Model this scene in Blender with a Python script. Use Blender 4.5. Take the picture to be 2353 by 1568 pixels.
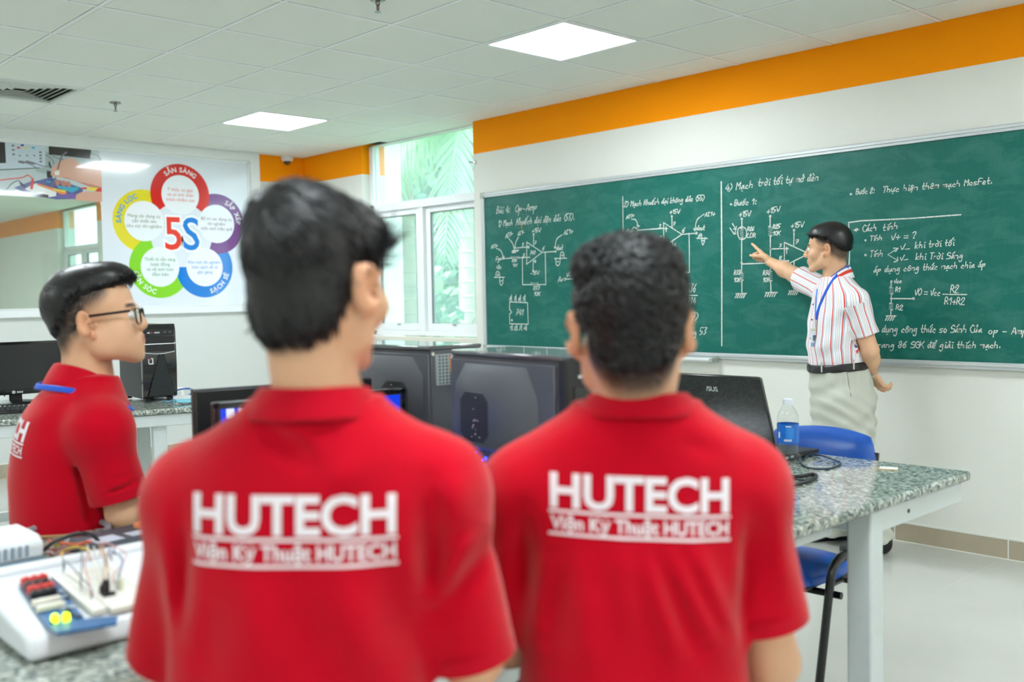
import bpy, bmesh, math, random
import numpy as np
from mathutils import Vector, Matrix
from mathutils.bvhtree import BVHTree

for _o in list(bpy.data.objects):
    bpy.data.objects.remove(_o, do_unlink=True)
SC = bpy.context.scene
COL = SC.collection
PI = math.pi

# ------------------------------------------------------------------ camera
# world: X along the chalkboard wall, Y towards it, Z up, floor at z = 0, metres
CAM_H = 1.343
FPX = 2271.73                      # focal length in pixels of the 2353 x 1568 frame
YAW, PITCH, ROLL = 0.816195, -0.0456818, -0.0182843
CF = Vector((-math.sin(YAW) * math.cos(PITCH), math.cos(YAW) * math.cos(PITCH), math.sin(PITCH)))
_r = Vector((math.cos(YAW), math.sin(YAW), 0.0))
_u = _r.cross(CF)
CR = _r * math.cos(ROLL) + _u * math.sin(ROLL)
CU = -_r * math.sin(ROLL) + _u * math.cos(ROLL)
CAM = Vector((0, 0, CAM_H))
cam = bpy.data.cameras.new('camera')
camo = bpy.data.objects.new('camera', cam)
COL.objects.link(camo)
camo.matrix_world = Matrix((
    (CR.x, CU.x, -CF.x, 0), (CR.y, CU.y, -CF.y, 0), (CR.z, CU.z, -CF.z, CAM_H), (0, 0, 0, 1)))
cam.sensor_width = 36.0
cam.sensor_fit = 'HORIZONTAL'
cam.lens = 36.0 * FPX / 2353.0
cam.clip_start = 0.05
cam.clip_end = 200
cam.dof.use_dof = True
cam.dof.focus_distance = 4.1
cam.dof.aperture_fstop = 2.6
SC.camera = camo

# ------------------------------------------------------------------ world, sun, exposure
SC.view_settings.view_transform = 'Standard'
SC.view_settings.look = 'None'
SC.view_settings.gamma = 1.0
SC.view_settings.use_curve_mapping = False
SC.view_settings.exposure = 1.1
SC.cycles.use_denoising = True
SC.cycles.max_bounces = 8
SC.cycles.diffuse_bounces = 4
SC.cycles.glossy_bounces = 4
SC.cycles.transmission_bounces = 6
SC.cycles.transparent_max_bounces = 10
SC.cycles.sample_clamp_indirect = 6.0
SC.cycles.caustics_reflective = False
SC.cycles.caustics_refractive = False

world = bpy.data.worlds.new('sky')
SC.world = world
world.use_nodes = True
_wn = world.node_tree.nodes
_bg = _wn['Background']
_bg.inputs['Color'].default_value = (0.80, 0.92, 1.0, 1)
_bg.inputs['Strength'].default_value = 1.9
PANEL_STRENGTH = 17.5              # emission of the ceiling panels
sun = bpy.data.lights.new('sun', 'SUN')
sun.energy = 4.5
sun.angle = 0.01
sun.color = (1.0, 0.97, 0.9)
suno = bpy.data.objects.new('sun', sun)
COL.objects.link(suno)
suno.rotation_euler = Vector((0.35, 0.45, -0.82)).to_track_quat('-Z', 'Y').to_euler()


# ------------------------------------------------------------------ geometry of the view, as real 3D points
def ray(px, py):
    return CF + CR * ((px - 1176.5) / FPX) - CU * ((py - 784.0) / FPX)


def C(px, py, d):
    """the 3D point seen at a photo pixel, d metres ahead of the camera"""
    return CAM + ray(px, py) * d


def onz(px, py, z):
    k = ray(px, py)
    return CAM + k * ((z - CAM_H) / k.z)


def ony(px, py, y):
    k = ray(px, py)
    return CAM + k * (y / k.y)


# ------------------------------------------------------------------ materials
def lin(c):
    out = []
    for v in c:
        v = v / 255.0
        out.append(v / 12.92 if v <= 0.04045 else ((v + 0.055) / 1.055) ** 2.4)
    return tuple(out)


MATS = {}


def mat(name, rgb, rough=0.5, metal=0.0, spec=0.5, noise=0.0, nscale=40.0, bump=0.0, bscale=200.0, emis=None, estr=0.0, coat=0.0, sheen=0.0, trans=0.0, sss=0.0):
    """principled material; rgb in 0..255 sRGB; noise varies the colour a little, bump roughens the surface"""
    if name in MATS:
        return MATS[name]
    m = bpy.data.materials.new(name)
    m.use_nodes = True
    nt = m.node_tree
    b = nt.nodes['Principled BSDF']
    c = lin(rgb)
    b.inputs['Base Color'].default_value = (*c, 1)
    b.inputs['Roughness'].default_value = rough
    b.inputs['Metallic'].default_value = metal
    b.inputs['Specular IOR Level'].default_value = spec
    b.inputs['Coat Weight'].default_value = coat
    b.inputs['Sheen Weight'].default_value = sheen
    b.inputs['Transmission Weight'].default_value = trans
    if sheen:
        b.inputs['Sheen Roughness'].default_value = 0.45
        b.inputs['Sheen Tint'].default_value = (1.0, 0.72, 0.66, 1)
    if sss:
        b.inputs['Subsurface Weight'].default_value = sss
        b.inputs['Subsurface Radius'].default_value = (0.012, 0.005, 0.003)
        b.inputs['Subsurface Scale'].default_value = 1.0
    if emis:
        b.inputs['Emission Color'].default_value = (*lin(emis), 1)
        b.inputs['Emission Strength'].default_value = estr
    if noise or bump:
        tc = nt.nodes.new('ShaderNodeTexCoord')
    if noise:
        n = nt.nodes.new('ShaderNodeTexNoise')
        n.inputs['Scale'].default_value = nscale
        n.inputs['Detail'].default_value = 4
        mx = nt.nodes.new('ShaderNodeMix')
        mx.data_type = 'RGBA'
        mx.inputs[6].default_value = (*[v * (1 - noise) for v in c], 1)
        mx.inputs[7].default_value = (*[min(1, v * (1 + noise)) for v in c], 1)
        nt.links.new(tc.outputs['Object'], n.inputs['Vector'])
        nt.links.new(n.outputs['Fac'], mx.inputs[0])
        nt.links.new(mx.outputs[2], b.inputs['Base Color'])
    if bump:
        n2 = nt.nodes.new('ShaderNodeTexNoise')
        n2.inputs['Scale'].default_value = bscale
        n2.inputs['Detail'].default_value = 2
        bp = nt.nodes.new('ShaderNodeBump')
        bp.inputs['Strength'].default_value = bump
        bp.inputs['Distance'].default_value = 0.002
        nt.links.new(tc.outputs['Object'], n2.inputs['Vector'])
        nt.links.new(n2.outputs['Fac'], bp.inputs['Height'])
        nt.links.new(bp.outputs['Normal'], b.inputs['Normal'])
    MATS[name] = m
    return m


def nodes_of(m):
    return m.node_tree.nodes, m.node_tree.links, m.node_tree.nodes['Principled BSDF']


def N(nt, kind, **kw):
    n = nt.new(kind)
    for k, v in kw.items():
        setattr(n, k, v)
    return n


def math_node(nt, links, op, a, b=None, c=None):
    n = nt.new('ShaderNodeMath')
    n.operation = op
    for i, v in enumerate((a, b, c)):
        if v is None:
            continue
        if isinstance(v, (int, float)):
            n.inputs[i].default_value = v
        else:
            links.new(v, n.inputs[i])
    return n.outputs[0]


def wall_mat(side='back', lo=(226, 226, 218), hi=(234, 234, 227)):
    """cream wall paint with the orange band at the top (above 2.44 m)"""
    m = mat('wall_paint_' + side, (236, 229, 214), rough=0.7, spec=0.12, bump=0.06, bscale=90)
    nt, L, b = nodes_of(m)
    tc = N(nt, 'ShaderNodeTexCoord')
    sp = N(nt, 'ShaderNodeSeparateXYZ')
    L.new(tc.outputs['Object'], sp.inputs[0])
    band = math_node(nt, L, 'GREATER_THAN', sp.outputs['Z'], 2.44)
    n = N(nt, 'ShaderNodeTexNoise')
    n.inputs['Scale'].default_value = 3.0
    n.inputs['Detail'].default_value = 5
    L.new(tc.outputs['Object'], n.inputs['Vector'])
    w = N(nt, 'ShaderNodeMix', data_type='RGBA')
    w.inputs[6].default_value = (*lin(lo), 1)
    w.inputs[7].default_value = (*lin(hi), 1)
    L.new(n.outputs['Fac'], w.inputs[0])
    mx = N(nt, 'ShaderNodeMix', data_type='RGBA')
    L.new(band, mx.inputs[0])
    L.new(w.outputs[2], mx.inputs[6])
    mx.inputs[7].default_value = (*lin((255, 152, 0)), 1)
    L.new(mx.outputs[2], b.inputs['Base Color'])
    return m


def floor_mat():
    """glossy cream floor tiles 0.6 m, thin grey joints"""
    m = mat('floor_tile', (214, 209, 198), rough=0.16, spec=0.5)
    nt, L, b = nodes_of(m)
    tc = N(nt, 'ShaderNodeTexCoord')
    sp = N(nt, 'ShaderNodeSeparateXYZ')
    L.new(tc.outputs['Object'], sp.inputs[0])
    def joint(out, off):
        a = math_node(nt, L, 'ADD', out, off)
        f = math_node(nt, L, 'DIVIDE', a, 0.6)
        f = math_node(nt, L, 'FRACT', f)
        f = math_node(nt, L, 'SUBTRACT', f, 0.5)
        f = math_node(nt, L, 'ABSOLUTE', f)
        return math_node(nt, L, 'GREATER_THAN', f, 0.5 - 0.0026)
    jx = joint(sp.outputs['X'], 1.87 + 6.0)
    jy = joint(sp.outputs['Y'], -3.64 + 12.0)
    j = math_node(nt, L, 'MAXIMUM', jx, jy)
    n = N(nt, 'ShaderNodeTexNoise')
    n.inputs['Scale'].default_value = 2.2
    n.inputs['Detail'].default_value = 6
    L.new(tc.outputs['Object'], n.inputs['Vector'])
    w = N(nt, 'ShaderNodeMix', data_type='RGBA')
    w.inputs[6].default_value = (*lin((186, 186, 179)), 1)
    w.inputs[7].default_value = (*lin((200, 201, 195)), 1)
    L.new(n.outputs['Fac'], w.inputs[0])
    mx = N(nt, 'ShaderNodeMix', data_type='RGBA')
    L.new(j, mx.inputs[0])
    L.new(w.outputs[2], mx.inputs[6])
    mx.inputs[7].default_value = (*lin((172, 166, 154)), 1)
    L.new(mx.outputs[2], b.inputs['Base Color'])
    r = math_node(nt, L, 'MULTIPLY_ADD', j, 0.4, 0.16)
    L.new(r, b.inputs['Roughness'])
    return m


def granite_mat():
    m = mat('speckled_granite', (150, 155, 148), rough=0.08, spec=0.6)
    nt, L, b = nodes_of(m)
    tc = N(nt, 'ShaderNodeTexCoord')
    v = N(nt, 'ShaderNodeTexVoronoi')
    v.inputs['Scale'].default_value = 115
    n = N(nt, 'ShaderNodeTexNoise')
    n.inputs['Scale'].default_value = 60
    n.inputs['Detail'].default_value = 5
    n.inputs['Roughness'].default_value = 0.7
    n2 = N(nt, 'ShaderNodeTexNoise')
    n2.inputs['Scale'].default_value = 150
    n2.inputs['Detail'].default_value = 3
    for q in (v, n, n2):
        L.new(tc.outputs['Object'], q.inputs['Vector'])
    sepc = N(nt, 'ShaderNodeSeparateColor')
    L.new(v.outputs['Color'], sepc.inputs[0])
    s = math_node(nt, L, 'MULTIPLY_ADD', sepc.outputs[0], 0.42, 0.0)
    s = math_node(nt, L, 'MULTIPLY_ADD', n.outputs['Fac'], 0.85, s)
    s = math_node(nt, L, 'MULTIPLY_ADD', n2.outputs['Fac'], 0.3, s)
    r = N(nt, 'ShaderNodeValToRGB')
    L.new(s, r.inputs[0])
    e = r.color_ramp.elements
    e[0].position = 0.52
    e[0].color = (*lin((70, 80, 80)), 1)
    e[1].position = 1.05
    e[1].color = (*lin((205, 208, 198)), 1)
    for p, c in ((0.64, (104, 115, 113)), (0.74, (136, 146, 140)), (0.84, (162, 166, 152)), (0.94, (178, 186, 180))):
        q = e.new(p)
        q.color = (*lin(c), 1)
    L.new(r.outputs[0], b.inputs['Base Color'])
    return m


def board_mat():
    """green chalkboard with smears of wiped chalk dust"""
    m = mat('chalkboard_green', (22, 108, 98), rough=0.5, spec=0.35)
    nt, L, b = nodes_of(m)
    tc = N(nt, 'ShaderNodeTexCoord')
    mp = N(nt, 'ShaderNodeMapping')
    mp.inputs['Scale'].default_value = (1.0, 1.0, 2.2)
    mp.inputs['Rotation'].default_value = (0, 0.5, 0)
    L.new(tc.outputs['Object'], mp.inputs[0])
    n = N(nt, 'ShaderNodeTexNoise')
    n.inputs['Scale'].default_value = 5.0
    n.inputs['Detail'].default_value = 10
    n.inputs['Roughness'].default_value = 0.62
    n.inputs['Distortion'].default_value = 0.5
    L.new(mp.outputs[0], n.inputs['Vector'])
    mp2 = N(nt, 'ShaderNodeMapping')
    mp2.inputs['Scale'].default_value = (14.0, 1.0, 1.6)
    L.new(tc.outputs['Object'], mp2.inputs[0])
    n2 = N(nt, 'ShaderNodeTexNoise')
    n2.inputs['Scale'].default_value = 5
    n2.inputs['Detail'].default_value = 6
    L.new(mp2.outputs[0], n2.inputs['Vector'])
    a = math_node(nt, L, 'MULTIPLY_ADD', n.outputs['Fac'], 2.2, -1.02)
    c = math_node(nt, L, 'MULTIPLY_ADD', n2.outputs['Fac'], 1.0, -0.42)
    s = math_node(nt, L, 'MAXIMUM', a, 0.0)
    s = math_node(nt, L, 'MULTIPLY_ADD', c, 0.25, s)
    s = math_node(nt, L, 'MULTIPLY', s, 0.30)
    mx = N(nt, 'ShaderNodeMix', data_type='RGBA')
    mx.clamp_factor = True
    L.new(s, mx.inputs[0])
    mx.inputs[6].default_value = (*lin((2, 98, 88)), 1)
    mx.inputs[7].default_value = (*lin((120, 172, 160)), 1)
    L.new(mx.outputs[2], b.inputs['Base Color'])
    return m


def chalk_mat(name='white_chalk', rgb=(226, 232, 224)):
    """chalk line: broken up where the stick skipped over the board"""
    m = mat(name, rgb, rough=0.9, spec=0.1)
    nt, L, b = nodes_of(m)
    tc = N(nt, 'ShaderNodeTexCoord')
    n = N(nt, 'ShaderNodeTexNoise')
    n.inputs['Scale'].default_value = 260
    n.inputs['Detail'].default_value = 3
    L.new(tc.outputs['Object'], n.inputs['Vector'])
    a = math_node(nt, L, 'MULTIPLY_ADD', n.outputs['Fac'], 5.0, -1.35)
    cl = N(nt, 'ShaderNodeClamp')
    L.new(a, cl.inputs[0])
    cl.inputs[1].default_value = 0.35
    L.new(cl.outputs[0], b.inputs['Alpha'])
    return m


def glass_mat(name, veil=0.0, tint=(1, 1, 1), veil_rgb=(0.85, 1.0, 1.0)):
    """clear pane; veil = share of pale scatter mixed in to imitate haze and glare"""
    if name in MATS:
        return MATS[name]
    m = bpy.data.materials.new(name)
    m.use_nodes = True
    nt, L = m.node_tree.nodes, m.node_tree.links
    nt.remove(nt['Principled BSDF'])
    out = nt['Material Output']
    tr = N(nt, 'ShaderNodeBsdfTransparent')
    tr.inputs[0].default_value = (*tint, 1)
    gl = N(nt, 'ShaderNodeBsdfGlossy')
    gl.inputs['Roughness'].default_value = 0.02
    lw = N(nt, 'ShaderNodeLayerWeight')
    p5 = math_node(nt, L, 'POWER', lw.outputs['Facing'], 5.0)
    fr = math_node(nt, L, 'MULTIPLY_ADD', p5, 0.9, 0.035)
    mx = N(nt, 'ShaderNodeMixShader')
    L.new(fr, mx.inputs[0])
    L.new(tr.outputs[0], mx.inputs[1])
    L.new(gl.outputs[0], mx.inputs[2])
    last = mx.outputs[0]
    if veil:
        tl = N(nt, 'ShaderNodeBsdfTranslucent')
        tl.inputs[0].default_value = (*veil_rgb, 1)
        m2 = N(nt, 'ShaderNodeMixShader')
        m2.inputs[0].default_value = veil
        L.new(last, m2.inputs[1])
        L.new(tl.outputs[0], m2.inputs[2])
        last = m2.outputs[0]
    L.new(last, out.inputs[0])
    MATS[name] = m
    return m


def attr_mat(name, attr, rough=0.5, sss=0.0, spec=0.4, bump=0.0, bscale=300, sheen=0.0):
    """colour taken from a per-vertex colour attribute (skin with stubble and lips)"""
    m = mat(name, (200, 160, 130), rough=rough, sss=sss, spec=spec, bump=bump, bscale=bscale, sheen=sheen)
    nt, L, b = nodes_of(m)
    a = N(nt, 'ShaderNodeAttribute')
    a.attribute_name = attr
    L.new(a.outputs['Color'], b.inputs['Base Color'])
    return m


# ------------------------------------------------------------------ mesh building
class MB:
    """collects simple solids and builds them as one mesh"""

    def __init__(s):
        s.v, s.f, s.m = [], [], []

    def add(s, vs, fs, mi=0):
        o = len(s.v)
        s.v += [tuple(x) for x in vs]
        for f in fs:
            s.f.append(tuple(o + i for i in f))
            s.m.append(mi)
        return s

    def box(s, x0, x1, y0, y1, z0, z1, mi=0, M=None):
        vs = [Vector((x, y, z)) for x in (x0, x1) for y in (y0, y1) for z in (z0, z1)]
        if M is not None:
            vs = [M @ q for q in vs]
        return s.add(vs, [(0, 1, 3, 2), (4, 6, 7, 5), (0, 4, 5, 1), (2, 3, 7, 6), (0, 2, 6, 4), (1, 5, 7, 3)], mi)

    def prism(s, pts, axis, a0, a1, mi=0):
        """extrude a polygon of 2D points along axis (0 x, 1 y, 2 z)"""
        def p3(p, a):
            q = [p[0], p[1]]
            q.insert(axis, a)
            return q
        n = len(pts)
        vs = [p3(p, a0) for p in pts] + [p3(p, a1) for p in pts]
        fs = [tuple(range(n))[::-1], tuple(range(n, 2 * n))] + [(i, (i + 1) % n, n + (i + 1) % n, n + i) for i in range(n)]
        return s.add(vs, fs, mi)

    def lathe(s, prof, c=(0, 0, 0), axis=2, n=24, mi=0, closed=True):
        """prof: list of (radius, height)"""
        vs, fs = [], []
        for r, h in prof:
            for i in range(n):
                a = 2 * PI * i / n
                q = [r * math.cos(a), r * math.sin(a)]
                q.insert(axis, h)
                vs.append([q[j] + c[j] for j in range(3)])
        k = len(prof)
        for j in range(k - 1):
            for i in range(n):
                fs.append((j * n + i, j * n + (i + 1) % n, (j + 1) * n + (i + 1) % n, (j + 1) * n + i))
        if closed:
            fs.append(tuple(range(n))[::-1])
            fs.append(tuple(range((k - 1) * n, k * n)))
        return s.add(vs, fs, mi)

    def tube(s, pts, r, n=8, mi=0, rx=None, flat=None):
        """tube along a polyline; r a number or one per point"""
        pts = [Vector(p) for p in pts]
        k = len(pts)
        rs = r if isinstance(r, (list, tuple)) else [r] * k
        vs, fs = [], []
        up = None
        for i, p in enumerate(pts):
            t = (pts[min(i + 1, k - 1)] - pts[max(i - 1, 0)])
            if t.length < 1e-9:
                t = Vector((0, 0, 1))
            t.normalize()
            if up is None:
                up = t.orthogonal().normalized()
                if flat is not None:
                    f = Vector(flat)
                    up = (f - t * f.dot(t)).normalized()
            else:
                up = (up - t * up.dot(t))
                up = up.normalized() if up.length > 1e-6 else t.orthogonal().normalized()
            sd = t.cross(up)
            for j in range(n):
                a = 2 * PI * j / n
                vs.append(p + up * (math.cos(a) * rs[i]) + sd * (math.sin(a) * (rs[i] if rx is None else rx)))
        for i in range(k - 1):
            for j in range(n):
                fs.append((i * n + j, i * n + (j + 1) % n, (i + 1) * n + (j + 1) % n, (i + 1) * n + j))
        fs.append(tuple(range(n))[::-1])
        fs.append(tuple(range((k - 1) * n, k * n)))
        return s.add(vs, fs, mi)

    def ball(s, c, r, n=12, mi=0):
        rr = r if isinstance(r, (tuple, list)) else (r, r, r)
        prof = []
        vs, fs = [], []
        m = n // 2
        for i in range(1, m):
            th = PI * i / m
            for j in range(n):
                a = 2 * PI * j / n
                vs.append((c[0] + rr[0] * math.sin(th) * math.cos(a), c[1] + rr[1] * math.sin(th) * math.sin(a), c[2] + rr[2] * math.cos(th)))
        for i in range(m - 2):
            for j in range(n):
                fs.append((i * n + j, (i + 1) * n + j, (i + 1) * n + (j + 1) % n, i * n + (j + 1) % n))
        t = len(vs)
        vs.append((c[0], c[1], c[2] + rr[2]))
        vs.append((c[0], c[1], c[2] - rr[2]))
        for j in range(n):
            fs.append((t, j, (j + 1) % n))
            fs.append((t + 1, (m - 2) * n + (j + 1) % n, (m - 2) * n + j))
        return s.add(vs, fs, mi)

    def poly(s, pts, mi=0):
        return s.add(pts, [tuple(range(len(pts)))], mi)


def spline(pts, k=8):
    """Catmull-Rom through the points"""
    P = [Vector(p) for p in pts]
    if len(P) < 3:
        return P
    out = []
    Q = [P[0] * 2 - P[1]] + P + [P[-1] * 2 - P[-2]]
    for i in range(1, len(Q) - 2):
        a, b, c, d = Q[i - 1], Q[i], Q[i + 1], Q[i + 2]
        for j in range(k):
            t = j / k
            out.append(0.5 * ((2 * b) + (c - a) * t + (2 * a - 5 * b + 4 * c - d) * t * t + (3 * b - a - 3 * c + d) * t ** 3))
    out.append(P[-1])
    return out


def obj(name, mb, m, parent=None, smooth=None, bevel=0.0, seg=2, world=False):
    """link the collected solids as ONE mesh object; m a material or a list"""
    me = bpy.data.meshes.new(name)
    vs = mb.v
    if world and parent is not None:
        inv = parent.matrix_basis.inverted()
        if parent.parent is not None:
            inv = inv @ parent.parent.matrix_basis.inverted()
        vs = [tuple(inv @ Vector(q)) for q in vs]
    me.from_pydata(vs, [], mb.f)
    ms = m if isinstance(m, (list, tuple)) else [m]
    for q in ms:
        me.materials.append(q)
    if len(ms) > 1:
        me.polygons.foreach_set('material_index', mb.m)
    bm = bmesh.new()
    bm.from_mesh(me)
    bmesh.ops.recalc_face_normals(bm, faces=bm.faces)
    bm.to_mesh(me)
    bm.free()
    o = bpy.data.objects.new(name, me)
    COL.objects.link(o)
    if parent is not None:
        o.parent = parent
    if bevel:
        b = o.modifiers.new('bevel', 'BEVEL')
        b.width = bevel
        b.segments = seg
        b.limit_method = 'ANGLE'
        b.angle_limit = math.radians(40)
    if smooth is None:
        smooth = 40
    if smooth:
        me.polygons.foreach_set('use_smooth', [True] * len(me.polygons))
        try:
            me.set_sharp_from_angle(angle=math.radians(smooth))
        except Exception:
            pass
    return o


def thing(name, label, cat, loc=(0, 0, 0), rotz=0.0, group=None):
    o = bpy.data.objects.new(name, None)
    COL.objects.link(o)
    o.location = loc
    o.rotation_euler = (0, 0, rotz)
    o.empty_display_size = 0.05
    o['label'] = label
    o['category'] = cat
    if group:
        o['group'] = group
    o.matrix_local = Matrix.Translation(Vector(loc)) @ Matrix.Rotation(rotz, 4, 'Z')
    return o


def tag(o, label, cat, group=None, kind=None):
    o['label'] = label
    o['category'] = cat
    if group:
        o['group'] = group
    if kind:
        o['kind'] = kind
    return o


def struct(o):
    o['kind'] = 'structure'
    return o


def copy_tree(o, parent=None):
    c = o.copy()
    COL.objects.link(c)
    c.parent = parent
    for ch in list(o.children):
        copy_tree(ch, c)
    return c


def text_geo(body, size=1.0, offset=0.0, align='CENTER', res=3):
    """flat text as (verts, faces) in its own xy plane"""
    cu = bpy.data.curves.new('text', 'FONT')
    cu.body = body
    cu.size = size
    cu.offset = offset
    cu.align_x = align
    cu.resolution_u = res
    o = bpy.data.objects.new('text', cu)
    COL.objects.link(o)
    dg = bpy.context.evaluated_depsgraph_get()
    me = bpy.data.meshes.new_from_object(o.evaluated_get(dg))
    vs = [tuple(v.co) for v in me.vertices]
    fs = [tuple(p.vertices) for p in me.polygons]
    bpy.data.objects.remove(o)
    bpy.data.curves.remove(cu)
    bpy.data.meshes.remove(me)
    return vs, fs


def fit_text(body, width, height=None, offset=0.0):
    """text centred on the origin, scaled to a width (and cap height)"""
    vs, fs = text_geo(body, 1.0, offset)
    x0, x1 = min(v[0] for v in vs), max(v[0] for v in vs)
    kx = width / (x1 - x0)
    ky = kx if height is None else height / 0.69
    cx = (x0 + x1) / 2
    return [((v[0] - cx) * kx, v[1] * ky) for v in vs], fs
# ------------------------------------------------------------------ room shell
CEIL = 2.69
XL, XR, YB, YF = -8.25, 3.0, 5.07, -4.2      # left wall, right wall, chalkboard wall, wall behind the camera
WX0, WX1, WZ0 = -7.285, -5.79, 1.0           # window opening in the chalkboard wall
M_WALL = wall_mat()
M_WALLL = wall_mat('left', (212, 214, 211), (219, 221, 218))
M_WALLD = wall_mat('rear', (200, 202, 198), (208, 210, 206))
M_TILE = mat('ceiling_tile', (234, 238, 230), rough=0.85, spec=0.2, bump=0.12, bscale=420)
M_TBAR = mat('ceiling_bar_white', (240, 243, 242), rough=0.45)
M_GAP = mat('dark_ceiling_void', (60, 62, 58), rough=0.9)
M_ALU = mat('white_aluminium', (238, 241, 242), rough=0.35)
M_SKIRT = mat('beige_skirting_tile', (176, 164, 143), rough=0.3, noise=0.08, nscale=18)
M_GROUT = mat('white_grout', (226, 228, 222), rough=0.7)

XN = -20.0                                    # far side of the room next door, seen through the partition glass
b = MB().box(XN - .3, XR + .3, YF - .3, YB + .3, -0.12, 0.0)
struct(obj('floor', b, floor_mat(), smooth=0))

b = MB()
NX0, NX1 = -14.95, -13.45                     # its window
b.box(XN, NX0, YB, YB + .25, 0, CEIL + .12)
b.box(NX0, NX1, YB, YB + .25, 0, WZ0)
b.box(NX1, WX0, YB, YB + .25, 0, CEIL + .12)
b.box(WX0, WX1, YB, YB + .25, 0, WZ0)
b.box(WX1, XR + .3, YB, YB + .25, 0, CEIL + .12)
struct(obj('wall_back', b, M_WALL, smooth=0))
b = MB()
b.box(XL - .12, XL, YF - .3, -.62, 0, CEIL + .12)
b.box(XL - .12, XL, 4.50, YB, 0, CEIL + .12)
b.box(XL - .12, XL, -.62, 4.50, 0, 1.30)
b.box(XL - .12, XL, -.62, 4.50, 2.612, CEIL + .12)
struct(obj('wall_left', b, M_WALLL, smooth=0))
struct(obj('wall_far_left', MB().box(XN - .25, XN, YF - .3, YB + .25, 0, CEIL + .12), M_WALL, smooth=0))
struct(obj('wall_next_front', MB().box(XN, XL - .12, YF - .25, YF, 0, CEIL + .12), M_WALL, smooth=0))
struct(obj('wall_right', MB().box(XR, XR + .25, YF - .3, YB, 0, CEIL + .12), M_WALL, smooth=0))
struct(obj('wall_front', MB().box(XL, XR, YF - .25, YF, 0, CEIL + .12), M_WALL, smooth=0))

# suspended ceiling: void slab, tiles let into a bar grid
GX, GY, TS = -4.587, 1.775, 0.6
cl = struct(obj('ceiling', MB().box(XN - .25, XR + .25, YF - .25, YB + .25, CEIL + .022, CEIL + .12), M_GAP, smooth=0))
panels = [(i, j) for i in (3, -2, -7) for j in (-12, -7, -2, 3)]          # grid cells that hold light panels
VENT_CELL = (0, 3)
tiles, bars = MB(), MB()
for i in range(-10, 6):
    for j in range(-13, 7):
        x1, x0 = GX - j * TS, GX - (j + 1) * TS
        y0, y1 = GY + i * TS, GY + (i + 1) * TS
        if (i, j) in panels or (i, j) == VENT_CELL:
            continue
        a = 0.0145
        xx0, xx1, yy0, yy1 = max(x0 + a, XL), min(x1 - a, XR), max(y0 + a, YF), min(y1 - a, YB + .2)
        if xx1 - xx0 > .02 and yy1 - yy0 > .02:
            if yy1 > YB and not (xx0 > WX0 - .2 and xx1 < WX1 + .3):
                yy1 = YB
                if yy1 - yy0 < .02:
                    continue
            tiles.box(xx0, xx1, yy0, yy1, CEIL, CEIL + .022)
for j in range(-13, 8):
    x = GX - j * TS
    if XL + .02 < x < XR:
        bars.box(x - .011, x + .011, YF, YB + (.12 if WX0 < x < WX1 else 0), CEIL - .0015, CEIL + .021)
for i in range(-10, 7):
    y = GY + i * TS
    if YF < y < YB:
        bars.box(XL, XR, y - .011, y + .011, CEIL - .0012, CEIL + .021)
bars.box(XL, XR, YF, YF + .02, CEIL - .002, CEIL + .02)
bars.box(XL, XL + .02, YF, YB, CEIL - .002, CEIL + .02)
tiles.box(XN, XL - .12, YF, YB, CEIL, CEIL + .02)
obj('ceiling_tiles', tiles, M_TILE, cl, smooth=0, bevel=.002, seg=1)
obj('ceiling_grid', bars, M_TBAR, cl, smooth=0)

# skirting tiles with white joints
b = MB()
b.box(XL, XR, YB - .010, YB, 0, .098, 0)
b.box(XL, XR, YB - .011, YB, .098, .106, 1)
b.box(XL, XR, YB - .016, YB - .009, 0, .004, 1)
for k in range(18):
    x = -1.845 - .578 * (k - 8)
    b.box(x - .003, x + .003, YB - .0112, YB - .005, 0, .1, 1)
struct(obj('baseboard_back', b, [M_SKIRT, M_GROUT], smooth=0))
b = MB()
b.box(XL, XL + .010, YF, YB - .012, 0, .11, 0)
b.box(XL, XL + .011, YF, YB - .012, .11, .116, 1)
for k in range(16):
    y = 3.86 + .6 * (k - 13)
    b.box(XL + .005, XL + .0115, y - .003, y + .003, 0, .11, 1)
struct(obj('baseboard_left', b, [M_SKIRT, M_GROUT], smooth=0))

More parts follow.
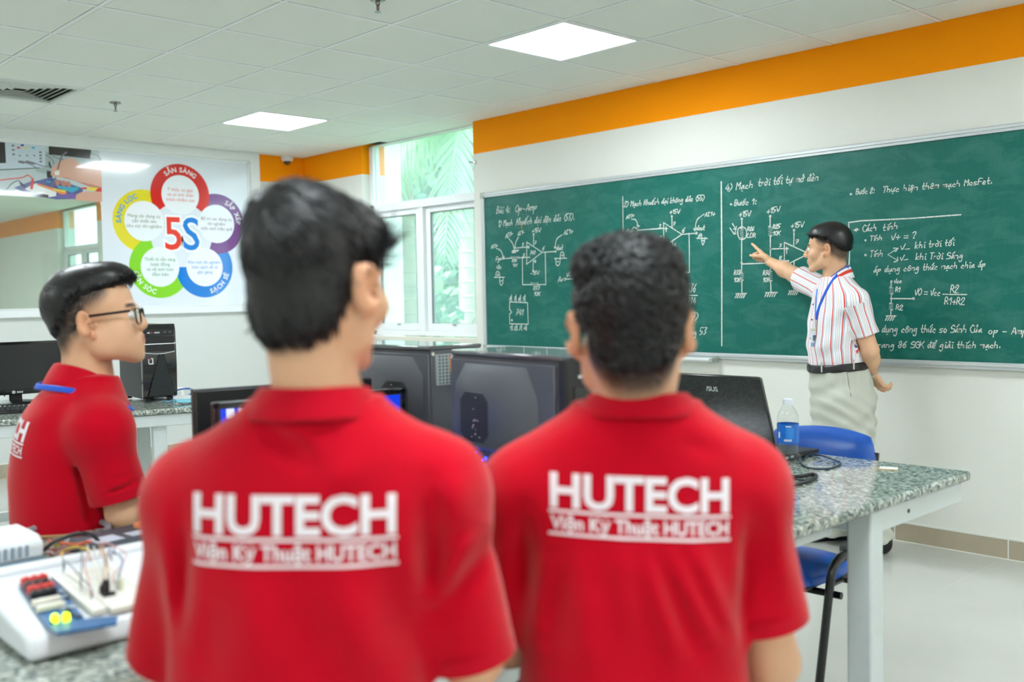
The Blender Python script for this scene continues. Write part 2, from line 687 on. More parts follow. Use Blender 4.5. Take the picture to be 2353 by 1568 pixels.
# ------------------------------------------------------------------ window in the chalkboard wall
M_PANE = glass_mat('window_glass', veil=0.13, tint=(.93, .99, .99), veil_rgb=(.85, .97, 1.0))  # veil pales the garden view, standing in for daylight glare
M_RUB = mat('grey_gasket', (120, 128, 128), rough=0.7)
def big_window(name, x_l, x_r):
    xm_ = (x_l + x_r) / 2
    w = struct(bpy.data.objects.new(name, None))
    COL.objects.link(w)
    Y0, Y1 = 5.15, 5.225
    b = MB()
    b.box(x_l, x_l + .05, Y0, Y1, WZ0, CEIL)                 # jambs
    b.box(x_r - .05, x_r, Y0, Y1, WZ0, CEIL)
    b.box(x_l, x_r, Y0, Y1, 2.105, 2.165)                    # transom
    b.box(x_l, x_r, Y0 - .012, Y1, 2.098, 2.106)
    b.box(x_l, x_r, Y0, Y1, CEIL - .012, CEIL)
    b.box(x_l, x_r, Y0, Y1, WZ0 + .02, WZ0 + .062)
    b.box(xm_ - .0575, xm_ + .0025, Y0 - .005, Y1, WZ0 + .03, 2.10)     # mullion
    obj('window_frame', b, M_ALU, w, bevel=.003)
    for x0, x1, dy in ((x_l + .045, xm_ - .0525, .014), (xm_ - .0025, x_r - .045, .030)):
        b = MB()
        ya, yb = Y0 + dy, Y0 + dy + .035
        t = .062
        b.box(x0, x0 + t, ya, yb, WZ0 + .062, 2.10)
        b.box(x1 - t, x1, ya, yb, WZ0 + .062, 2.10)
        b.box(x0 + t, x1 - t, ya, yb, WZ0 + .062, WZ0 + .062 + t)
        b.box(x0 + t, x1 - t, ya, yb, 2.10 - t * .8, 2.10)
        s = obj('window_sash', b, M_ALU, w, bevel=.004)
        g = MB().box(x0 + t - .002, x1 - t + .002, ya + .006, yb - .006, WZ0 + .062 + t - .004, WZ0 + .062 + t, 0)
        g.box(x0 + t, x0 + t + .006, ya + .002, yb - .002, WZ0 + .062 + t, 2.10 - t * .8)
        g.box(x1 - t - .006, x1 - t, ya + .002, yb - .002, WZ0 + .062 + t, 2.10 - t * .8)
        g.box(x0 + t, x1 - t, ya + .002, yb - .002, 2.10 - t * .8 - .006, 2.10 - t * .8)
        obj('gasket', g, M_RUB, s, smooth=0)
        obj('pane', MB().box(x0 + t, x1 - t, ya + .014, ya + .019, WZ0 + .062 + t, 2.10 - t * .8), M_PANE, s, smooth=0)
        xm = (x0 + x1) / 2
        l = MB().box(xm - .022, xm + .022, ya - .004, ya, WZ0 + .108, WZ0 + .122).box(xm - .008, xm + .008, ya - .012, ya - .003, WZ0 + .112, WZ0 + .119)
        obj('latch', l, mat('brushed_steel', (190, 194, 196), rough=.3, metal=.8), s)
    obj('pane', MB().box(x_l + .05, x_r - .05, Y0 + .03, Y0 + .036, 2.165, CEIL - .012), M_PANE, w, smooth=0)
    b = MB().box(x_l, x_r, YB - .012, Y0 + .01, WZ0, WZ0 + .014).box(x_l, x_r, YB - .012, YB - .002, WZ0 - .022, WZ0 + .002)
    obj('window_sill', b, mat('sill_stone', (224, 220, 206), rough=.4), w, bevel=.003)


big_window('window_1', WX0, WX1)
big_window('window_3', NX0, NX1)

# glazed partition window in the left wall: white frame, clear pane to the dim room next door
w2 = struct(bpy.data.objects.new('window_2', None))
COL.objects.link(w2)
GY0, GY1, GZ0, GZ1 = -0.6, 4.497, 1.30, 2.612
b = MB()
xa, xb = XL, XL + .035
b.box(xa, xb, GY1, GY1 + .095, GZ0 - .058, CEIL)
b.box(xa, xb, GY0 - .095, GY0, GZ0 - .058, CEIL)
b.box(xa, xb, GY0, GY1, GZ1, CEIL)
b.box(xa, xb, GY0, GY1, GZ0 - .058, GZ0)
b.box(xa, xb - .015, GY1 - .022, GY1, GZ0, GZ1)
b.box(xa, xb - .015, GY0, GY1, GZ1 - .018, GZ1)
b.box(xa, xb - .015, GY0, GY1, GZ0, GZ0 + .012)
obj('window_frame', b, M_ALU, w2, bevel=.005)
m = glass_mat('partition_glass', veil=0.05, tint=(.82, .9, .86))
obj('pane', MB().box(xa, xa + .006, GY0, GY1, GZ0, GZ1), m, w2, smooth=0)

# white socket box low on the left wall
t = thing('wall_socket', 'white plastic socket box low on the wall behind the far bench', 'socket', (XL, 3.72, .52))
obj('socket_box', MB().box(0, .03, -.075, .075, -.08, .08), mat('white_plastic', (236, 238, 236), rough=.35), t, bevel=.006)
obj('socket_face', MB().box(.03, .034, -.05, .05, -.05, .05), mat('light_grey_plastic', (205, 208, 206), rough=.35), t, bevel=.003)

# small chrome clip on the corner of the chalkboard wall beside the window
t = thing('wall_clip', 'small metal clip on the wall edge beside the tall window', 'clip', (WX1 + .01, YB, 2.375))
obj('clip_base', MB().box(-.014, .022, -.012, .001, -.012, .012), mat('brushed_steel', (190, 194, 196)), t, bevel=.002)
obj('clip_hook', MB().tube(spline([(0, -.01, .0), (-.012, -.03, .006), (-.03, -.026, .004), (-.03, -.012, 0)]), .005), mat('brushed_steel', (190, 194, 196)), t)

# ------------------------------------------------------------------ ceiling fittings
M_PANELF = mat('panel_frame_white', (240, 242, 244), rough=.4)
m = mat('light_diffuser', (255, 255, 255), rough=.5, emis=(240, 250, 255), estr=PANEL_STRENGTH)

for (i, j) in panels:
    cx, cy = GX - (j + .5) * TS, GY + (i + .5) * TS
    if (i, j) == (3, -2):
        lb = 'lit square ceiling light panel, the larger one near the orange band'
    elif (i, j) == (3, 3):
        lb = 'lit square ceiling light panel farther off, above the poster wall'
    else:
        lb = 'lit square ceiling light panel behind the viewer'
    t = thing('ceiling_light', lb, 'ceiling light', (cx, cy, CEIL), 0, 'square ceiling light panels')
    f = MB()
    h, k = .294, .277
    for x0, x1, y0, y1 in ((-h, -k, -h, h), (k, h, -h, h), (-k, k, -h, -k), (-k, k, k, h)):
        f.box(x0, x1, y0, y1, -.004, .014)
    obj('light_frame', f, M_PANELF, t, smooth=0)
    d = MB().box(-k, k, -k, k, -.001, .008)
    obj('diffuser', d, m, t, smooth=0, bevel=.0)
for x in (-10.6, -13.4, -16.4):  # unseen panels added to brighten the room next door
    t = thing('ceiling_light', 'added unseen light panel brightening the dim room next door', 'ceiling light', (x, 2.6 if x > -12 else 1.2, CEIL), 0, 'square ceiling light panels')
    obj('light_frame', MB().box(-.294, .294, -.294, .294, -.001, .0), M_PANELF, t, smooth=0)
    obj('diffuser', MB().box(-.277, .277, -.277, .277, -.004, -.001), mat('next_room_fill_light', (255, 255, 255), emis=(250, 252, 255), estr=44.0), t, smooth=0)
# four-way air diffuser let into one ceiling cell
i, j = VENT_CELL
t = thing('air_vent', 'square white slatted air vent set into the ceiling', 'air vent', (GX - (j + .5) * TS, GY + (i + .5) * TS, CEIL))
M_VENT = mat('vent_white', (214, 219, 213), rough=.5)
f = MB()
h, k = .292, .262
for x0, x1, y0, y1 in ((-h, -k, -h, h), (k, h, -h, h), (-k, k, -h, -k), (-k, k, k, h)):
    f.box(x0, x1, y0, y1, -.006, .012)
obj('vent_frame', f, M_VENT, t, bevel=.003)
obj('vent_throat', MB().box(-k, k, -k, k, .06, .064), mat('dark_throat', (70, 76, 70), rough=.9), t)
lv = MB()
for q in range(4):
    Mz = Matrix.Rotation(q * PI / 2, 4, 'Z')
    for s_ in range(6):
        r = .055 + s_ * .037
        w_ = r - .004
        Ms = Mz @ Matrix.Translation((r, 0, .018)) @ Matrix.Rotation(math.radians(-38), 4, 'Y')
        vs = [(-.019, -w_ - .013, -.001), (.019, -w_ + .013, -.001), (.019, w_ - .013, -.001), (-.019, w_ + .013, -.001)]
        vs = [(-.019, -(r - .017), 0), (.019, -(r + .013), 0), (.019, r + .013, 0), (-.019, r - .017, 0)]
        top = [Ms @ Vector((a, b_, .0014)) for a, b_, _ in vs]
        bot = [Ms @ Vector((a, b_, -.0014)) for a, b_, _ in vs]
        lv.add(top + bot, [(0, 1, 2, 3), (7, 6, 5, 4), (0, 4, 5, 1), (1, 5, 6, 2), (2, 6, 7, 3), (3, 7, 4, 0)])
obj('louvres', lv, M_VENT, t, smooth=0)
# sprinklers
M_CHROME = mat('dull_chrome', (150, 150, 146), rough=.25, metal=.9)
for (x, y, lb) in ((-3.687, 2.675, 'chrome fire sprinkler hanging at the upper edge of the picture'),
                   (-6.690, 2.675, 'chrome fire sprinkler hanging beside the slatted air vent')):
    t = thing('sprinkler', lb, 'sprinkler', (x, y, CEIL), 0, 'ceiling sprinklers')
    obj('escutcheon', MB().lathe([(.0, .0), (.036, 0), (.038, -.004), (.03, -.009), (.012, -.011), (0, -.011)]), M_CHROME, t)
    s_ = MB().lathe([(.010, -.008), (.012, -.02), (.009, -.028), (.006, -.03)], n=12)
    s_.tube([(.008, 0, -.028), (.011, 0, -.042), (.003, 0, -.056)], .0022, 6).tube([(-.008, 0, -.028), (-.011, 0, -.042), (-.003, 0, -.056)], .0022, 6)
    obj('sprinkler_body', s_, M_CHROME, t)
    obj('bulb', MB().lathe([(.0025, -.03), (.0025, -.05)], n=8), mat('red_bulb', (170, 40, 30), rough=.2), t)
    obj('deflector', MB().lathe([(0, -.055), (.004, -.055), (.015, -.058), (.015, -.060), (0, -.0595)], n=16), M_CHROME, t)
# dome camera in the corner
p = onz(670, 361, CEIL)
t = thing('dome_camera', 'small white dome security camera under the ceiling corner', 'camera', (p.x + .02, p.y - .06, CEIL))
obj('camera_base', MB().lathe([(0, 0), (.058, 0), (.058, -.028), (.05, -.044), (.036, -.048), (0, -.048)]), mat('white_plastic', (236, 238, 236)), t)
obj('camera_dome', MB().lathe([(.034, -.046), (.033, -.058), (.026, -.072), (.014, -.080), (0, -.082)]), mat('smoked_dome', (34, 36, 40), rough=.08, coat=1), t)

# ------------------------------------------------------------------ chalkboard
t = thing('chalkboard', 'long green chalkboard covered in white circuit sketches and notes', 'chalkboard', (-3.3, YB, 1.53))
BX0, BX1, BZ0, BZ1 = -5.682, -.88, .935, 2.128
M_FR = mat('board_aluminium', (205, 210, 212), rough=.35, metal=.35)
def bw(b_, *a):
    """box in wall coordinates, kept local to the chalkboard"""
    x0, x1, y0, y1, z0, z1 = a
    return b_.box(x0 + 3.3, x1 + 3.3, y0 - YB, y1 - YB, z0 - 1.53, z1 - 1.53)
BY = YB - .020                                  # face of the writing surface
obj('writing_surface', bw(MB(), BX0 + .02, BX1 - .02, BY, YB, BZ0 + .02, BZ1 - .02), board_mat(), t, smooth=0)
for a in ((BX0, BX1, BZ1 - .036, BZ1), (BX0, BX1, BZ0, BZ0 + .036), (BX0, BX0 + .034, BZ0, BZ1), (BX1 - .034, BX1, BZ0, BZ1)):
    f = MB()
    bw(f, a[0], a[1], YB - .030, YB, a[2], a[3])
    if a[1] - a[0] > 1:
        zc = (a[2] + a[3]) / 2
        bw(f, a[0] + .03, a[1] - .03, YB - .036, YB - .03, zc - .003, zc + .014)
    obj('frame_bar', f, M_FR, t, bevel=.004)
for x in (BX0, BX1):
    for z in (BZ0, BZ1):
        f = MB()
        sx, sz = (1 if x == BX0 else -1), (1 if z == BZ0 else -1)
        bw(f, min(x - .002 * sx, x + .04 * sx), max(x - .002 * sx, x + .04 * sx), YB - .037, YB - .001, min(z - .002 * sz, z + .04 * sz), max(z - .002 * sz, z + .04 * sz))
        obj('corner_cap', f, mat('grey_corner_plastic', (168, 176, 168), rough=.5), t, bevel=.004)
TX1 = -3.53
f = MB()
bw(f, BX0 + .03, TX1, YB - .105, YB - .002, BZ0 - .012, BZ0 - .004)
bw(f, BX0 + .03, TX1, YB - .105, YB - .100, BZ0 - .010, BZ0 + .008)
tr = obj('chalk_tray', f, mat('tray_white', (228, 232, 232), rough=.35), t, bevel=.002)
f = MB()
bw(f, TX1 - .012, TX1 + .012, YB - .108, YB - .030, BZ0 - .022, BZ0 + .010)
obj('tray_cap', f, mat('grey_corner_plastic', (168, 176, 168)), t, bevel=.005)
CHALKBOARD = t
for k, (dx, l, yy) in enumerate(((-.37, .05, .085), (-.30, .03, .08), (-.235, .04, .088), (-.52, .045, .08))):
    q = Matrix.Rotation(.2 * (k - 1), 3, 'Z')
    d = q @ Vector((l / 2, 0, 0))
    c = Vector((TX1 + dx, YB - yy, BZ0 - .0038 + .005))
    o = obj('chalk_stick', MB().tube([c - d, c + d], .0052, 10), mat('chalk_stick_white', (244, 246, 244), rough=.9))
    tag(o, ['white chalk stub on the board tray, the longest one', 'short white chalk stub on the board tray beside the longest one', 'white chalk stub nearest the end cap of the board tray', 'white chalk stub farthest from the tray end cap'][k], 'chalk', 'chalk stubs on the tray')
# ------------------------------------------------------------------ handwriting on the chalkboard
import unicodedata
# single-stroke letters on a grid: x 0-4, y 0-9 (0 descender, 3 baseline, 6 x-height, 9 capital)
GLYPH = {
    'a': '35 26 15 04 13 24 35|36 34 43', 'b': '09 03 23 34 35 26 05', 'c': '35 26 15 04 13 33', 'd': '36 16 04 13 24 36|39 34 43',
    'đ': '36 16 04 13 24 36|39 34 43|28 48', 'e': '04 35 26 16 04 13 33', 'f': '39 28 23|16 36', 'g': '36 16 04 14 35 36 31 10 01',
    'h': '09 03 05 26 35 33', 'i': '16 13 23|18 18', 'k': '09 03|36 04 33', 'l': '19 13 23', 'm': '06 03 05 16 26 23 25 36 46 43',
    'n': '06 03 05 26 35 33', 'o': '16 05 04 13 23 34 35 26 16', 'p': '06 00|05 26 36 35 24 04', 'q': '36 16 04 14 36 30',
    'r': '06 03 05 26', 's': '36 16 05 34 23 03', 't': '19 14 23 33|06 36', 'u': '06 04 13 24 36 33', 'v': '06 13 36', 'y': '06 04 24 36 31 10 00', 'x': '06 33|36 03',
    'A': '03 29 43|15 35', 'B': '03 09 29 38 26 06|26 45 34 23 03', 'C': '48 29 07 05 23 43', 'D': '03 09 29 47 45 23 03',
    'E': '49 09 03 43|06 36', 'F': '49 09 03|06 36', 'G': '48 29 07 05 23 43 46 26', 'I': '09 39|19 13|03 33', 'K': '09 03|49 05|26 43', 'L': '19 03 43',
    'M': '03 09 26 49 43', 'N': '03 09 43 49', 'O': '29 07 05 23 45 47 29', 'R': '03 09 29 37 26 06|16 43', 'S': '48 29 07 16 36 45 33 03',
    'T': '09 49|29 23', 'V': '07 23 49', 'U': '09 04 13 34 39', 'Đ': '03 09 29 47 45 23 03|06 26',
    '0': '29 07 05 23 45 47 29', '1': '07 29 23', '2': '07 19 39 37 03 43', '3': '09 39 16 35 24 13 03', '4': '29 05 45|37 33', '5': '49 09 06 26 35 24 13 03',
    '6': '39 06 04 13 23 35 26 05', '7': '09 39 13|16 36', '8': '26 08 19 29 37 05 04 13 23 35 26', '+': '05 45|27 23', '-': '05 35', '_': '03 43', '=': '06 46|04 44',
    '(': '39 17 15 33 32', ')': '09 27 25 03 02', '.': '13 14', ':': '13 14|16 17', ',': '13 02', '?': '08 19 39 37 25 24|23 23', '*': '25 29|07 47|18 36|38 16', '<': '47 05 43', '>': '07 45 03', '~': '05 16 34 45', '!': '19 15|13 13',
}
ACC = {'\u0301': [(1.4, 7.3), (3.4, 9.4)], '\u0300': [(1.0, 9.0), (2.8, 7.4)], '\u0302': [(.4, 6.9), (1.8, 8.2), (3.2, 6.9)], '\u0303': [(.5, 7.4), (1.5, 8.2), (2.5, 7.4), (3.5, 8.2)],
       '\u0309': [(1.6, 8.8), (2.6, 9.2), (2.8, 8.3), (2.2, 7.4)], '\u0323': [(1.8, 1.3), (1.9, 1.0)], '\u031b': [(3.0, 6.0), (4.0, 7.0)], '\u0306': [(.6, 8.0), (1.8, 7.0), (3.0, 8.0)]}
WIDTH = {'i': 2.6, 'l': 2.8, '.': 2.5, ':': 2.8, ',': 2.5, 'm': 5.6, 'M': 5.6, ' ': 3.6, '1': 3.8, '(': 4, ')': 4, 't': 4.2, 'r': 3.6}
rnd = random.Random(5)


def glyph_strokes(text):
    """strokes in grid units, and the total advance"""
    x, out = 0.0, []
    for ch in unicodedata.normalize('NFC', text):
        if ch in ('đ', 'Đ'):
            base, acc = ch, ''
        else:
            dec = unicodedata.normalize('NFD', ch)
            base, acc = dec[0], dec[1:]
        if base != ' ' and base in GLYPH:
            for st in GLYPH[base].split('|'):
                pts = [(x + int(p[0]) + rnd.uniform(-.12, .12), int(p[1]) + rnd.uniform(-.15, .15)) for p in st.split()]
                out.append(pts)
            up = 3 if base.isupper() else 0
            lift = 0
            for a in acc:
                if a in ACC:
                    dy = (0 if a in ('\u0323', '\u031b') else up + lift)
                    out.append([(px_ + x + (1.2 if lift and a != '\u0323' else 0), py_ + dy) for px_, py_ in ACC[a]])
                    if a == '\u0302':
                        lift = 1.0
        x += WIDTH.get(base, 4.9)
    return out, x - .9


chalk = MB()


def stroke(pts, w, curve=True):
    """a chalk line through photo points, laid as a thin ribbon on the board face"""
    P = [ony(px, py, BY) for px, py in pts]
    Q = [Vector((p.x + 3.3, 0, p.z - 1.53)) for p in P]
    if curve and len(Q) > 2:
        Q = spline(Q, 4)
    if len(Q) == 1 or (Q[0] - Q[-1]).length < .002 and len(Q) < 4:
        Q = [Q[0] - Vector((w * .4, 0, 0)), Q[0] + Vector((w * .4, 0, 0))]
    y = BY - YB - .0012
    vs, fs = [], []
    for i, p in enumerate(Q):
        t = Q[min(i + 1, len(Q) - 1)] - Q[max(i - 1, 0)]
        if t.length < 1e-7:
            t = Vector((1, 0, 0))
        t.normalize()
        n = Vector((-t.z, 0, t.x))
        ww = w * rnd.uniform(.34, .46)
        e = t * (w * .4 if i == len(Q) - 1 else (-w * .4 if i == 0 else 0))
        vs += [(p.x + e.x + n.x * ww, y, p.z + e.z + n.z * ww), (p.x + e.x - n.x * ww, y, p.z + e.z - n.z * ww)]
    for i in range(len(Q) - 1):
        fs.append((2 * i, 2 * i + 1, 2 * i + 3, 2 * i + 2))
    chalk.add(vs, fs)


class Sheet:
    """notes copied at ox, oy with a magnification k"""
    def __init__(s, ox, oy, k, w):
        s.ox, s.oy, s.k, s.w = ox, oy, k, w

    def p(s, x, y):
        return (s.ox + x / s.k, s.oy + y / s.k)

    def line(s, *c, w=None, curve=False):
        stroke([s.p(c[i], c[i + 1]) for i in range(0, len(c), 2)], w or s.w, curve)

    def arc(s, *c, w=None):
        s.line(*c, w=w, curve=True)

    def write(s, text, x0, y0, x1, y1, h, slant=.18, w=None):
        """text from baseline start to baseline end, capital height h"""
        st, adv = glyph_strokes(text)
        for g in st:
            pts = []
            for gx, gy in g:
                u = gx / adv
                yy = (gy - 3) / 6 * h
                pts.append(s.p(x0 + (x1 - x0) * u + slant * yy, y0 + (y1 - y0) * u - yy))
            stroke(pts, w or s.w * .8, len(pts) > 2)

    def dot(s, x, y, r=4):
        a = [(x + r * math.cos(q * PI / 4), y + r * math.sin(q * PI / 4)) for q in range(9)]
        s.line(*[v for p in a for v in p])

    def wave(s, x0, y, x1, h, n=4):
        pts = [(x0 + (x1 - x0) * i / (2 * n), y + (h if i % 2 else -h)) for i in range(2 * n + 1)]
        s.line(*[v for p in pts for v in p])

    def res(s, x, y0, y1, r, n=5):
        pts = [(x, y0)] + [(x + (r if i % 2 else -r), y0 + (y1 - y0) * (i + .5) / (2 * n)) for i in range(2 * n)] + [(x, y1)]
        s.line(*[v for p in pts for v in p])

    def ground(s, x0, x1, y, d, n=5):
        s.line(x0, y, x1, y - 2)
        for i in range(n):
            xx = x0 + (x1 - x0) * (i + .6) / n
            s.line(xx, y, xx - d * .55, y + d)


# first sketch: inverting amplifier
A = Sheet(1110, 440, 4.612, .0075)
A.write('Bài 4: ', 142, 235, 305, 222, 70)
A.write('Op-Amp', 340, 222, 570, 195, 74)
A.write('1) Mạch', 160, 372, 312, 358, 62)
A.write('Khuếch đại đện đảo (53).', 352, 356, 968, 300, 70)
A.write('AI0-', 238, 498, 318, 460, 46)
A.write('AI1-', 368, 470, 440, 446, 40)
A.write('AI0+', 86, 606, 152, 588, 36)
A.write('AI1+', 856, 462, 952, 440, 46)
A.write('+15V', 518, 438, 610, 430, 42)
A.write('-15V', 505, 885, 592, 880, 38)
A.write('741', 498, 672, 552, 668, 40)
A.write('3', 414, 580, 430, 578, 30); A.write('2', 424, 692, 440, 690, 30); A.write('6', 630, 625, 652, 622, 40); A.write('7', 545, 562, 566, 560, 34); A.write('4', 540, 758, 560, 756, 34)
A.write('Vout', 775, 628, 845, 615, 52)
A.write('Fgen', 136, 738, 215, 722, 40)
A.write('Vin', 142, 822, 192, 822, 44)
A.write('R34', 308, 752, 355, 748, 30); A.write('1K', 315, 798, 362, 798, 30)
A.write('R37', 535, 1046, 600, 1042, 40); A.write('10K', 540, 1105, 602, 1105, 38)
A.write('Av=', 796, 960, 880, 946, 56); A.write('V0', 885, 905, 935, 900, 50); A.line(880, 932, 960, 924)
A.line(464, 538, 464, 772); A.line(464, 538, 628, 646); A.line(464, 772, 628, 646)
A.line(470, 590, 492, 590); A.line(481, 580, 481, 604); A.line(474, 700, 496, 699)
A.line(340, 602, 462, 590); A.line(330, 604, 334, 622); A.line(312, 628, 380, 622); A.line(308, 640, 370, 634); A.line(310, 650, 345, 647)
A.line(222, 712, 300, 708); A.wave(300, 702, 378, 13); A.line(378, 704, 462, 700)
A.line(418, 702, 420, 990); A.line(420, 990, 512, 988); A.wave(512, 984, 582, 16); A.line(582, 988, 666, 988); A.line(666, 988, 660, 645)
A.line(628, 646, 768, 638); A.dot(768, 638, 7); A.dot(220, 712, 6); A.dot(662, 646, 4); A.dot(418, 702, 4); A.dot(537, 455, 6); A.dot(530, 842, 6)
A.line(537, 460, 537, 582); A.line(533, 722, 531, 838)
A.arc(274, 500, 312, 548, 330, 600); A.arc(376, 485, 348, 540, 340, 598); A.arc(142, 604, 190, 630, 218, 702); A.arc(838, 460, 780, 510, 764, 604)
A.line(322, 584, 330, 600, 344, 586); A.line(208, 690, 220, 706, 226, 688); A.line(754, 588, 764, 606, 774, 592)
A.line(120, 912, 228, 910); A.arc(136, 910, 140, 862, 156, 850, 172, 862, 178, 910, 180, 970, 194, 996, 210, 970, 214, 912); A.write('+', 146, 896, 166, 896, 30); A.line(188, 948, 202, 948)
A.line(760, 712, 888, 708); A.arc(772, 712, 776, 770, 796, 788, 814, 760, 818, 710, 822, 660, 840, 640, 858, 664, 862, 708); A.write('+', 828, 690, 850, 690, 30); A.line(786, 745, 802, 745)
A.line(284, 1172, 472, 1180); A.line(472, 1180, 480, 1408); A.line(480, 1408, 284, 1404); A.line(284, 1404, 282, 1300); A.arc(282, 1300, 304, 1280, 282, 1252); A.line(282, 1252, 284, 1172)
A.dot(305, 1366, 8); A.write('741', 348, 1310, 425, 1312, 58)
for k, (x, n) in enumerate(((302, '8'), (350, '7'), (398, '6'), (446, '5'))):
    A.line(x, 1098, x + 1, 1172); A.write(n, x - 22, 1158, x - 6, 1158, 40)
for k, (x, n) in enumerate(((310, '1'), (360, '2'), (410, '3'), (460, '4'))):
    A.line(x, 1408, x + 2, 1472); A.write(n, x - 28, 1468, x - 8, 1470, 40)

# second sketch: non-inverting amplifier
B_ = Sheet(1400, 420, 6.533, .0075)
B_.line(202, 210, 206, 500, 208, 830)
B_.write('2) Mạch Khuếch đại không đảo (55)', 222, 362, 1430, 262, 78)
B_.write('AI0+', 255, 545, 375, 505, 48); B_.write('Fgen', 262, 768, 380, 758, 60)
B_.arc(335, 548, 400, 560, 440, 660); B_.line(420, 640, 440, 668, 456, 645); B_.arc(340, 720, 370, 670, 416, 692); B_.line(396, 690, 418, 694, 414, 672); B_.dot(432, 718, 9)
B_.line(440, 716, 815, 684); B_.write('3', 750, 678, 778, 676, 48); B_.write('2', 758, 855, 786, 852, 48); B_.write('6', 1096, 752, 1136, 745, 70); B_.write('7', 958, 642, 996, 636, 46); B_.write('4', 962, 965, 998, 960, 52)
B_.line(818, 600, 820, 962); B_.line(818, 600, 1092, 776); B_.line(820, 962, 1092, 776)
B_.line(832, 692, 876, 690); B_.line(854, 665, 856, 735); B_.line(832, 880, 872, 880)
B_.write('+15V', 910, 466, 1056, 462, 60); B_.line(942, 510, 944, 680); B_.dot(940, 505, 9)
B_.line(948, 885, 950, 1072); B_.dot(950, 1076, 8); B_.write('-15V', 905, 1152, 1042, 1142, 56)
B_.write('R34', 562, 832, 638, 826, 46); B_.wave(520, 885, 645, 20, 5); B_.line(645, 880, 815, 876); B_.line(708, 880, 714, 990); B_.line(460, 890, 520, 886)
B_.line(1092, 776, 1300, 760); B_.dot(1308, 758, 14); B_.dot(1194, 768, 7); B_.line(1200, 770, 1204, 1060, 1202, 1348); B_.line(1202, 1348, 900, 1346)
B_.arc(1424, 474, 1320, 560, 1284, 720); B_.line(1268, 690, 1284, 726, 1302, 694); B_.write('AI1+', 1438, 510, 1586, 490, 58); B_.write('Vout', 1305, 716, 1430, 708, 70)
B_.line(1318, 836, 1472, 838); B_.arc(1338, 836, 1350, 790, 1374, 764, 1390, 800, 1390, 880, 1404, 934, 1424, 900, 1442, 820); B_.write('+', 1350, 812, 1376, 812, 40); B_.line(1398, 868, 1420, 868)
F2 = Sheet(1400, 360, 2.469, .0075)
F2.line(78, 228, 80, 440)
F2.write('+', 395, 795, 418, 795, 36); F2.write('R36', 442, 768, 490, 768, 44); F2.line(436, 788, 500, 788); F2.write('R34', 442, 838, 488, 838, 36)
F2.write('(57)', 420, 930, 506, 925, 40); F2.write('trang 53', 405, 1018, 552, 1008, 38); F2.write('Av = 1', 300, 800, 392, 796, 40)

# third sketch: light-dependent circuit
D_ = Sheet(1640, 380, 4.9, .0078)
D_.line(86, 188, 90, 700, 92, 1100, 92, 2030, w=.010)
D_.write('4) Mạch', 132, 292, 440, 250, 78); D_.write('trời tối tự mở đèn', 500, 234, 1180, 168, 80)
D_.dot(196, 440, 7); D_.write('Bước 1:', 234, 455, 480, 436, 62)
D_.write('+15V', 286, 578, 412, 572, 58); D_.dot(317, 604, 8); D_.line(318, 610, 318, 700); D_.arc(320, 690, 280, 714, 272, 766, 288, 822, 320, 838, 356, 820, 372, 766, 358, 712, 320, 690)
D_.res(318, 702, 828, 18, 6); D_.line(316, 830, 316, 1205); D_.dot(316, 1098, 9); D_.res(318, 1205, 1300, 20, 4); D_.line(318, 1300, 318, 1446); D_.ground(252, 370, 1446, 46)
D_.write('R26', 380, 738, 455, 734, 42); D_.write('LDR', 376, 812, 470, 812, 46); D_.write('R32', 230, 1232, 300, 1228, 46); D_.write('10K', 228, 1312, 298, 1314, 44)
D_.arc(212, 658, 240, 700, 252, 726); D_.line(226, 716, 252, 730, 258, 690); D_.arc(184, 708, 220, 756, 250, 774); D_.line(224, 772, 252, 776, 246, 744)
D_.line(318, 1112, 560, 1103); D_.line(560, 1103, 790, 1070)
D_.write('+15V', 598, 545, 742, 520, 60); D_.dot(638, 574, 9); D_.line(636, 580, 636, 685); D_.res(638, 685, 800, 22, 6); D_.line(638, 800, 640, 1180); D_.dot(640, 943, 9); D_.line(648, 943, 795, 938)
D_.write('R25', 668, 716, 748, 706, 46); D_.write('10K', 666, 790, 745, 786, 46); D_.res(640, 1180, 1308, 22, 5); D_.line(642, 1308, 646, 1434); D_.ground(586, 716, 1434, 44)
D_.write('R30', 556, 1238, 630, 1232, 50); D_.write('10K', 556, 1312, 626, 1312, 46)
D_.line(796, 868, 798, 1130); D_.line(796, 868, 1052, 986); D_.line(798, 1130, 1052, 1006); D_.write('3', 742, 918, 766, 916, 32); D_.write('2', 738, 1062, 764, 1060, 34); D_.write('7', 918, 888, 960, 880, 44)
D_.line(804, 940, 840, 938); D_.line(822, 926, 822, 990); D_.line(804, 1078, 846, 1076)
D_.write('+15V', 868, 706, 1010, 694, 58); D_.dot(906, 732, 9); D_.line(906, 740, 902, 908); D_.line(906, 1086, 904, 1414); D_.ground(850, 962, 1416, 40)

# notes on the right half
E_ = Sheet(1930, 380, 5.5626, .0068)
E_.dot(142, 370, 10); E_.write('Bước 2:', 205, 372, 440, 352, 66); E_.write('Thực hiện thêm mạch MosFet.', 545, 350, 1945, 232, 76)
E_.line(118, 1270, 126, 1120, 114, 732, w=.008); E_.line(114, 732, 270, 710, 900, 680, 1544, 632, w=.008)
E_.write('*', 172, 868, 236, 862, 60); E_.write('Cách', 288, 850, 465, 830, 84); E_.write('tính', 548, 836, 738, 806, 80)
E_.dot(328, 960, 8); E_.write('Tính', 382, 966, 540, 952, 62); E_.write('V+ = ?', 655, 956, 970, 932, 82)
E_.dot(328, 1148, 10); E_.write('Tính', 380, 1172, 548, 1160, 78); E_.line(745, 1062, 614, 1142, 740, 1218); E_.line(690, 1060, 748, 1060, 712, 1106); E_.line(738, 1178, 742, 1222, 696, 1236)
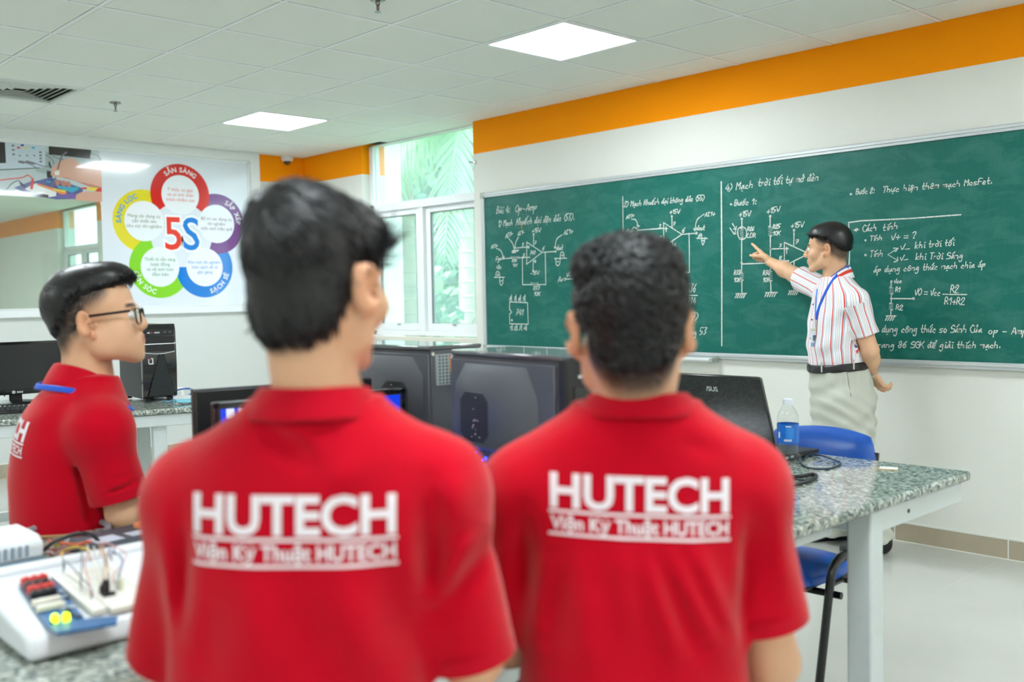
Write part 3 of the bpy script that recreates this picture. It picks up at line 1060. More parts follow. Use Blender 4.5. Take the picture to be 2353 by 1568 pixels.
E_.write('V_', 772, 1082, 890, 1068, 70); E_.write('khi trời tối', 960, 1062, 1460, 1022, 80)
E_.write('V_', 768, 1222, 872, 1200, 64); E_.write('khi Trời Sáng', 970, 1205, 1570, 1190, 80)
E_.write('áp dụng công thức mạch chia áp', 430, 1372, 1860, 1300, 78)
G_ = Sheet(1930, 620, 5.5626, .0072)
G_.dot(660, 152, 9); G_.write('Vcc', 690, 172, 790, 166, 52); G_.line(656, 160, 656, 220); G_.res(658, 220, 315, 26, 5); G_.line(658, 315, 658, 425); G_.dot(658, 368, 10); G_.res(656, 425, 518, 26, 5); G_.line(654, 518, 652, 590); G_.ground(594, 716, 592, 56, 4)
G_.write('R1', 712, 280, 768, 284, 56); G_.write('R2', 718, 508, 800, 518, 60); G_.line(668, 370, 930, 372); G_.dot(940, 370, 12)
G_.write('V0 = Vcc', 955, 325, 1284, 330, 86); G_.line(1320, 314, 1500, 318, 1618, 318); G_.write('R2', 1412, 290, 1512, 292, 90); G_.write('R1+R2', 1338, 440, 1590, 446, 84)
G_.write('áp dụng công thức so Sánh Của', 395, 800, 1812, 802, 92); G_.write('op - Amp', 1900, 820, 2390, 822, 82)
G_.write('trang 86 SGK để giải thích mạch.', 440, 996, 2050, 1000, 78)
obj('chalk_writing', chalk, chalk_mat(), CHALKBOARD, smooth=0)
o = MB()
_p = ony(1199, 519, BY)
o.box(_p.x + 3.3 - .004, _p.x + 3.3 + .004, BY - YB - .0016, BY - YB - .0008, _p.z - 1.53 - .02, _p.z - 1.53 + .02)
obj('orange_mark', o, chalk_mat('orange_chalk', (224, 132, 40)), CHALKBOARD, smooth=0)

# ------------------------------------------------------------------ poster and photo print on the partition glass
def wall_pt(y, z, d=0.0):
    return (XL + .0062 + d, y, z)


PC = (3.832, 1.925)                     # centre of the flower of rings
t = thing('poster', 'white wall poster with five coloured rings around a red and blue 5S', 'poster', (XL + .0062, PC[0], PC[1]))


def pv(y, z, d):
    return (d, y - PC[0], z - PC[1])


M_PW = mat('poster_white', (228, 233, 242), rough=.12, coat=.6)
obj('poster_sheet', MB().box(0, .0012, 3.148 - PC[0], 4.474 - PC[0], 1.313 - PC[1], 2.594 - PC[1]), M_PW, t, smooth=0)
RR = .345
cen = [(PC[0] + RR * math.cos(math.radians(a)), PC[1] + RR * math.sin(math.radians(a))) for a in (162, 234, 306, 18, 90)]
# seen from the room, +Y runs to the right
cen = [(PC[0] - (c[0] - PC[0]) * (-1), c[1]) for c in cen]
pcol = [((229, 214, 40), 'SÀNG LỌC', (70, 160, 225), 'Mang các dụng cụ\ncần thiết vào\nkhu vực thí nghiệm', (110, 120, 70)),
        ((138, 212, 48), 'SĂN SÓC', (245, 248, 245), 'Thiết bị sẵn sàng\nhoạt động\nvà vệ sinh luôn\nđảm bảo', (70, 150, 90)),
        ((10, 124, 214), 'SẠCH SẼ', (245, 248, 250), 'Khu vực thí nghiệm\nluôn sạch sẽ và\ngọn gàng', (60, 120, 200)),
        ((112, 44, 130), 'SẮP XẾP', (245, 240, 248), 'Bố trí các dụng cụ\nthí nghiệm\nmột cách hiệu quả', (120, 80, 130)),
        ((214, 34, 34), 'SẴN SÀNG', (248, 240, 240), 'Ý thức, tự giác\nvà có tinh thần\ntrách nhiệm cao', (214, 80, 76))]
tang = [145, 225, 315, 32, 88]
names = ['yellow', 'green', 'blue', 'purple', 'red']
for k in range(5):
    cy, cz = cen[k]
    rgb, word, wrgb, small, srgb = pcol[k]
    base = math.atan2(cz - PC[1], cy - PC[0])
    d0 = .0014 + .0005 * k
    R0, R1, n = .166, .267, 56
    vs, fs = [], []
    for i in range(n + 1):
        a = base + (i / n - .5) * math.radians(252)
        for r in (R0, R1):
            vs.append(pv(cy + r * math.cos(a), cz + r * math.sin(a), d0))
    for i in range(n):
        fs.append((2 * i, 2 * i + 1, 2 * i + 3, 2 * i + 2))
    rg = obj('ring', MB().add(vs, fs), mat('poster_' + names[k], rgb, rough=.15, coat=.5), t, smooth=0)
    rg['label'] = names[k] + ' ring'
    dk = MB().add([pv(cy + .17 * math.cos(2 * PI * i / 48), cz + .17 * math.sin(2 * PI * i / 48), .0040) for i in range(48)], [tuple(range(48))])
    ds = obj('disc', dk, mat('poster_disc', (238, 242, 247), rough=.15, coat=.5), t, smooth=0)
    # ring word, set round the arc letter by letter
    lt = MB()
    R = (R0 + R1) / 2
    below = k in (1, 2)
    hh = .040
    adv = []
    for ch in word:
        tv, tf = text_geo(ch if ch != ' ' else 'n', 1.0, .02)
        adv.append((tv, tf, (max(v[0] for v in tv) - min(v[0] for v in tv)) * hh / .69 if ch != ' ' else .02, ch))
    tot = sum(a[2] + .005 for a in adv)
    s0 = -tot / 2
    ac = math.radians(tang[k])
    for tv, tf, wd, ch in adv:
        s1 = s0 + wd / 2
        s0 += wd + .005
        if ch == ' ':
            continue
        x0 = (max(v[0] for v in tv) + min(v[0] for v in tv)) / 2
        if below:
            a = ac + s1 / R
            ex, ez = (-math.sin(a), math.cos(a)), (-math.cos(a), -math.sin(a))
        else:
            a = ac - s1 / R
            ex, ez = (math.sin(a), -math.cos(a)), (math.cos(a), math.sin(a))
        oy, oz = cy + R * math.cos(a), cz + R * math.sin(a)
        q = []
        for v in tv:
            u, w_ = (v[0] - x0) * hh / .69, (v[1] - .345) * hh / .69
            q.append(pv(oy + ex[0] * u + ez[0] * w_, oz + ex[1] * u + ez[1] * w_, .0044))
        lt.add(q, tf)
    obj('ring_word', lt, mat('poster_word_' + names[k], wrgb, rough=.2), rg, smooth=0)
    st = MB()
    lines = small.split('\n')
    for li, s_ in enumerate(lines):
        tv, tf = text_geo(s_, .050, .0)
        if k == 4:
            sc = 1.0
        zz = cz + (len(lines) - 1) * .0215 - li * .043 - .012
        st.add([pv(cy + v[0] * .78, zz + v[1] * .78, .0046) for v in tv], tf)
    obj('small_text', st, mat('poster_small_' + names[k], srgb, rough=.3), ds, smooth=0)
big = {'5': ((232, 62, 46), -.075), 'S': ((0, 124, 214), .085)}
for ch, (rgb, dy) in big.items():
    for off, d, mm, nm in ((.055, .0042, mat('poster_halo', (246, 248, 252), rough=.2), 'halo'), (.012, .0047, mat('poster_' + ('five' if ch == '5' else 'ess'), rgb, rough=.15, coat=.5), 'letter')):
        tv, tf = text_geo(ch, 1.0, off)
        k_ = .275 / .69
        o = obj('letter_halo' if nm == 'halo' else 'big_letter', MB().add([pv(PC[0] + dy + v[0] * k_ * .92, PC[1] - .125 + v[1] * k_, d) for v in tv], tf), mm, t, smooth=0)

# photograph print of hands at an electronics bench (flat print, drawn as flat colour shapes)
t = thing('photo_print', 'photo print of hands probing an electronics board beside the 5S poster', 'photo print', (XL + .0062, 2.35, 2.18))


def mpt(x, y, d=.002):
    """point of the print from the close-up view (x, y), as wall coordinates"""
    p = CAM + ray(x / 7.838, 280 + y / 7.838) * 1.0
    k = ray(x / 7.838, 280 + y / 7.838)
    q = CAM + k * (XL / k.x)
    return (d, q.y - 2.35, q.z - 2.18)


pc = [mat('print_' + n_, c_, rough=.15, coat=.6) for n_, c_ in (('grey', (196, 208, 212)), ('instrument', (206, 218, 232)), ('black', (38, 34, 34)), ('skin', (222, 170, 150)), ('skin_dark', (196, 130, 112)), ('red', (214, 60, 50)), ('blue', (84, 92, 150)), ('cyan', (60, 172, 204)), ('orange', (240, 140, 80)), ('yellow', (236, 214, 70)), ('lead', (120, 116, 130)), ('white', (236, 238, 240)), ('violet', (120, 100, 170)), ('navy', (30, 44, 150)), ('desk', (172, 184, 186)))]
obj('print_sheet', MB().box(0, .0012, -1.6, 3.148 - 2.35, 2.187 - 2.18, 2.594 - 2.18), pc[0], t, smooth=0)
pm = MB()
lay = [0]


def shape(mi, *c):
    lay[0] += 1
    pm.add([mpt(c[i], c[i + 1], .0014 + .00003 * lay[0]) for i in range(0, len(c), 2)], [tuple(range(len(c) // 2))], mi)


def wire(mi, w, *c):
    lay[0] += 1
    q = spline([mpt(c[i], c[i + 1], .0014 + .00003 * lay[0]) for i in range(0, len(c), 2)], 5)
    vs, fs = [], []
    for i, p in enumerate(q):
        tt = (q[min(i + 1, len(q) - 1)] - q[max(i - 1, 0)]).normalized()
        n_ = Vector((0, -tt.z, tt.y)) * w
        vs += [p + n_, p - n_]
    pm.add(vs, [(2 * i, 2 * i + 1, 2 * i + 3, 2 * i + 2) for i in range(len(q) - 1)], mi)


shape(14, 640, 560, 1815, 660, 1830, 1180, 640, 900)
shape(1, -200, 325, 800, 410, 812, 820, -200, 880)
shape(2, -200, 335, 82, 345, 104, 745, -200, 755)
shape(2, -200, 868, 700, 826, 700, 840, -200, 886)
shape(2, 870, 425, 1640, 492, 1612, 668, 875, 590)
for mi, x, y in ((5, 328, 468), (13, 395, 424), (9, 462, 468), (7, 592, 468)):
    shape(mi, x - 28, y - 15, x + 28, y - 15, x + 28, y + 17, x - 28, y + 17)
for x, y in ((228, 432), (232, 508), (238, 588), (722, 552), (724, 610), (726, 664), (728, 718)):
    shape(10, x - 24, y - 15, x + 24, y - 15, x + 24, y + 15, x - 24, y + 15)
for x in (345, 478, 606):
    shape(10, x - 20, 600, x + 10, 596, x + 30, 628, x - 4, 624)
wire(10, .0035, 320, 720, 450, 740, 560, 780, 640, 828); wire(10, .0035, 450, 710, 600, 740, 760, 800, 890, 806)
shape(10, 318, 700, 400, 706, 470, 730, 420, 760, 330, 742); shape(10, 452, 694, 560, 720, 640, 760, 600, 776, 470, 736)
wire(2, .0018, 812, 545, 940, 620, 1080, 676, 1180, 690); wire(2, .0018, 812, 590, 930, 680, 968, 760); wire(2, .0015, 1480, 510, 1700, 590, 1812, 662)
shape(2, 880, 700, 925, 830, 900, 840, 865, 760); shape(2, 836, 880, 940, 900, 930, 1030, 836, 1000)
shape(6, 240, 1190, 520, 1085, 640, 1070, 900, 1000, 1200, 1100, 1480, 1200, 1500, 1390, 1000, 1400, 560, 1330)
shape(11, 440, 1215, 560, 1140, 640, 1110, 1010, 1260, 1005, 1340, 860, 1360); shape(2, 590, 1260, 868, 1320, 866, 1378, 580, 1300)
shape(8, 660, 1110, 1010, 1210, 1200, 1280, 1150, 1340, 990, 1260, 660, 1140); shape(9, 950, 1200, 1190, 1240, 1170, 1275, 960, 1235)
shape(7, 1030, 1150, 1120, 1170, 1410, 1180, 1410, 1220, 1290, 1280, 1160, 1230, 1030, 1190); shape(7, 830, 1060, 910, 1080, 910, 1104, 830, 1086)
shape(5, 1470, 1180, 1560, 1185, 1550, 1220, 1460, 1215); shape(9, 1560, 1180, 1790, 1180, 1720, 1250, 1560, 1230); shape(5, 1760, 1190, 1826, 1190, 1826, 1262, 1700, 1256)
shape(12, 1000, 1320, 1300, 1290, 1380, 1330, 1350, 1400, 1010, 1360)
shape(3, 905, 960, 920, 860, 1040, 720, 1190, 668, 1320, 655, 1400, 740, 1500, 780, 1818, 800, 1826, 1190, 1600, 1175, 1280, 1040, 1100, 1010, 970, 990)
shape(4, 1100, 1005, 1300, 1050, 1620, 1180, 1826, 1200, 1826, 1180, 1600, 1120, 1400, 1080, 1200, 1010)
shape(4, 980, 1060, 1040, 1040, 1080, 1090, 1050, 1150, 1000, 1150); shape(4, 1080, 1060, 1160, 1060, 1200, 1130, 1150, 1180, 1100, 1150); shape(4, 1180, 1070, 1250, 1080, 1280, 1150, 1250, 1180, 1200, 1160)
shape(11, 968, 900, 1060, 880, 1062, 960, 990, 966)
shape(3, 1345, 1410, 1370, 1310, 1480, 1260, 1826, 1262, 1832, 1445, 1400, 1420)
wire(10, .006, 1200, 545, 1110, 620, 1060, 760, 1030, 860); wire(10, .005, 1000, 1000, 960, 1090, 925, 1180)
wire(5, .004, -200, 1090, 100, 1040, 380, 1010, 490, 965, 560, 1010, 575, 1060); shape(5, 550, 1060, 590, 1000, 608, 1090, 580, 1225, 535, 1215)
wire(2, .0025, -150, 1300, 80, 1240, 200, 1120, 310, 1062, 350, 1075); shape(2, 330, 1065, 400, 1110, 470, 1190, 430, 1180, 360, 1130)
obj('print_picture', pm, pc, t, smooth=0)
# ------------------------------------------------------------------ outdoors beyond the window
GRD = -0.5
struct(obj('ground_outside', MB().box(-60, 40, YB + .26, 70, GRD - .1, GRD), mat('grass_ground', (96, 130, 78), rough=.9, noise=.3, nscale=3), smooth=0))
ro = random.Random(11)


def leaf_mat(name, rgb):
    """leaf: reflects and lets light through"""
    if name in MATS:
        return MATS[name]
    m = bpy.data.materials.new(name)
    m.use_nodes = True
    nt, L = m.node_tree.nodes, m.node_tree.links
    b = nt['Principled BSDF']
    b.inputs['Base Color'].default_value = (*lin(rgb), 1)
    b.inputs['Roughness'].default_value = .38
    tl = N(nt, 'ShaderNodeBsdfTranslucent')
    tl.inputs[0].default_value = (*lin(tuple(min(255, int(c * 1.1)) for c in rgb)), 1)
    mx = N(nt, 'ShaderNodeMixShader')
    mx.inputs[0].default_value = .4
    L.new(b.outputs[0], mx.inputs[1])
    L.new(tl.outputs[0], mx.inputs[2])
    L.new(mx.outputs[0], nt['Material Output'].inputs[0])
    MATS[name] = m
    return m


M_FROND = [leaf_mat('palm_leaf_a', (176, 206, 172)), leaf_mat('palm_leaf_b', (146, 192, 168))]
M_TRUNK = mat('palm_trunk', (176, 172, 158), rough=.9, noise=.25, nscale=9)
M_BARK = mat('tree_bark', (126, 112, 92), rough=.95, noise=.3, nscale=12)


def frond_mb(L, yaw, lift, droop, nleaf=46, wl=.55):
    """a feather-shaped palm leaf: arched midrib with two rows of hanging leaflets"""
    b = MB()
    d = Vector((math.cos(yaw), math.sin(yaw), 0))
    sd = Vector((-d.y, d.x, 0))
    rib = []
    for i in range(17):
        s = i / 16
        rib.append(d * (L * (s - .18 * s * s * droop)) + Vector((0, 0, L * (lift * s - droop * .85 * s * s))))
    b.tube(rib, [.022 * (1 - .85 * i / 16) + .003 for i in range(17)], 5)
    for i in range(nleaf):
        s = .16 + .83 * i / nleaf
        k = s * 16
        j = min(15, int(k))
        p = rib[j].lerp(rib[j + 1], k - j)
        tg = (rib[j + 1] - rib[j]).normalized()
        ln = wl * math.sin(PI * (.12 + .86 * s)) ** .6 * ro.uniform(.85, 1.1)
        for sg in (-1, 1):
            dr = (sd * sg * .75 + tg * .62 + Vector((0, 0, -.28 - .3 * ro.random()))).normalized()
            w = .021
            q1 = p + dr * ln * .5 + Vector((0, 0, -.04 * ln))
            q2 = p + dr * ln + Vector((0, 0, -.26 * ln))
            wv = tg * w
            b.add([p - wv * .5, p + wv * .5, q1 + wv, q1 - wv, q2], [(0, 1, 2, 3), (3, 2, 4)])
    return b


def palm(x, y, h, tr, n, L, label, seed, lean=(0, 0)):
    ro.seed(seed)
    t = thing('palm_tree', label, 'tree', (x, y, GRD))
    pts = [Vector((lean[0] * s * s, lean[1] * s * s, h * s)) for s in [i / 10 for i in range(11)]]
    b = MB().tube(pts, [tr * (1.15 - .35 * i / 10) for i in range(11)], 14)
    for i in range(1, 26):
        s = i / 26
        p = Vector((lean[0] * s * s, lean[1] * s * s, h * s))
        b.lathe([(tr * (1.15 - .35 * s) * 1.0, -.02), (tr * (1.15 - .35 * s) * 1.05, 0), (tr * (1.15 - .35 * s), .02)], p, n=14, closed=False)
    obj('trunk', b, M_TRUNK, t)
    top = pts[-1]
    for k in range(n):
        f = frond_mb(L * ro.uniform(.85, 1.1), 2 * PI * k / n + ro.uniform(-.2, .2), ro.uniform(.15, .8), ro.uniform(.9, 1.35))
        f.v = [(v[0] + top.x, v[1] + top.y, v[2] + top.z) for v in f.v]
        obj('frond', f, M_FROND[k % 2], t, smooth=0)
    return t


def bush(x, y, z0, rx, rz, nl, size, label, name, cat, cols, seed, trunk=0.0):
    """leafy crown of many folded leaves on stems"""
    ro.seed(seed)
    t = thing(name, label, cat, (x, y, GRD))
    b = MB()
    if trunk:
        b.tube([(0, 0, 0), (.05, 0, z0 * .6), (0, .05, z0 + rz * .5)], [trunk, trunk * .8, trunk * .5], 8)
    for k in range(7):
        a = 2 * PI * k / 7
        b.tube([(0, 0, max(0, z0 - rz * .6) if trunk else 0), (rx * .35 * math.cos(a), rx * .35 * math.sin(a), z0), (rx * .8 * math.cos(a), rx * .8 * math.sin(a), z0 + rz * .5)], [.03, .02, .008], 5)
    obj('trunk' if trunk else 'stems', b, M_BARK, t)
    f = MB()
    blobs = [(ro.uniform(-.6, .6), ro.uniform(-.6, .6), ro.uniform(-.6, .6), ro.uniform(.35, .6)) for _ in range(10)]
    for k in range(nl):
        bx, by, bz, br = ro.choice(blobs)
        v = Vector((ro.gauss(0, 1), ro.gauss(0, 1), ro.gauss(0, 1))).normalized() * br * ro.uniform(.6, 1)
        p = Vector(((bx + v.x) * rx, (by + v.y) * rx, z0 + (bz + v.z) * rz))
        if p.z < .05:
            continue
        dr = (v + Vector((ro.gauss(0, .5), ro.gauss(0, .5), ro.gauss(-.2, .5)))).normalized()
        sd = dr.orthogonal().normalized() * size * .32
        m_ = p + dr * size * .5 + Vector((0, 0, -.06 * size))
        f.add([p, m_ + sd, p + dr * size, m_ - sd], [(0, 1, 2), (0, 2, 3)], k % len(cols))
    obj('foliage', f, cols, t, smooth=0)
    return t


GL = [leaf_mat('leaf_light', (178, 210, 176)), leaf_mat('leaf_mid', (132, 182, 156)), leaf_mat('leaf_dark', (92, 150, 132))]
p = C(925, 600, 12.0)
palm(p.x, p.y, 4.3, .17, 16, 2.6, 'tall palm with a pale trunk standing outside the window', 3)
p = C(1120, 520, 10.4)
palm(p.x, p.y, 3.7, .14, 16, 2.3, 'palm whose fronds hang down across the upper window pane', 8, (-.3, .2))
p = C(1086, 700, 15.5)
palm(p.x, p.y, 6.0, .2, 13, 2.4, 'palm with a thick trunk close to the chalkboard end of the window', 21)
for k, (px_, d, z0, rx, rz, nl, sz, lb) in enumerate((
        (985, 13.0, 1.1, .8, 1.0, 900, .22, 'low broad shrub seen through the left window sash'),
        (1052, 10.0, .75, .7, .8, 800, .20, 'low pale shrub seen through the right window sash'),
        (900, 16.5, 1.4, 1.0, 1.3, 1000, .24, 'shrub behind the pale palm trunk'))):
    p = C(px_, 700, d)
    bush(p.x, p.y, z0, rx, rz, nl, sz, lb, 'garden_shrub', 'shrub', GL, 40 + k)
for k, (px_, d, z0, rx, rz, nl, sz, lb) in enumerate((
        (855, 22.0, 4.2, 2.4, 3.2, 2600, .36, 'leafy tree behind the palms, nearest the poster wall'),
        (985, 21.0, 4.2, 2.2, 3.4, 2800, .36, 'leafy tree in the middle of the garden beyond the palms'),
        (1110, 21.5, 4.2, 2.3, 3.4, 2600, .36, 'leafy tree behind the thick palm trunk'))):
    p = C(px_, 650, d)
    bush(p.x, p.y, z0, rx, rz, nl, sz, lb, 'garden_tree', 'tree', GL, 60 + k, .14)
p = C(868, 560, 9.6)
t = thing('building_column', 'bright white column of the building outside the window', 'column', (p.x, p.y, GRD))
obj('column_shaft', MB().box(-.13, .13, -.2, .2, 0, 6), mat('white_render', (236, 238, 238), rough=.8), t, smooth=0)
obj('column_base', MB().box(-.17, .17, -.24, .24, 0, .25), mat('white_render', (236, 238, 238)), t, smooth=0)
# ------------------------------------------------------------------ benches
TH = 0.80
M_GRAN = granite_mat()
M_STEEL = mat('grey_painted_steel', (206, 214, 214), rough=.38, noise=.04, nscale=30)
M_BLACK = mat('black_plastic', (24, 25, 27), rough=.42)
M_BLACKG = mat('gloss_black_plastic', (14, 15, 18), rough=.12, coat=.6)
M_DGREY = mat('dark_grey_steel', (78, 80, 87), rough=.42, noise=.05, nscale=200)
M_CABLE = mat('black_cable', (26, 27, 30), rough=.45)


def bench(label, loc, rotz, x0, x1, y0, y1, legs, rails, top=TH):
    """granite top on a welded steel frame; legs = corners, rails = boxes"""
    t = thing('lab_bench', label, 'table', loc, rotz, 'granite lab benches')
    obj('granite_top', MB().box(x0, x1, y0, y1, top - .028, top), M_GRAN, t, bevel=.008, seg=3)
    for (x, y) in legs:
        b = MB().box(x - .034, x + .034, y - .034, y + .034, .012, top - .03)
        l = obj('leg', b, M_STEEL, t, bevel=.006)
        obj('foot_cap', MB().box(x - .026, x + .026, y - .026, y + .026, 0, .014), M_BLACK, l, smooth=0)
    b = MB()
    for r in rails:
        b.box(*r)
    obj('frame_rails', b, M_STEEL, t, bevel=.004)
    return t


# bench with the laptop: right end edge at x = -1.19, far edge at y = 2.97
zr0, zr1 = TH - .09, TH - .031
t = bench('granite lab bench nearest the teacher, carrying the laptop and water bottle', (0, 0, 0), 0, -2.74, -1.19, 1.17, 2.975,
          ((-1.235, 2.412), (-2.66, 2.412), (-1.245, 1.25), (-2.66, 1.25)),
          ((-1.266, -1.206, 2.446, 2.95, zr0, zr1), (-2.69, -2.63, 1.28, 2.95, zr0, zr1), (-1.33, -1.29, 1.2, 2.345, zr0 - .005, zr1),
           (-2.63, -1.27, 2.385, 2.44, zr0, zr1), (-2.63, -1.3, 1.22, 1.28, zr0, zr1), (-2.69, -1.31, 2.91, 2.95, zr0 + .02, zr1)))
b = MB().tube([(-1.2065, 2.60, TH - .06), (-1.2045, 2.60, TH - .06)], .006, 10)
obj('bolt_hole', b, M_BLACK, t)
t = bench('granite lab bench in front with the white electronics trainer on it', (0, 0, 0), 0, -2.42, -1.26, -.35, 1.155,
          ((-1.33, -.28), (-2.36, -.28), (-1.33, .78), (-2.36, .78)),
          ((-1.36, -1.31, -.28, 1.1, zr0, zr1), (-2.39, -2.33, -.28, 1.1, zr0, zr1), (-2.36, -1.33, -.31, -.25, zr0, zr1), (-2.36, -1.33, .75, .81, zr0, zr1)))
# far bench, slightly askew
pa, pb = onz(0, 966, TH), onz(453, 935, TH)
rz = math.atan2(-(pb.x - pa.x), pb.y - pa.y)
FB = Matrix.Translation(pb) @ Matrix.Rotation(rz, 4, 'Z')
FBT = bench('long granite bench at the back of the room carrying the dark monitor and tower', (pb.x, pb.y, 0), rz, -.66, 0, -2.2, .42,
            ((-.07, -.18), (-.60, -.18), (-.07, -1.32), (-.60, -1.32)),
            ((-.04, -.015, -2.15, .40, zr0, zr1 + .001), (-.63, -.60, -2.15, .40, zr0, zr1 + .001), (-.60, -.07, -.20, -.16, zr0, zr1), (-.60, -.07, -1.34, -1.30, zr0, zr1),
             (-.62, -.58, -1.3, -.2, .20, .25)))

# ------------------------------------------------------------------ monitors
M_SCREEN_OFF = mat('screen_off', (34, 36, 37), rough=.25, spec=.6)


def screen_lit():
    """blue desktop shown on a lit screen"""
    m = mat('screen_lit_blue', (2, 4, 10), rough=.2, emis=(20, 60, 220), estr=.55)
    return m


def monitor(label, loc, rotz, w, h, lift, lit=False, logo=True):
    """faces local +x; loc = centre of the foot on the table"""
    t = thing('monitor', label, 'monitor', loc, rotz, 'computer monitors')
    z0, z1 = lift, lift + h
    obj('housing', MB().box(-.012, .012, -w / 2, w / 2, z0, z1).box(-.035, -.012, -w * .32, w * .32, z0 + .05, z1 - .07), M_BLACK, t, bevel=.006)
    b = MB()
    e = .016
    for a in ((-w / 2, w / 2, z1 - e, z1), (-w / 2, w / 2, z0, z0 + e * 1.7), (-w / 2, -w / 2 + e, z0, z1), (w / 2 - e, w / 2, z0, z1)):
        b.box(.010, .0175, a[0], a[1], a[2], a[3])
    obj('bezel', b, M_BLACKG, t, bevel=.002)
    s = obj('screen', MB().box(.011, .0135, -w / 2 + e, w / 2 - e, z0 + e * 1.7, z1 - e), screen_lit() if lit else M_SCREEN_OFF, t, smooth=0)
    if lit:
        iw, ih = w - 2 * e, h - 2.7 * e
        for nm, ya, yb, za, zb, rgb in (('screen_window', .30, .497, .60, .76, (230, 235, 250)), ('screen_icon', -.47, -.43, .84, .93, (225, 230, 250)), ('screen_icon', -.41, -.385, .84, .93, (225, 230, 250)), ('screen_banner', .36, .44, .66, .70, (240, 150, 80))):
            obj(nm, MB().box(.0136, .0143 if nm == 'screen_banner' else .0140, iw * ya, iw * yb, z0 + h * za, z0 + h * zb), mat('screen_' + ('orange' if nm == 'screen_banner' else 'white'), (10, 10, 12), emis=rgb, estr=.5), s, smooth=0)
    obj('neck', MB().box(-.034, -.012, -.032, .032, .012, z0 + .12), M_BLACK, t, bevel=.004)
    obj('foot', MB().lathe([(.0, 0), (.118, 0), (.12, .006), (.10, .013), (0, .016)], n=28), M_BLACK, t)
    if logo:
        b = MB().lathe([(.009, 0), (.009, .0006)], (.0176, -.014, z0 + e * .85), axis=0, n=16)
        for k in range(4):
            b.box(.0176, .0182, .002 + k * .008, .008 + k * .008, z0 + e * .5, z0 + e * 1.1)
        obj('maker_mark', b, mat('silver_print', (200, 204, 206), rough=.3), t, smooth=0)
    return t


# back bench monitor: its top left corner is beyond the picture
def fb(x, y, z=0.0):
    return FB @ Vector((x, y, z))


q = onz(42, 928, TH)
mon_rz = rz + .10
m0 = C(0, 781, q.length and (q - CAM).dot(CF))
monitor('switched-off black monitor on the back bench behind the student with glasses', (q.x - .03, q.y + .0, TH), mon_rz, .50, .29, .05)

# two monitors back to back behind the front students
P1, P2 = C(485, 925, 2.28), C(925, 890, 2.57)
d = (P2 - P1)
a1 = math.atan2(d.y, d.x) - PI / 2
w1 = math.hypot(d.x, d.y)
c1 = (P1 + P2) / 2
monitor('lit monitor with a blue desktop, behind the foremost student with black hair', (c1.x, c1.y, TH), a1, w1, P1.z - TH - .07, .07, True, False)
P3, P4 = C(455, 898, 2.42), C(866, 870, 2.69)
d = (P4 - P3)
a2 = math.atan2(d.y, d.x) - PI / 2
c2 = (P3 + P4) / 2
monitor('black monitor turned away, standing right behind the lit blue one', (c2.x - .03, c2.y, TH), a2 + PI, math.hypot(d.x, d.y), P3.z - TH - .07, .07, False, False)

# ------------------------------------------------------------------ keyboard on the back bench
kq = onz(20, 948, TH)
t = thing('keyboard', 'black keyboard on the back bench in front of the dark monitor', 'keyboard', (kq.x - .02, kq.y - .12, TH), rz)
obj('key_base', MB().prism([(-.075, 0), (.075, 0), (.075, .012), (-.075, .024)], 1, -.22, .22), M_BLACK, t, bevel=.004)
b = MB()
for r in range(6):
    x = -.064 + r * .0235
    zt = .024 - (x + .075) / .15 * .012
    for k in range(20):
        y = -.212 + k * .0214
        b.box(x, x + .019, y, y + .0175, zt - .003, zt + .008)
kk = obj('keys', b, mat('key_black', (36, 37, 40), rough=.5), t, smooth=0, bevel=.002, seg=1)
kk['kind'] = 'stuff'


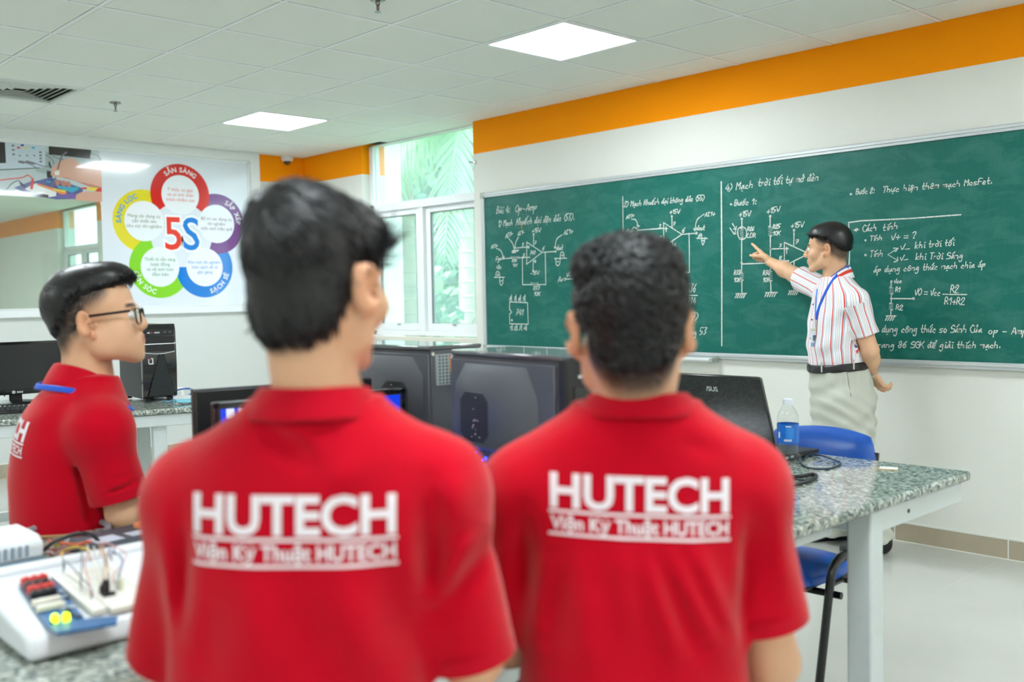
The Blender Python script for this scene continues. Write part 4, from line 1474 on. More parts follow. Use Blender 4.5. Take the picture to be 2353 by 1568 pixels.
# ------------------------------------------------------------------ computer towers
def tower_mid(label, loc, rotz, flip=False):
    """plain mid tower. local: +x front, -y the bulged side panel. loc = front lower corner on that side"""
    t = thing('computer_tower', label, 'computer', loc, rotz, 'computer towers')
    L, W, H = .46, .185, .413
    z0 = .012
    obj('case_body', MB().box(-L, -.035, .004, W - .004, z0, H - .012), M_DGREY, t, bevel=.004)
    obj('case_top', MB().box(-L + .002, -.02, -.001, W + .001, H - .013, H), mat('satin_grey_top', (74, 78, 82), rough=.22, coat=.8), t, bevel=.004)
    f = MB().box(-.035, 0, 0, W, z0, H - .002)
    fb_ = obj('front_bezel', f, M_BLACK, t, bevel=.008, seg=3)
    b = MB()
    for z in (.305, .255):
        b.box(0, .003, .018, W - .018, z, z + .043)
    obj('drive_cover', b, M_BLACKG, fb_, bevel=.002)
    b = MB()
    for k, y in enumerate((.03, .05, .066, .082)):
        b.box(0, .0025, y, y + (.013 if k == 0 else .008), .365, .372, 0 if k == 0 else (1 if k == 1 else 0))
    obj('front_ports', b, [mat('port_silver', (190, 194, 196), rough=.3), mat('port_red', (190, 50, 50))], fb_, smooth=0)
    obj('power_button', MB().lathe([(.010, 0), (.010, .003)], (0, W - .03, .369), axis=0, n=16), mat('silver_print', (200, 204, 206)), fb_)
    # bulged side panel: a raised plate with cut corners and a vent
    s = MB().box(-L + .004, -.04, -.0035, .004, z0 + .004, H - .022)
    def ring(k, y, z_):
        xa, xb, za, zb = -L + .028 + k, -.098 - k, .178 + k * .5, H - .030 - k
        c = .042
        return [(xa + c, y, zb), (xb - c, y, zb), (xb, y, zb - c * 1.7), (xb, y, za + c * .4), (xb - c * .4, y, za), (xa + c * .4, y, za), (xa, y, za + c * .4), (xa, y, zb - c * 1.2)]
    r0, r1 = ring(0, -.0035, 0), ring(.022, -.021, 0)
    s.add(r0 + r1, [(i, (i + 1) % 8, 8 + (i + 1) % 8, 8 + i) for i in range(8)] + [tuple(range(8, 16))])
    sp = obj('side_panel', s, M_DGREY, t, bevel=.0015, seg=1)
    g = MB()
    gx, gz = -.328, .258
    for k in range(22):
        z = gz - .058 + k * .0053
        hw = .058 - max(0, abs(k - 10.5) - 7.5) * .006
        g.box(gx - hw, gx + hw, -.0222, -.0208, z, z + .0027)
    obj('side_vent', g, mat('vent_black', (8, 9, 11), rough=.8), sp, smooth=0)
    g = MB()
    rr = random.Random(4)
    for k in range(16):
        x, z = gx + .006 + rr.gauss(0, .012), gz - .02 + rr.gauss(0, .03)
        g.ball((x, -.0226, z), .0024, 6)
    obj('vent_glints', g, mat('screw_glint_silver', (210, 212, 205), rough=.25, metal=.8), sp)  # silver beads stand in for specks of light in the vent
    g = MB()
    for k in range(22):
        g.ball((gx + rr.gauss(0, .02), -.0040, .145 + rr.uniform(-.06, .025)), .0038, 6)
    obj('fan_light', g, mat('blue_led', (5, 10, 60), emis=(20, 50, 255), estr=5.0), sp)
    # rear: power supply, ports, slots
    r = MB().box(-L - .001, -L + .01, .012, .168, .305, .391)
    ps = obj('power_supply', r, mat('galvanised_steel', (150, 158, 162), rough=.35, metal=.6), t, bevel=.002)
    obj('rocker_switch', MB().box(-L - .005, -L, .05, .078, .368, .386), M_BLACKG, ps, bevel=.002)
    obj('power_socket', MB().box(-L - .006, -L, .04, .088, .330, .360), M_BLACK, ps, bevel=.002)
    b = MB()
    for i in range(9):
        for k in range(5):
            b.lathe([(.003, 0), (.003, .0005)], (-L - .0015, .105 + k * .012, .312 + i * .009), axis=0, n=6)
    obj('fan_grille', b, mat('grille_dark', (70, 74, 78), rough=.6), ps, smooth=0)
    obj('rating_label', MB().box(-L - .0016, -L - .001, .104, .118, .340, .384), mat('orange_label', (226, 140, 80), rough=.5), ps, smooth=0)
    b = MB().box(-L - .001, -L + .008, .018, .062, .13, .285, 0)
    for k, (z, c) in enumerate(((.265, 1), (.24, 2), (.215, 2), (.19, 3), (.165, 2), (.145, 3))):
        b.box(-L - .004, -L, .024, .038, z, z + .013, c)
        b.box(-L - .004, -L, .044, .056, z, z + .013, 3)
    obj('port_plate', b, [mat('galvanised_steel', (150, 158, 162)), mat('port_blue', (50, 110, 190)), mat('port_black', (20, 20, 22)), mat('port_ivory', (206, 196, 160))], t, smooth=0)
    b = MB()
    for k in range(6):
        b.box(-L - .002, -L + .004, .07, .165, .03 + k * .018, .042 + k * .018)
    obj('slot_covers', b, M_BLACK, t, smooth=0)
    b = MB()
    for (y, z) in ((.008, .392), (.008, .31), (.008, .29), (.177, .392)):
        b.lathe([(.005, 0), (.004, .004)], (-L - .004, y, z), axis=0, n=10)
    obj('thumb_screws', b, mat('screw_glint_silver', (210, 212, 205)), t)
    for (x, y) in ((-.06, .03), (-.06, W - .03), (-L + .05, .03), (-L + .05, W - .03)):
        obj('foot', MB().box(x - .02, x + .02, y - .012, y + .012, 0, .014), M_BLACK, t, bevel=.002)
    return t


zt = TH + .413
c = onz(1302, 820, zt)                    # front top corner of the tower between the two students
k2 = onz(1032, 803, zt)
ang = math.atan2(c.y - k2.y, c.x - k2.x)
T2 = tower_mid('black computer tower between the two front students, bulged vented side towards us', (c.x, c.y, TH), ang)
c = onz(960, 798, zt)
T1 = tower_mid('black computer tower showing its back with a power cord, behind the other tower', (c.x - .46, c.y + .04 + .185, TH), PI)
# (turned about, its back looks along +x; shift so that the near back corner is on c)
T1.location = (c.x - .46, c.y + .04 + .185, TH)


def mirror_side(t, W=.185):
    """the turned tower shows its other side: swap the bulged panel to +y"""
    for ch in t.children:
        if ch.name.split('.')[0] == 'side_panel':
            ch.scale = (1, -1, 1)
            ch.location = (0, W, 0)


mirror_side(T1)
_g = MB()
for _k in range(9):
    _g.ball((-.4625, .03 + .012 * (_k % 3), .10 + .013 * (_k // 3) + .004 * (_k % 2)), .0042, 6)
obj('fan_light', _g, mat('blue_led', (5, 10, 60)), T1)
# power cord of that tower, looping down its back
cx = c.x + .004
pc_ = [(cx + .006, c.y + .04 + .12, TH + .345), (cx + .045, c.y + .04 + .12, TH + .342), (cx + .06, c.y + .04 + .115, TH + .30), (cx + .05, c.y + .15, TH + .22), (cx + .05, c.y + .16, TH + .16), (cx + .06, c.y + .08, TH + .10), (cx + .05, c.y + .05, TH + .14), (cx + .06, c.y + .10, TH + .20), (cx + .05, c.y + .17, TH + .18), (cx + .06, c.y + .12, TH + .11), (cx + .06, c.y + .06, TH + .09), (cx + .07, c.y + .06, TH + .03), (cx + .09, c.y + .12, TH + .008), (cx + .10, c.y + .26, TH + .006)]
t = thing('power_cord', 'black power cord looped behind the tower that shows its back', 'cable', pc_[-1])
obj('cord', MB().tube(spline(pc_, 6), .0048, 8), M_CABLE, t, world=True)
obj('plug', MB().box(cx + .002, cx + .034, c.y + .04 + .098, c.y + .04 + .142, TH + .332, TH + .358).box(cx + .03, cx + .05, c.y + .04 + .108, c.y + .04 + .132, TH + .335, TH + .352), M_BLACK, t, bevel=.006, world=True)

# tower with the mesh front on the back bench
q = onz(330, 927, TH)
t = thing('computer_tower', 'black computer tower with a triangular mesh front on the back bench', 'computer', (q.x, q.y, TH), ang * 0 + .30, 'computer towers')
# local: +x front, y along the bench; origin at the front left foot
L, W, H = .42, .185, .425
t.rotation_euler = (0, 0, -.10)
obj('case_body', MB().box(-L, -.03, 0, W, .02, H - .004), M_BLACK, t, bevel=.004)
fz = MB().prism([(-.03, .02), (.0, .03), (.008, .2), (.0, H - .03), (-.012, H), (-.03, H)], 1, 0, W)
# prism on axis y takes (x, z) pairs
fb_ = obj('front_bezel', fz, M_BLACKG, t, bevel=.004)
b = MB()
for k in range(2):
    b.box(.000, .006, .012, W - .012, H - .150 + k * .044, H - .110 + k * .044)
obj('drive_cover', b, M_BLACK, fb_, bevel=.002)
b = MB().box(.0, .0045, .012, W - .012, H - .062, H - .030, 0)
for k, (y, m_) in enumerate(((.03, 1), (.052, 2), (.068, 1), (.082, 1), (.118, 3), (.146, 3))):
    b.box(.004, .0065, y, y + (.014 if m_ != 2 else .006), H - .05, H - .043 + (.004 if m_ == 3 else 0), m_)
obj('front_ports', b, [M_BLACK, mat('port_silver', (190, 194, 196)), mat('port_red', (190, 50, 50)), M_DGREY], fb_, smooth=0)
sp = spline([(.010, .012, H - .155), (.014, W / 2, H - .162), (.010, W - .012, H - .152)], 8)
obj('silver_strip', MB().tube(sp, .0022, 6), mat('silver_print', (200, 204, 206), metal=.6), fb_)
b = MB()
b.add([(.0095, .024, .035), (.0095, W - .012, .035), (.0095, W / 2 + .022, .262), (.0095, W / 2 - .004, .262)], [(0, 1, 2, 3)], 0)
for k in range(-14, 18):
    for sg in (-1, 1):
        y0 = .0 + k * .0125
        pts = []
        for z in (.036, .26):
            pts.append((y0 + (z - .036) * .8 * sg + (.1 if sg < 0 else 0), z))
        # clip the diagonal to the triangle
        def inside(y, z):
            f = (z - .035) / .227
            return .026 + f * (W / 2 - .03) < y < W - .014 + f * (W / 2 + .02 - W + .012)
        seg = []
        for i in range(61):
            f = i / 60
            y, z = pts[0][0] + (pts[1][0] - pts[0][0]) * f, pts[0][1] + (pts[1][1] - pts[0][1]) * f
            if inside(y, z):
                seg.append((.0108, y, z))
        if len(seg) > 3:
            b.tube([seg[0], seg[-1]], .0011, 4, 1)
obj('mesh_front', b, [mat('vent_black', (8, 9, 11)), mat('mesh_grey', (86, 92, 94), rough=.35, metal=.5)], fb_, smooth=0)
b = MB()
for a in ((.030, .034, .262, .288), (.034, .056, .258, .263), (.051, .056, .263, .290), (.044, .052, .286, .291)):
    b.box(.0085, .0095, a[0], a[1], a[2] - .05, a[3] - .05, 0)
b.box(.0085, .0095, .030, .036, .234, .240, 1).box(.0085, .0095, .038, .042, .229, .234, 1)
obj('badge', b, [mat('badge_white', (235, 238, 238)), mat('badge_red', (200, 50, 50))], fb_, smooth=0)
for (x, y) in ((-.04, .03), (-.04, W - .03), (-L + .06, .03), (-L + .06, W - .03)):
    obj('foot', MB().box(x - .02, x + .02, y - .012, y + .012, 0, .022), M_BLACK, t, bevel=.002)

# ------------------------------------------------------------------ loose things on the back bench
def on_fb(px, py):
    return onz(px, py, TH)


M_BLUEC = mat('blue_network_cable', (30, 96, 176), rough=.4)
q = [on_fb(386, 908), on_fb(410, 905), on_fb(436, 903), on_fb(442, 907), on_fb(420, 910), on_fb(392, 910), on_fb(376, 905)]
t = tag(obj('network_cable', MB().tube(spline([(p.x, p.y, TH + .006 + .02 * math.sin(i)) if 0 < i < 6 else (p.x, p.y, TH + .006) for i, p in enumerate(q)], 6), .0055, 8), M_BLUEC), 'blue network cable coiled on the back bench beside the mesh-front tower', 'cable')
q = [on_fb(372, 922), on_fb(386, 926), on_fb(400, 921), on_fb(424, 928), on_fb(446, 922), on_fb(452, 926)]
tag(obj('network_cable', MB().tube(spline([(p.x, p.y, TH + .005) for p in q], 6), .003, 6), mat('pale_blue_cable', (110, 176, 206), rough=.4)), 'thin pale blue cable lying along the edge of the back bench', 'cable')
for k, (px_, py_, w_, l_, a_, lb) in enumerate(((398, 917, .20, .28, .2, 'white paper sheet under the blue cable on the back bench'), (430, 913, .18, .24, -.35, 'white paper sheet beside the cyan cloth on the back bench'))):
    p = on_fb(px_, py_)
    M4 = Matrix.Translation((p.x - .02, p.y, TH + .0008 + .0006 * k)) @ Matrix.Rotation(a_, 4, 'Z')
    b = MB().box(-w_ / 2, w_ / 2, -l_ / 2, l_ / 2, 0, .0006, 0, M4)
    tag(obj('paper_sheet', b, mat('paper_white', (236, 238, 240), rough=.8), smooth=0), lb, 'paper', 'papers on the back bench')
p = on_fb(440, 926)
b = MB()
for k in range(7):
    for j in range(9):
        pass
vs, fs = [], []
for i in range(11):
    for j in range(9):
        x, y = -.05 + .01 * i, -.09 + .0225 * j
        vs.append((p.x + x * .9, p.y + y, TH + .008 + .018 * abs(math.sin(i * .8 + j * .5)) * (1 - abs(x) / .07)))
for i in range(10):
    for j in range(8):
        fs.append((i * 9 + j, (i + 1) * 9 + j, (i + 1) * 9 + j + 1, i * 9 + j + 1))
o = tag(obj('cloth', MB().add(vs, fs), mat('cyan_cloth', (120, 190, 208), rough=.8)), 'crumpled cyan cloth on the edge of the back bench', 'cloth')
sm = o.modifiers.new('solid', 'SOLIDIFY')
sm.thickness = .004
# tangle of black leads behind the monitor foot
ro2 = random.Random(9)
for k in range(3):
    s_ = [on_fb(2 + 14 * k, 914), on_fb(20 + 16 * k, 906), on_fb(44 + 8 * k, 912), on_fb(62 + 6 * k, 905)]
    pts = [(p.x - .05, p.y, TH + .006 + (.07 + .02 * k) * math.sin(PI * i / 3)) for i, p in enumerate(s_)]
    tag(obj('monitor_lead', MB().tube(spline(pts, 8), .004, 6), M_CABLE), ['black lead arching lowest behind the dark monitor foot', 'black lead arching in the middle behind the dark monitor foot', 'black lead arching highest behind the dark monitor foot'][k], 'cable', 'leads behind the monitor')

# ------------------------------------------------------------------ laptop
d1 = 3.08
br, tr_ = C(1786, 1057, 3.10), C(1758, 867, 3.02)
t = thing('laptop', 'open black laptop seen from the back of its lid, beside the water bottle', 'laptop', (br.x - .19, br.y, TH), 0)
Hl = .27
tilt = math.atan2(br.y - tr_.y, tr_.z - TH - .02)
LM = Matrix.Translation((0, 0, .022)) @ Matrix.Rotation(tilt, 4, 'X')
xs = .195
b = MB()
lid = [(-xs, 0), (xs, 0), (xs - .008, Hl - .004), (xs - .02, Hl), (-xs + .02, Hl), (-xs + .008, Hl - .004)]
b.add([LM @ Vector((x, -.006, z)) for x, z in lid] + [LM @ Vector((x, .008, z)) for x, z in lid], [tuple(range(6))[::-1], tuple(range(6, 12))] + [(i, (i + 1) % 6, 6 + (i + 1) % 6, 6 + i) for i in range(6)])
m = mat('laptop_lid_black', (12, 14, 17), rough=.16, coat=.7, noise=.5, nscale=500)
lo = obj('lid', b, m, t, bevel=.003)
tv, tf = fit_text('/SUS', .045, .016, .02)
b = MB().add([LM @ Vector((v[0], -.0068, Hl * .80 + v[1])) for v in tv], tf)
obj('lid_logo', b, mat('silver_print', (200, 204, 206)), lo, smooth=0)
b = MB().add([LM @ Vector(q) for q in ((-xs + .02, .0085, .02), (xs - .02, .0085, .02), (xs - .025, .0085, Hl - .018), (-xs + .025, .0085, Hl - .018))], [(0, 1, 2, 3)])
obj('laptop_screen', b, M_SCREEN_OFF, lo, smooth=0)
b = MB().prism([(-.004, .006), (.235, .004), (.25, .012), (.25, .020), (-.004, .030)], 0, -xs, xs)
base = obj('laptop_base', b, M_BLACK, t, bevel=.004)
b = MB()
for r in range(6):
    for k in range(17):
        b.box(-.165 + k * .0195, -.148 + k * .0195, .04 + r * .019, .056 + r * .019, .0255 - r * .0008, .0285 - r * .0008)
kk = obj('keys', b, mat('key_black', (36, 37, 40)), base, smooth=0)
kk['kind'] = 'stuff'
b = MB().box(xs - .001, xs + .001, .04, .058, .011, .018, 0).box(xs - .001, xs + .001, .07, .088, .011, .018, 0).lathe([(.004, 0), (.004, .002)], (xs, .12, .015), axis=0, n=10, mi=1)
obj('side_ports', b, [mat('port_silver', (190, 194, 196)), mat('brass', (200, 160, 80), metal=.8, rough=.3)], base, smooth=0)
for x in (-.17, .17):
    for y in (.02, .22):
        obj('rubber_foot', MB().lathe([(.008, 0), (.008, .007)], (x, y, 0), n=10), M_BLACK, base)
LAP = t

# ------------------------------------------------------------------ water bottle
p = onz(1811, 1074, TH)
t = thing('water_bottle', 'clear plastic water bottle with a blue label and white cap on the bench', 'bottle', (p.x, p.y, TH))
M_PET = glass_mat('clear_plastic', tint=(.955, .97, .975))
prof = [(.0, .006), (.012, .003), (.022, .0), (.029, .004), (.0315, .014), (.0325, .03), (.0315, .05), (.030, .068), (.0305, .074), (.0322, .082), (.0325, .135), (.0325, .152), (.031, .160), (.027, .171), (.020, .183), (.0145, .190), (.0128, .193), (.0128, .204)]
obj('bottle_body', MB().lathe(prof, n=32, closed=False), M_PET, t)
m = glass_mat('water', tint=(.90, .94, .95))
obj('water', MB().lathe([(0, .008), (.022, .004), (.029, .01), (.0312, .03), (.0302, .05), (.0290, .068), (.0312, .084), (.0316, .118), (0, .118)], n=32), m, t)
lb = MB().lathe([(.0329, .078), (.0331, .080), (.0332, .133), (.0329, .136)], n=40, closed=False)
lo = obj('label', lb, mat('label_blue', (24, 104, 196), rough=.25, noise=.25, nscale=60), t)
# white marks on the label, facing the room
b = MB()
th0 = math.atan2(-p.y, -p.x)
def lab(a0, a1, z0, z1, mi=0):
    n = 5
    vs, fs = [], []
    for i in range(n + 1):
        a = th0 + a0 + (a1 - a0) * i / n
        for z in (z0, z1):
            vs.append((.0335 * math.cos(a), .0335 * math.sin(a), z))
    for i in range(n):
        fs.append((2 * i, 2 * i + 2, 2 * i + 3, 2 * i + 1))
    b.add(vs, fs, mi)
lab(-.2, .55, .092, .126, 1)
for k in range(14):
    a0 = -.35 + k * .05
    lab(a0, a0 + (.035 if k % 3 else .018), .084, .0905, 0)
lab(-.2, .3, .128, .131, 0)
lab(-.95, -.80, .094, .112, 0)
obj('label_print', b, [mat('label_white', (236, 240, 244)), mat('label_light_blue', (40, 132, 218), rough=.25)], lo, smooth=0)
c = MB().lathe([(0, .212), (.0135, .212), (.0148, .210), (.0150, .196), (.0150, .193), (.0135, .193)], n=30)
for k in range(30):
    a = 2 * PI * k / 30
    c.tube([(.0151 * math.cos(a), .0151 * math.sin(a), .1955), (.0151 * math.cos(a), .0151 * math.sin(a), .210)], .0007, 4)
obj('cap', c, mat('cap_white', (232, 238, 246), rough=.35), t)

# ------------------------------------------------------------------ cables and card on the same bench
def cable(name, label, pix, r, m, z=None, cat='cable', group=None):
    """a cable lying along photo points on the bench; z = extra height per point"""
    pts = []
    for i, (a, b_) in enumerate(pix):
        p = onz(a, b_, TH + r + (z[i] if z else 0))
        pts.append(p)
    return tag(obj(name, MB().tube(spline(pts, 8), r, 8), m), label, cat, group)


cable('laptop_cable', 'thin grey cable looping up between the laptop and the water bottle', [(1735, 1032), (1750, 1022), (1768, 1024), (1778, 1042), (1774, 1058), (1760, 1066)], .0028, mat('grey_cable', (96, 104, 108), rough=.4), [0, .02, .03, .02, .0, 0])
cable('laptop_cable', 'thin dark cable looped in a wide ring just beyond the water bottle', [(1845, 1030), (1838, 1060), (1852, 1073), (1880, 1078), (1910, 1076), (1932, 1066), (1918, 1058), (1890, 1048), (1862, 1045), (1846, 1056)], .0030, mat('blue_black_cable', (30, 52, 66), rough=.4), [.02, .002, 0, 0, 0, 0, .004, .006, .004, 0])
cable('laptop_cable', 'thick flat black cable bunch folded beside the water bottle', [(1770, 1092), (1800, 1094), (1835, 1095), (1868, 1090), (1875, 1097), (1860, 1106), (1835, 1112), (1800, 1122)], .0052, M_CABLE)
cable('laptop_cable', 'thin black cable crossing under the flat black cable bunch', [(1780, 1072), (1800, 1088), (1825, 1100), (1850, 1104), (1866, 1099)], .0028, M_CABLE)
p = onz(2042, 1079, TH)
t = thing('access_card', 'small white plastic tag lying near the bench corner', 'tag', (p.x, p.y, TH), .35)
obj('tag_body', MB().box(-.026, .026, -.014, .014, 0, .006), mat('white_plastic', (236, 238, 236)), t, bevel=.003)
obj('tag_strip', MB().box(-.036, .026, -.0165, -.0142, 0, .0035), mat('tag_gold', (196, 178, 120), rough=.4), t, bevel=.001)

# ------------------------------------------------------------------ blue chair
M_BLUE = mat('blue_vinyl', (20, 84, 178), rough=.32, bump=.08, bscale=500)
M_TUBE = mat('black_steel_tube', (14, 15, 17), rough=.28)


def chair(label, loc, rotz):
    """stacking chair: local +y is the front"""
    t = thing('stacking_chair', label, 'chair', loc, rotz)
    def pad(w, l, h, crown):
        vs, fs = [], []
        n = 12
        for i in range(n + 1):
            for j in range(n + 1):
                u, v = -1 + 2 * i / n, -1 + 2 * j / n
                # square to rounded square
                x, y = u * math.sqrt(1 - v * v * .28), v * math.sqrt(1 - u * u * .28)
                e = max(abs(u), abs(v))
                vs.append((x * w, y * l, h * (1 - e ** 5) + crown * (1 - x * x) * (1 - y * y)))
        k = len(vs)
        vs += [(x, y, -.008) for x, y, z in vs]
        for i in range(n):
            for j in range(n):
                a = i * (n + 1) + j
                fs.append((a, a + n + 1, a + n + 2, a + 1))
                fs.append((k + a, k + a + 1, k + a + n + 2, k + a + n + 1))
        edge = [i * (n + 1) for i in range(n + 1)] + [n * (n + 1) + j for j in range(1, n + 1)] + [i * (n + 1) + n for i in range(n - 1, -1, -1)] + [j for j in range(n - 1, 0, -1)]
        for a, b_ in zip(edge, edge[1:] + edge[:1]):
            fs.append((a, b_, k + b_, k + a))
        return vs, fs
    vs, fs = pad(.205, .20, .034, .012)
    obj('seat', MB().add([(x, y, z + .455) for x, y, z in vs], fs), M_BLUE, t, smooth=60)
    obj('seat_board', MB().box(-.185, .185, -.18, .18, .437, .449), M_BLACK, t, bevel=.01)
    vs, fs = pad(.205, .135, .030, .006)
    bb = []
    for x, y, z in vs:
        yy = -.265 - .05 * (y / .135) * .6 + z * 1.0 - .035 * (1 - (x / .205) ** 2)
        bb.append((x, yy, .735 + y))
    obj('backrest', MB().add(bb, fs), M_BLUE, t, smooth=60)
    for sx in (-1, 1):
        x = .235 * sx
        pts = [(x, .235, .0), (x, .13, .42), (x, .115, .478)] + [(x, .03 + .085 * math.cos(a), .478 + .05 * math.sin(a)) for a in [PI * k / 8 for k in range(1, 8)]] + [(x, -.055, .478), (x, -.075, .42), (x, -.235, .0)]
        f = obj('leg_frame', MB().tube(pts, .0165, 10, rx=.0125, flat=(0, 1, .3)), M_TUBE, t)
        for y in (.235, -.235):
            obj('foot_cap', MB().lathe([(.017, 0), (.017, .02)], (x, y * 1.0, 0), n=12), M_BLACK, f)
        obj('back_post', MB().tube([(.19 * sx, .02, .435), (.19 * sx, -.17, .435), (.19 * sx, -.215, .47), (.19 * sx, -.262, .62), (.19 * sx, -.30, .80)], .015, 8), M_TUBE, t)
    for y in (.10, -.07):
        obj('crossbar', MB().tube([(-.262, y, .425), (.262, y, .425)], .011, 10), M_TUBE, t)
    return t


a = C(1938, 1277, 3.03)
rzc = math.radians(183)
Rz = Matrix.Rotation(rzc, 3, 'Z')
o = Vector((a.x, a.y, 0)) - Rz @ Vector((-.235, .03, 0))
chair('blue padded chair with black tube legs pushed under the laptop bench', (o.x, o.y, 0), rzc)
# ------------------------------------------------------------------ electronics trainer on the near bench
M_WCASE = mat('trainer_white', (232, 236, 240), rough=.4)
M_PCB = mat('circuit_board_blue', (20, 92, 148), rough=.35, noise=.35, nscale=90)
M_BB = mat('breadboard_ivory', (236, 234, 224), rough=.5)
TX, TY = -1.565, .465                      # front left corner on the bench
t = thing('electronics_trainer', 'white electronics trainer with blue circuit board and breadboards on the near bench', 'electronics trainer', (TX, TY, TH), 0)
DW, DD = .40, .315                          # along the bench edge (+y), and away from it (-x)


def tz(u):
    """height of the sloping top, u metres back from the front edge"""
    return .046 + u * .10


# case: local x runs back to -DD, y to DW
prof = [(0, .004), (.0, .034), (-.010, .046), (-DD + .03, tz(DD - .03)), (-DD, tz(DD) - .012), (-DD, .004)]
b = MB().prism(prof, 1, 0, DW)
case = obj('case', b, M_WCASE, t, bevel=.010, seg=3)
b = MB()
for a in ((-DD + .012, -DD + .040, .01, DW - .01),):
    b.box(a[0], a[1], a[2], a[3], tz(DD - .03) - .004, tz(DD - .03) + .010)
obj('back_ridge', b, M_WCASE, t, bevel=.005)
SL = math.atan(.10)
TM = Matrix.Translation((0, 0, .046)) @ Matrix.Rotation(SL, 4, 'Y')       # tilted frame of the top: x back is negative
def top_xy(px, py, z=.075):
    """bench-local (back distance, along) of a photo point on the tilted top"""
    for _ in range(6):
        p = onz(px, py, TH + z)
        u = TX - p.x
        z = tz(u) + .004
    return u, p.y - TY


def on_top(mb, u0, u1, v0, v1, h0, h1, mi=0):
    """box lying on the sloping top: u back, v along, h above"""
    return mb.box(-u1, -u0, v0, v1, h0, h1, mi, TM)


q = [top_xy(*p) for p in ((42, 1345), (125, 1333), (195, 1425), (270, 1418), (268, 1436), (130, 1458), (106, 1442))]
b = MB()
top = [TM @ Vector((-u, v, .006)) for u, v in q]
bot = [TM @ Vector((-u, v, .002)) for u, v in q]
n = len(q)
b.add(top + bot, [tuple(range(n)), tuple(range(n, 2 * n))[::-1]] + [(i, (i + 1) % n, n + (i + 1) % n, n + i) for i in range(n)])
pcb = obj('circuit_board', b, M_PCB, t, smooth=0)
b = MB()
rr = random.Random(2)
u0, v0 = q[0]
u1, v1 = q[4]
for k in range(26):
    f, g_ = rr.random(), rr.uniform(.1, .9)
    L0 = (q[0][0] + (q[6][0] - q[0][0]) * f, q[0][1] + (q[6][1] - q[0][1]) * f)
    R0 = (q[1][0] + (q[2][0] - q[1][0]) * f, q[1][1] + (q[2][1] - q[1][1]) * f)
    u, v = L0[0] + (R0[0] - L0[0]) * g_, L0[1] + (R0[1] - L0[1]) * g_
    on_top(b, u - .003, u + .003, v - .005, v + .005, .006, .009, k % 2)
obj('small_components', b, [mat('component_black', (24, 26, 30)), mat('component_pale', (190, 206, 214))], pcb, smooth=0)['kind'] = 'stuff'
# terminals: two red over black, then two ivory headers, then two green lights
for px, py, rgb, nm, lb in ((78, 1346, (222, 52, 44), 'terminal', 'red terminal'), (84, 1357, (30, 28, 32), 'terminal', 'black terminal'), (93, 1366, (222, 52, 44), 'terminal', 'red terminal'), (99, 1377, (30, 28, 32), 'terminal', 'black terminal')):
    u, v = top_xy(px, py, .085)
    b = MB()
    on_top(b, u - .006, u + .006, v - .021, v + .021, .006, .020)
    for k in range(3):
        on_top(b, u - .004, u + .004, v - .016 + k * .013, v - .009 + k * .013, .020, .0225)
    o = obj(nm, b, mat('terminal_' + lb.split()[0], rgb, rough=.35), t, bevel=.002)
    o['label'] = lb
for px, py in ((105, 1391), (116, 1404)):
    u, v = top_xy(px, py, .082)
    b = MB()
    on_top(b, u - .0045, u + .0045, v - .022, v + .022, .006, .016)
    o = obj('terminal', b, mat('terminal_ivory', (236, 232, 214), rough=.4), t, bevel=.002)
    o['label'] = 'ivory terminal'
for px, py in ((126, 1433), (152, 1430)):
    u, v = top_xy(px, py, .080)
    c_ = TM @ Vector((-u, v, .006))
    b = MB().lathe([(.0055, 0), (.0055, .007), (.0045, .011), (.002, .0125), (0, .013)], tuple(c_), n=14)
    o = obj('indicator_light', b, mat('green_led', (120, 200, 20), rough=.2, emis=(190, 255, 20), estr=2.2), t)
# breadboards
def bread(c4, rows, name='breadboard'):
    q = [top_xy(*p) for p in c4]
    us, vs_ = [a for a, _ in q], [a for _, a in q]
    ua, ub = (q[0][0] + q[1][0]) / 2, (q[2][0] + q[3][0]) / 2
    va, vb = (q[0][1] + q[3][1]) / 2, (q[1][1] + q[2][1]) / 2
    ua, ub = max(ua, ub), min(ua, ub)
    b = MB()
    on_top(b, ub, ua, va, vb, .002, .012)
    o = obj(name, b, M_BB, t, bevel=.0015)
    d = MB()
    nv = int((vb - va) / .0055)
    nu = int((ua - ub) / .0055)
    for i in range(1, nu):
        for j in range(1, nv):
            if (i + 1) % 6 == 0:
                continue
            on_top(d, ub + i * .0055 - .0008, ub + i * .0055 + .0008, va + j * .0055 - .0008, va + j * .0055 + .0008, .012, .0122)
    h = obj('contact_holes', d, mat('hole_grey', (150, 148, 140), rough=.8), o, smooth=0)
    h['kind'] = 'stuff'
    return o, (ub, ua, va, vb)


b1 = bread(((130, 1328), (166, 1322), (224, 1408), (200, 1422)), 2)
b2 = bread(((170, 1318), (300, 1296), (300, 1398), (235, 1416)), 5)
# chips and plugs standing on the wide board
for px, py, w_, h_, lb, rgb in ((243, 1374, .008, .022, 'transistor', (22, 22, 24)), (236, 1377, .006, .016, 'capacitor', (40, 38, 40)), (276, 1366, .006, .018, 'potentiometer', (200, 200, 176))):
    u, v = top_xy(px, py, .09)
    c_ = TM @ Vector((-u, v, .012))
    o = obj(lb, MB().lathe([(w_ * .8, 0), (w_ * .8, h_ * .8), (w_ * .6, h_), (0, h_)], tuple(c_), n=12), mat('part_' + lb, rgb, rough=.4), t)
o = obj('chip', on_top(MB(), *(lambda a: (a[0] - .004, a[0] + .004, a[1] - .010, a[1] + .010))(top_xy(250, 1380, .085)), .012, .017), mat('component_black', (24, 26, 30)), t, smooth=0)
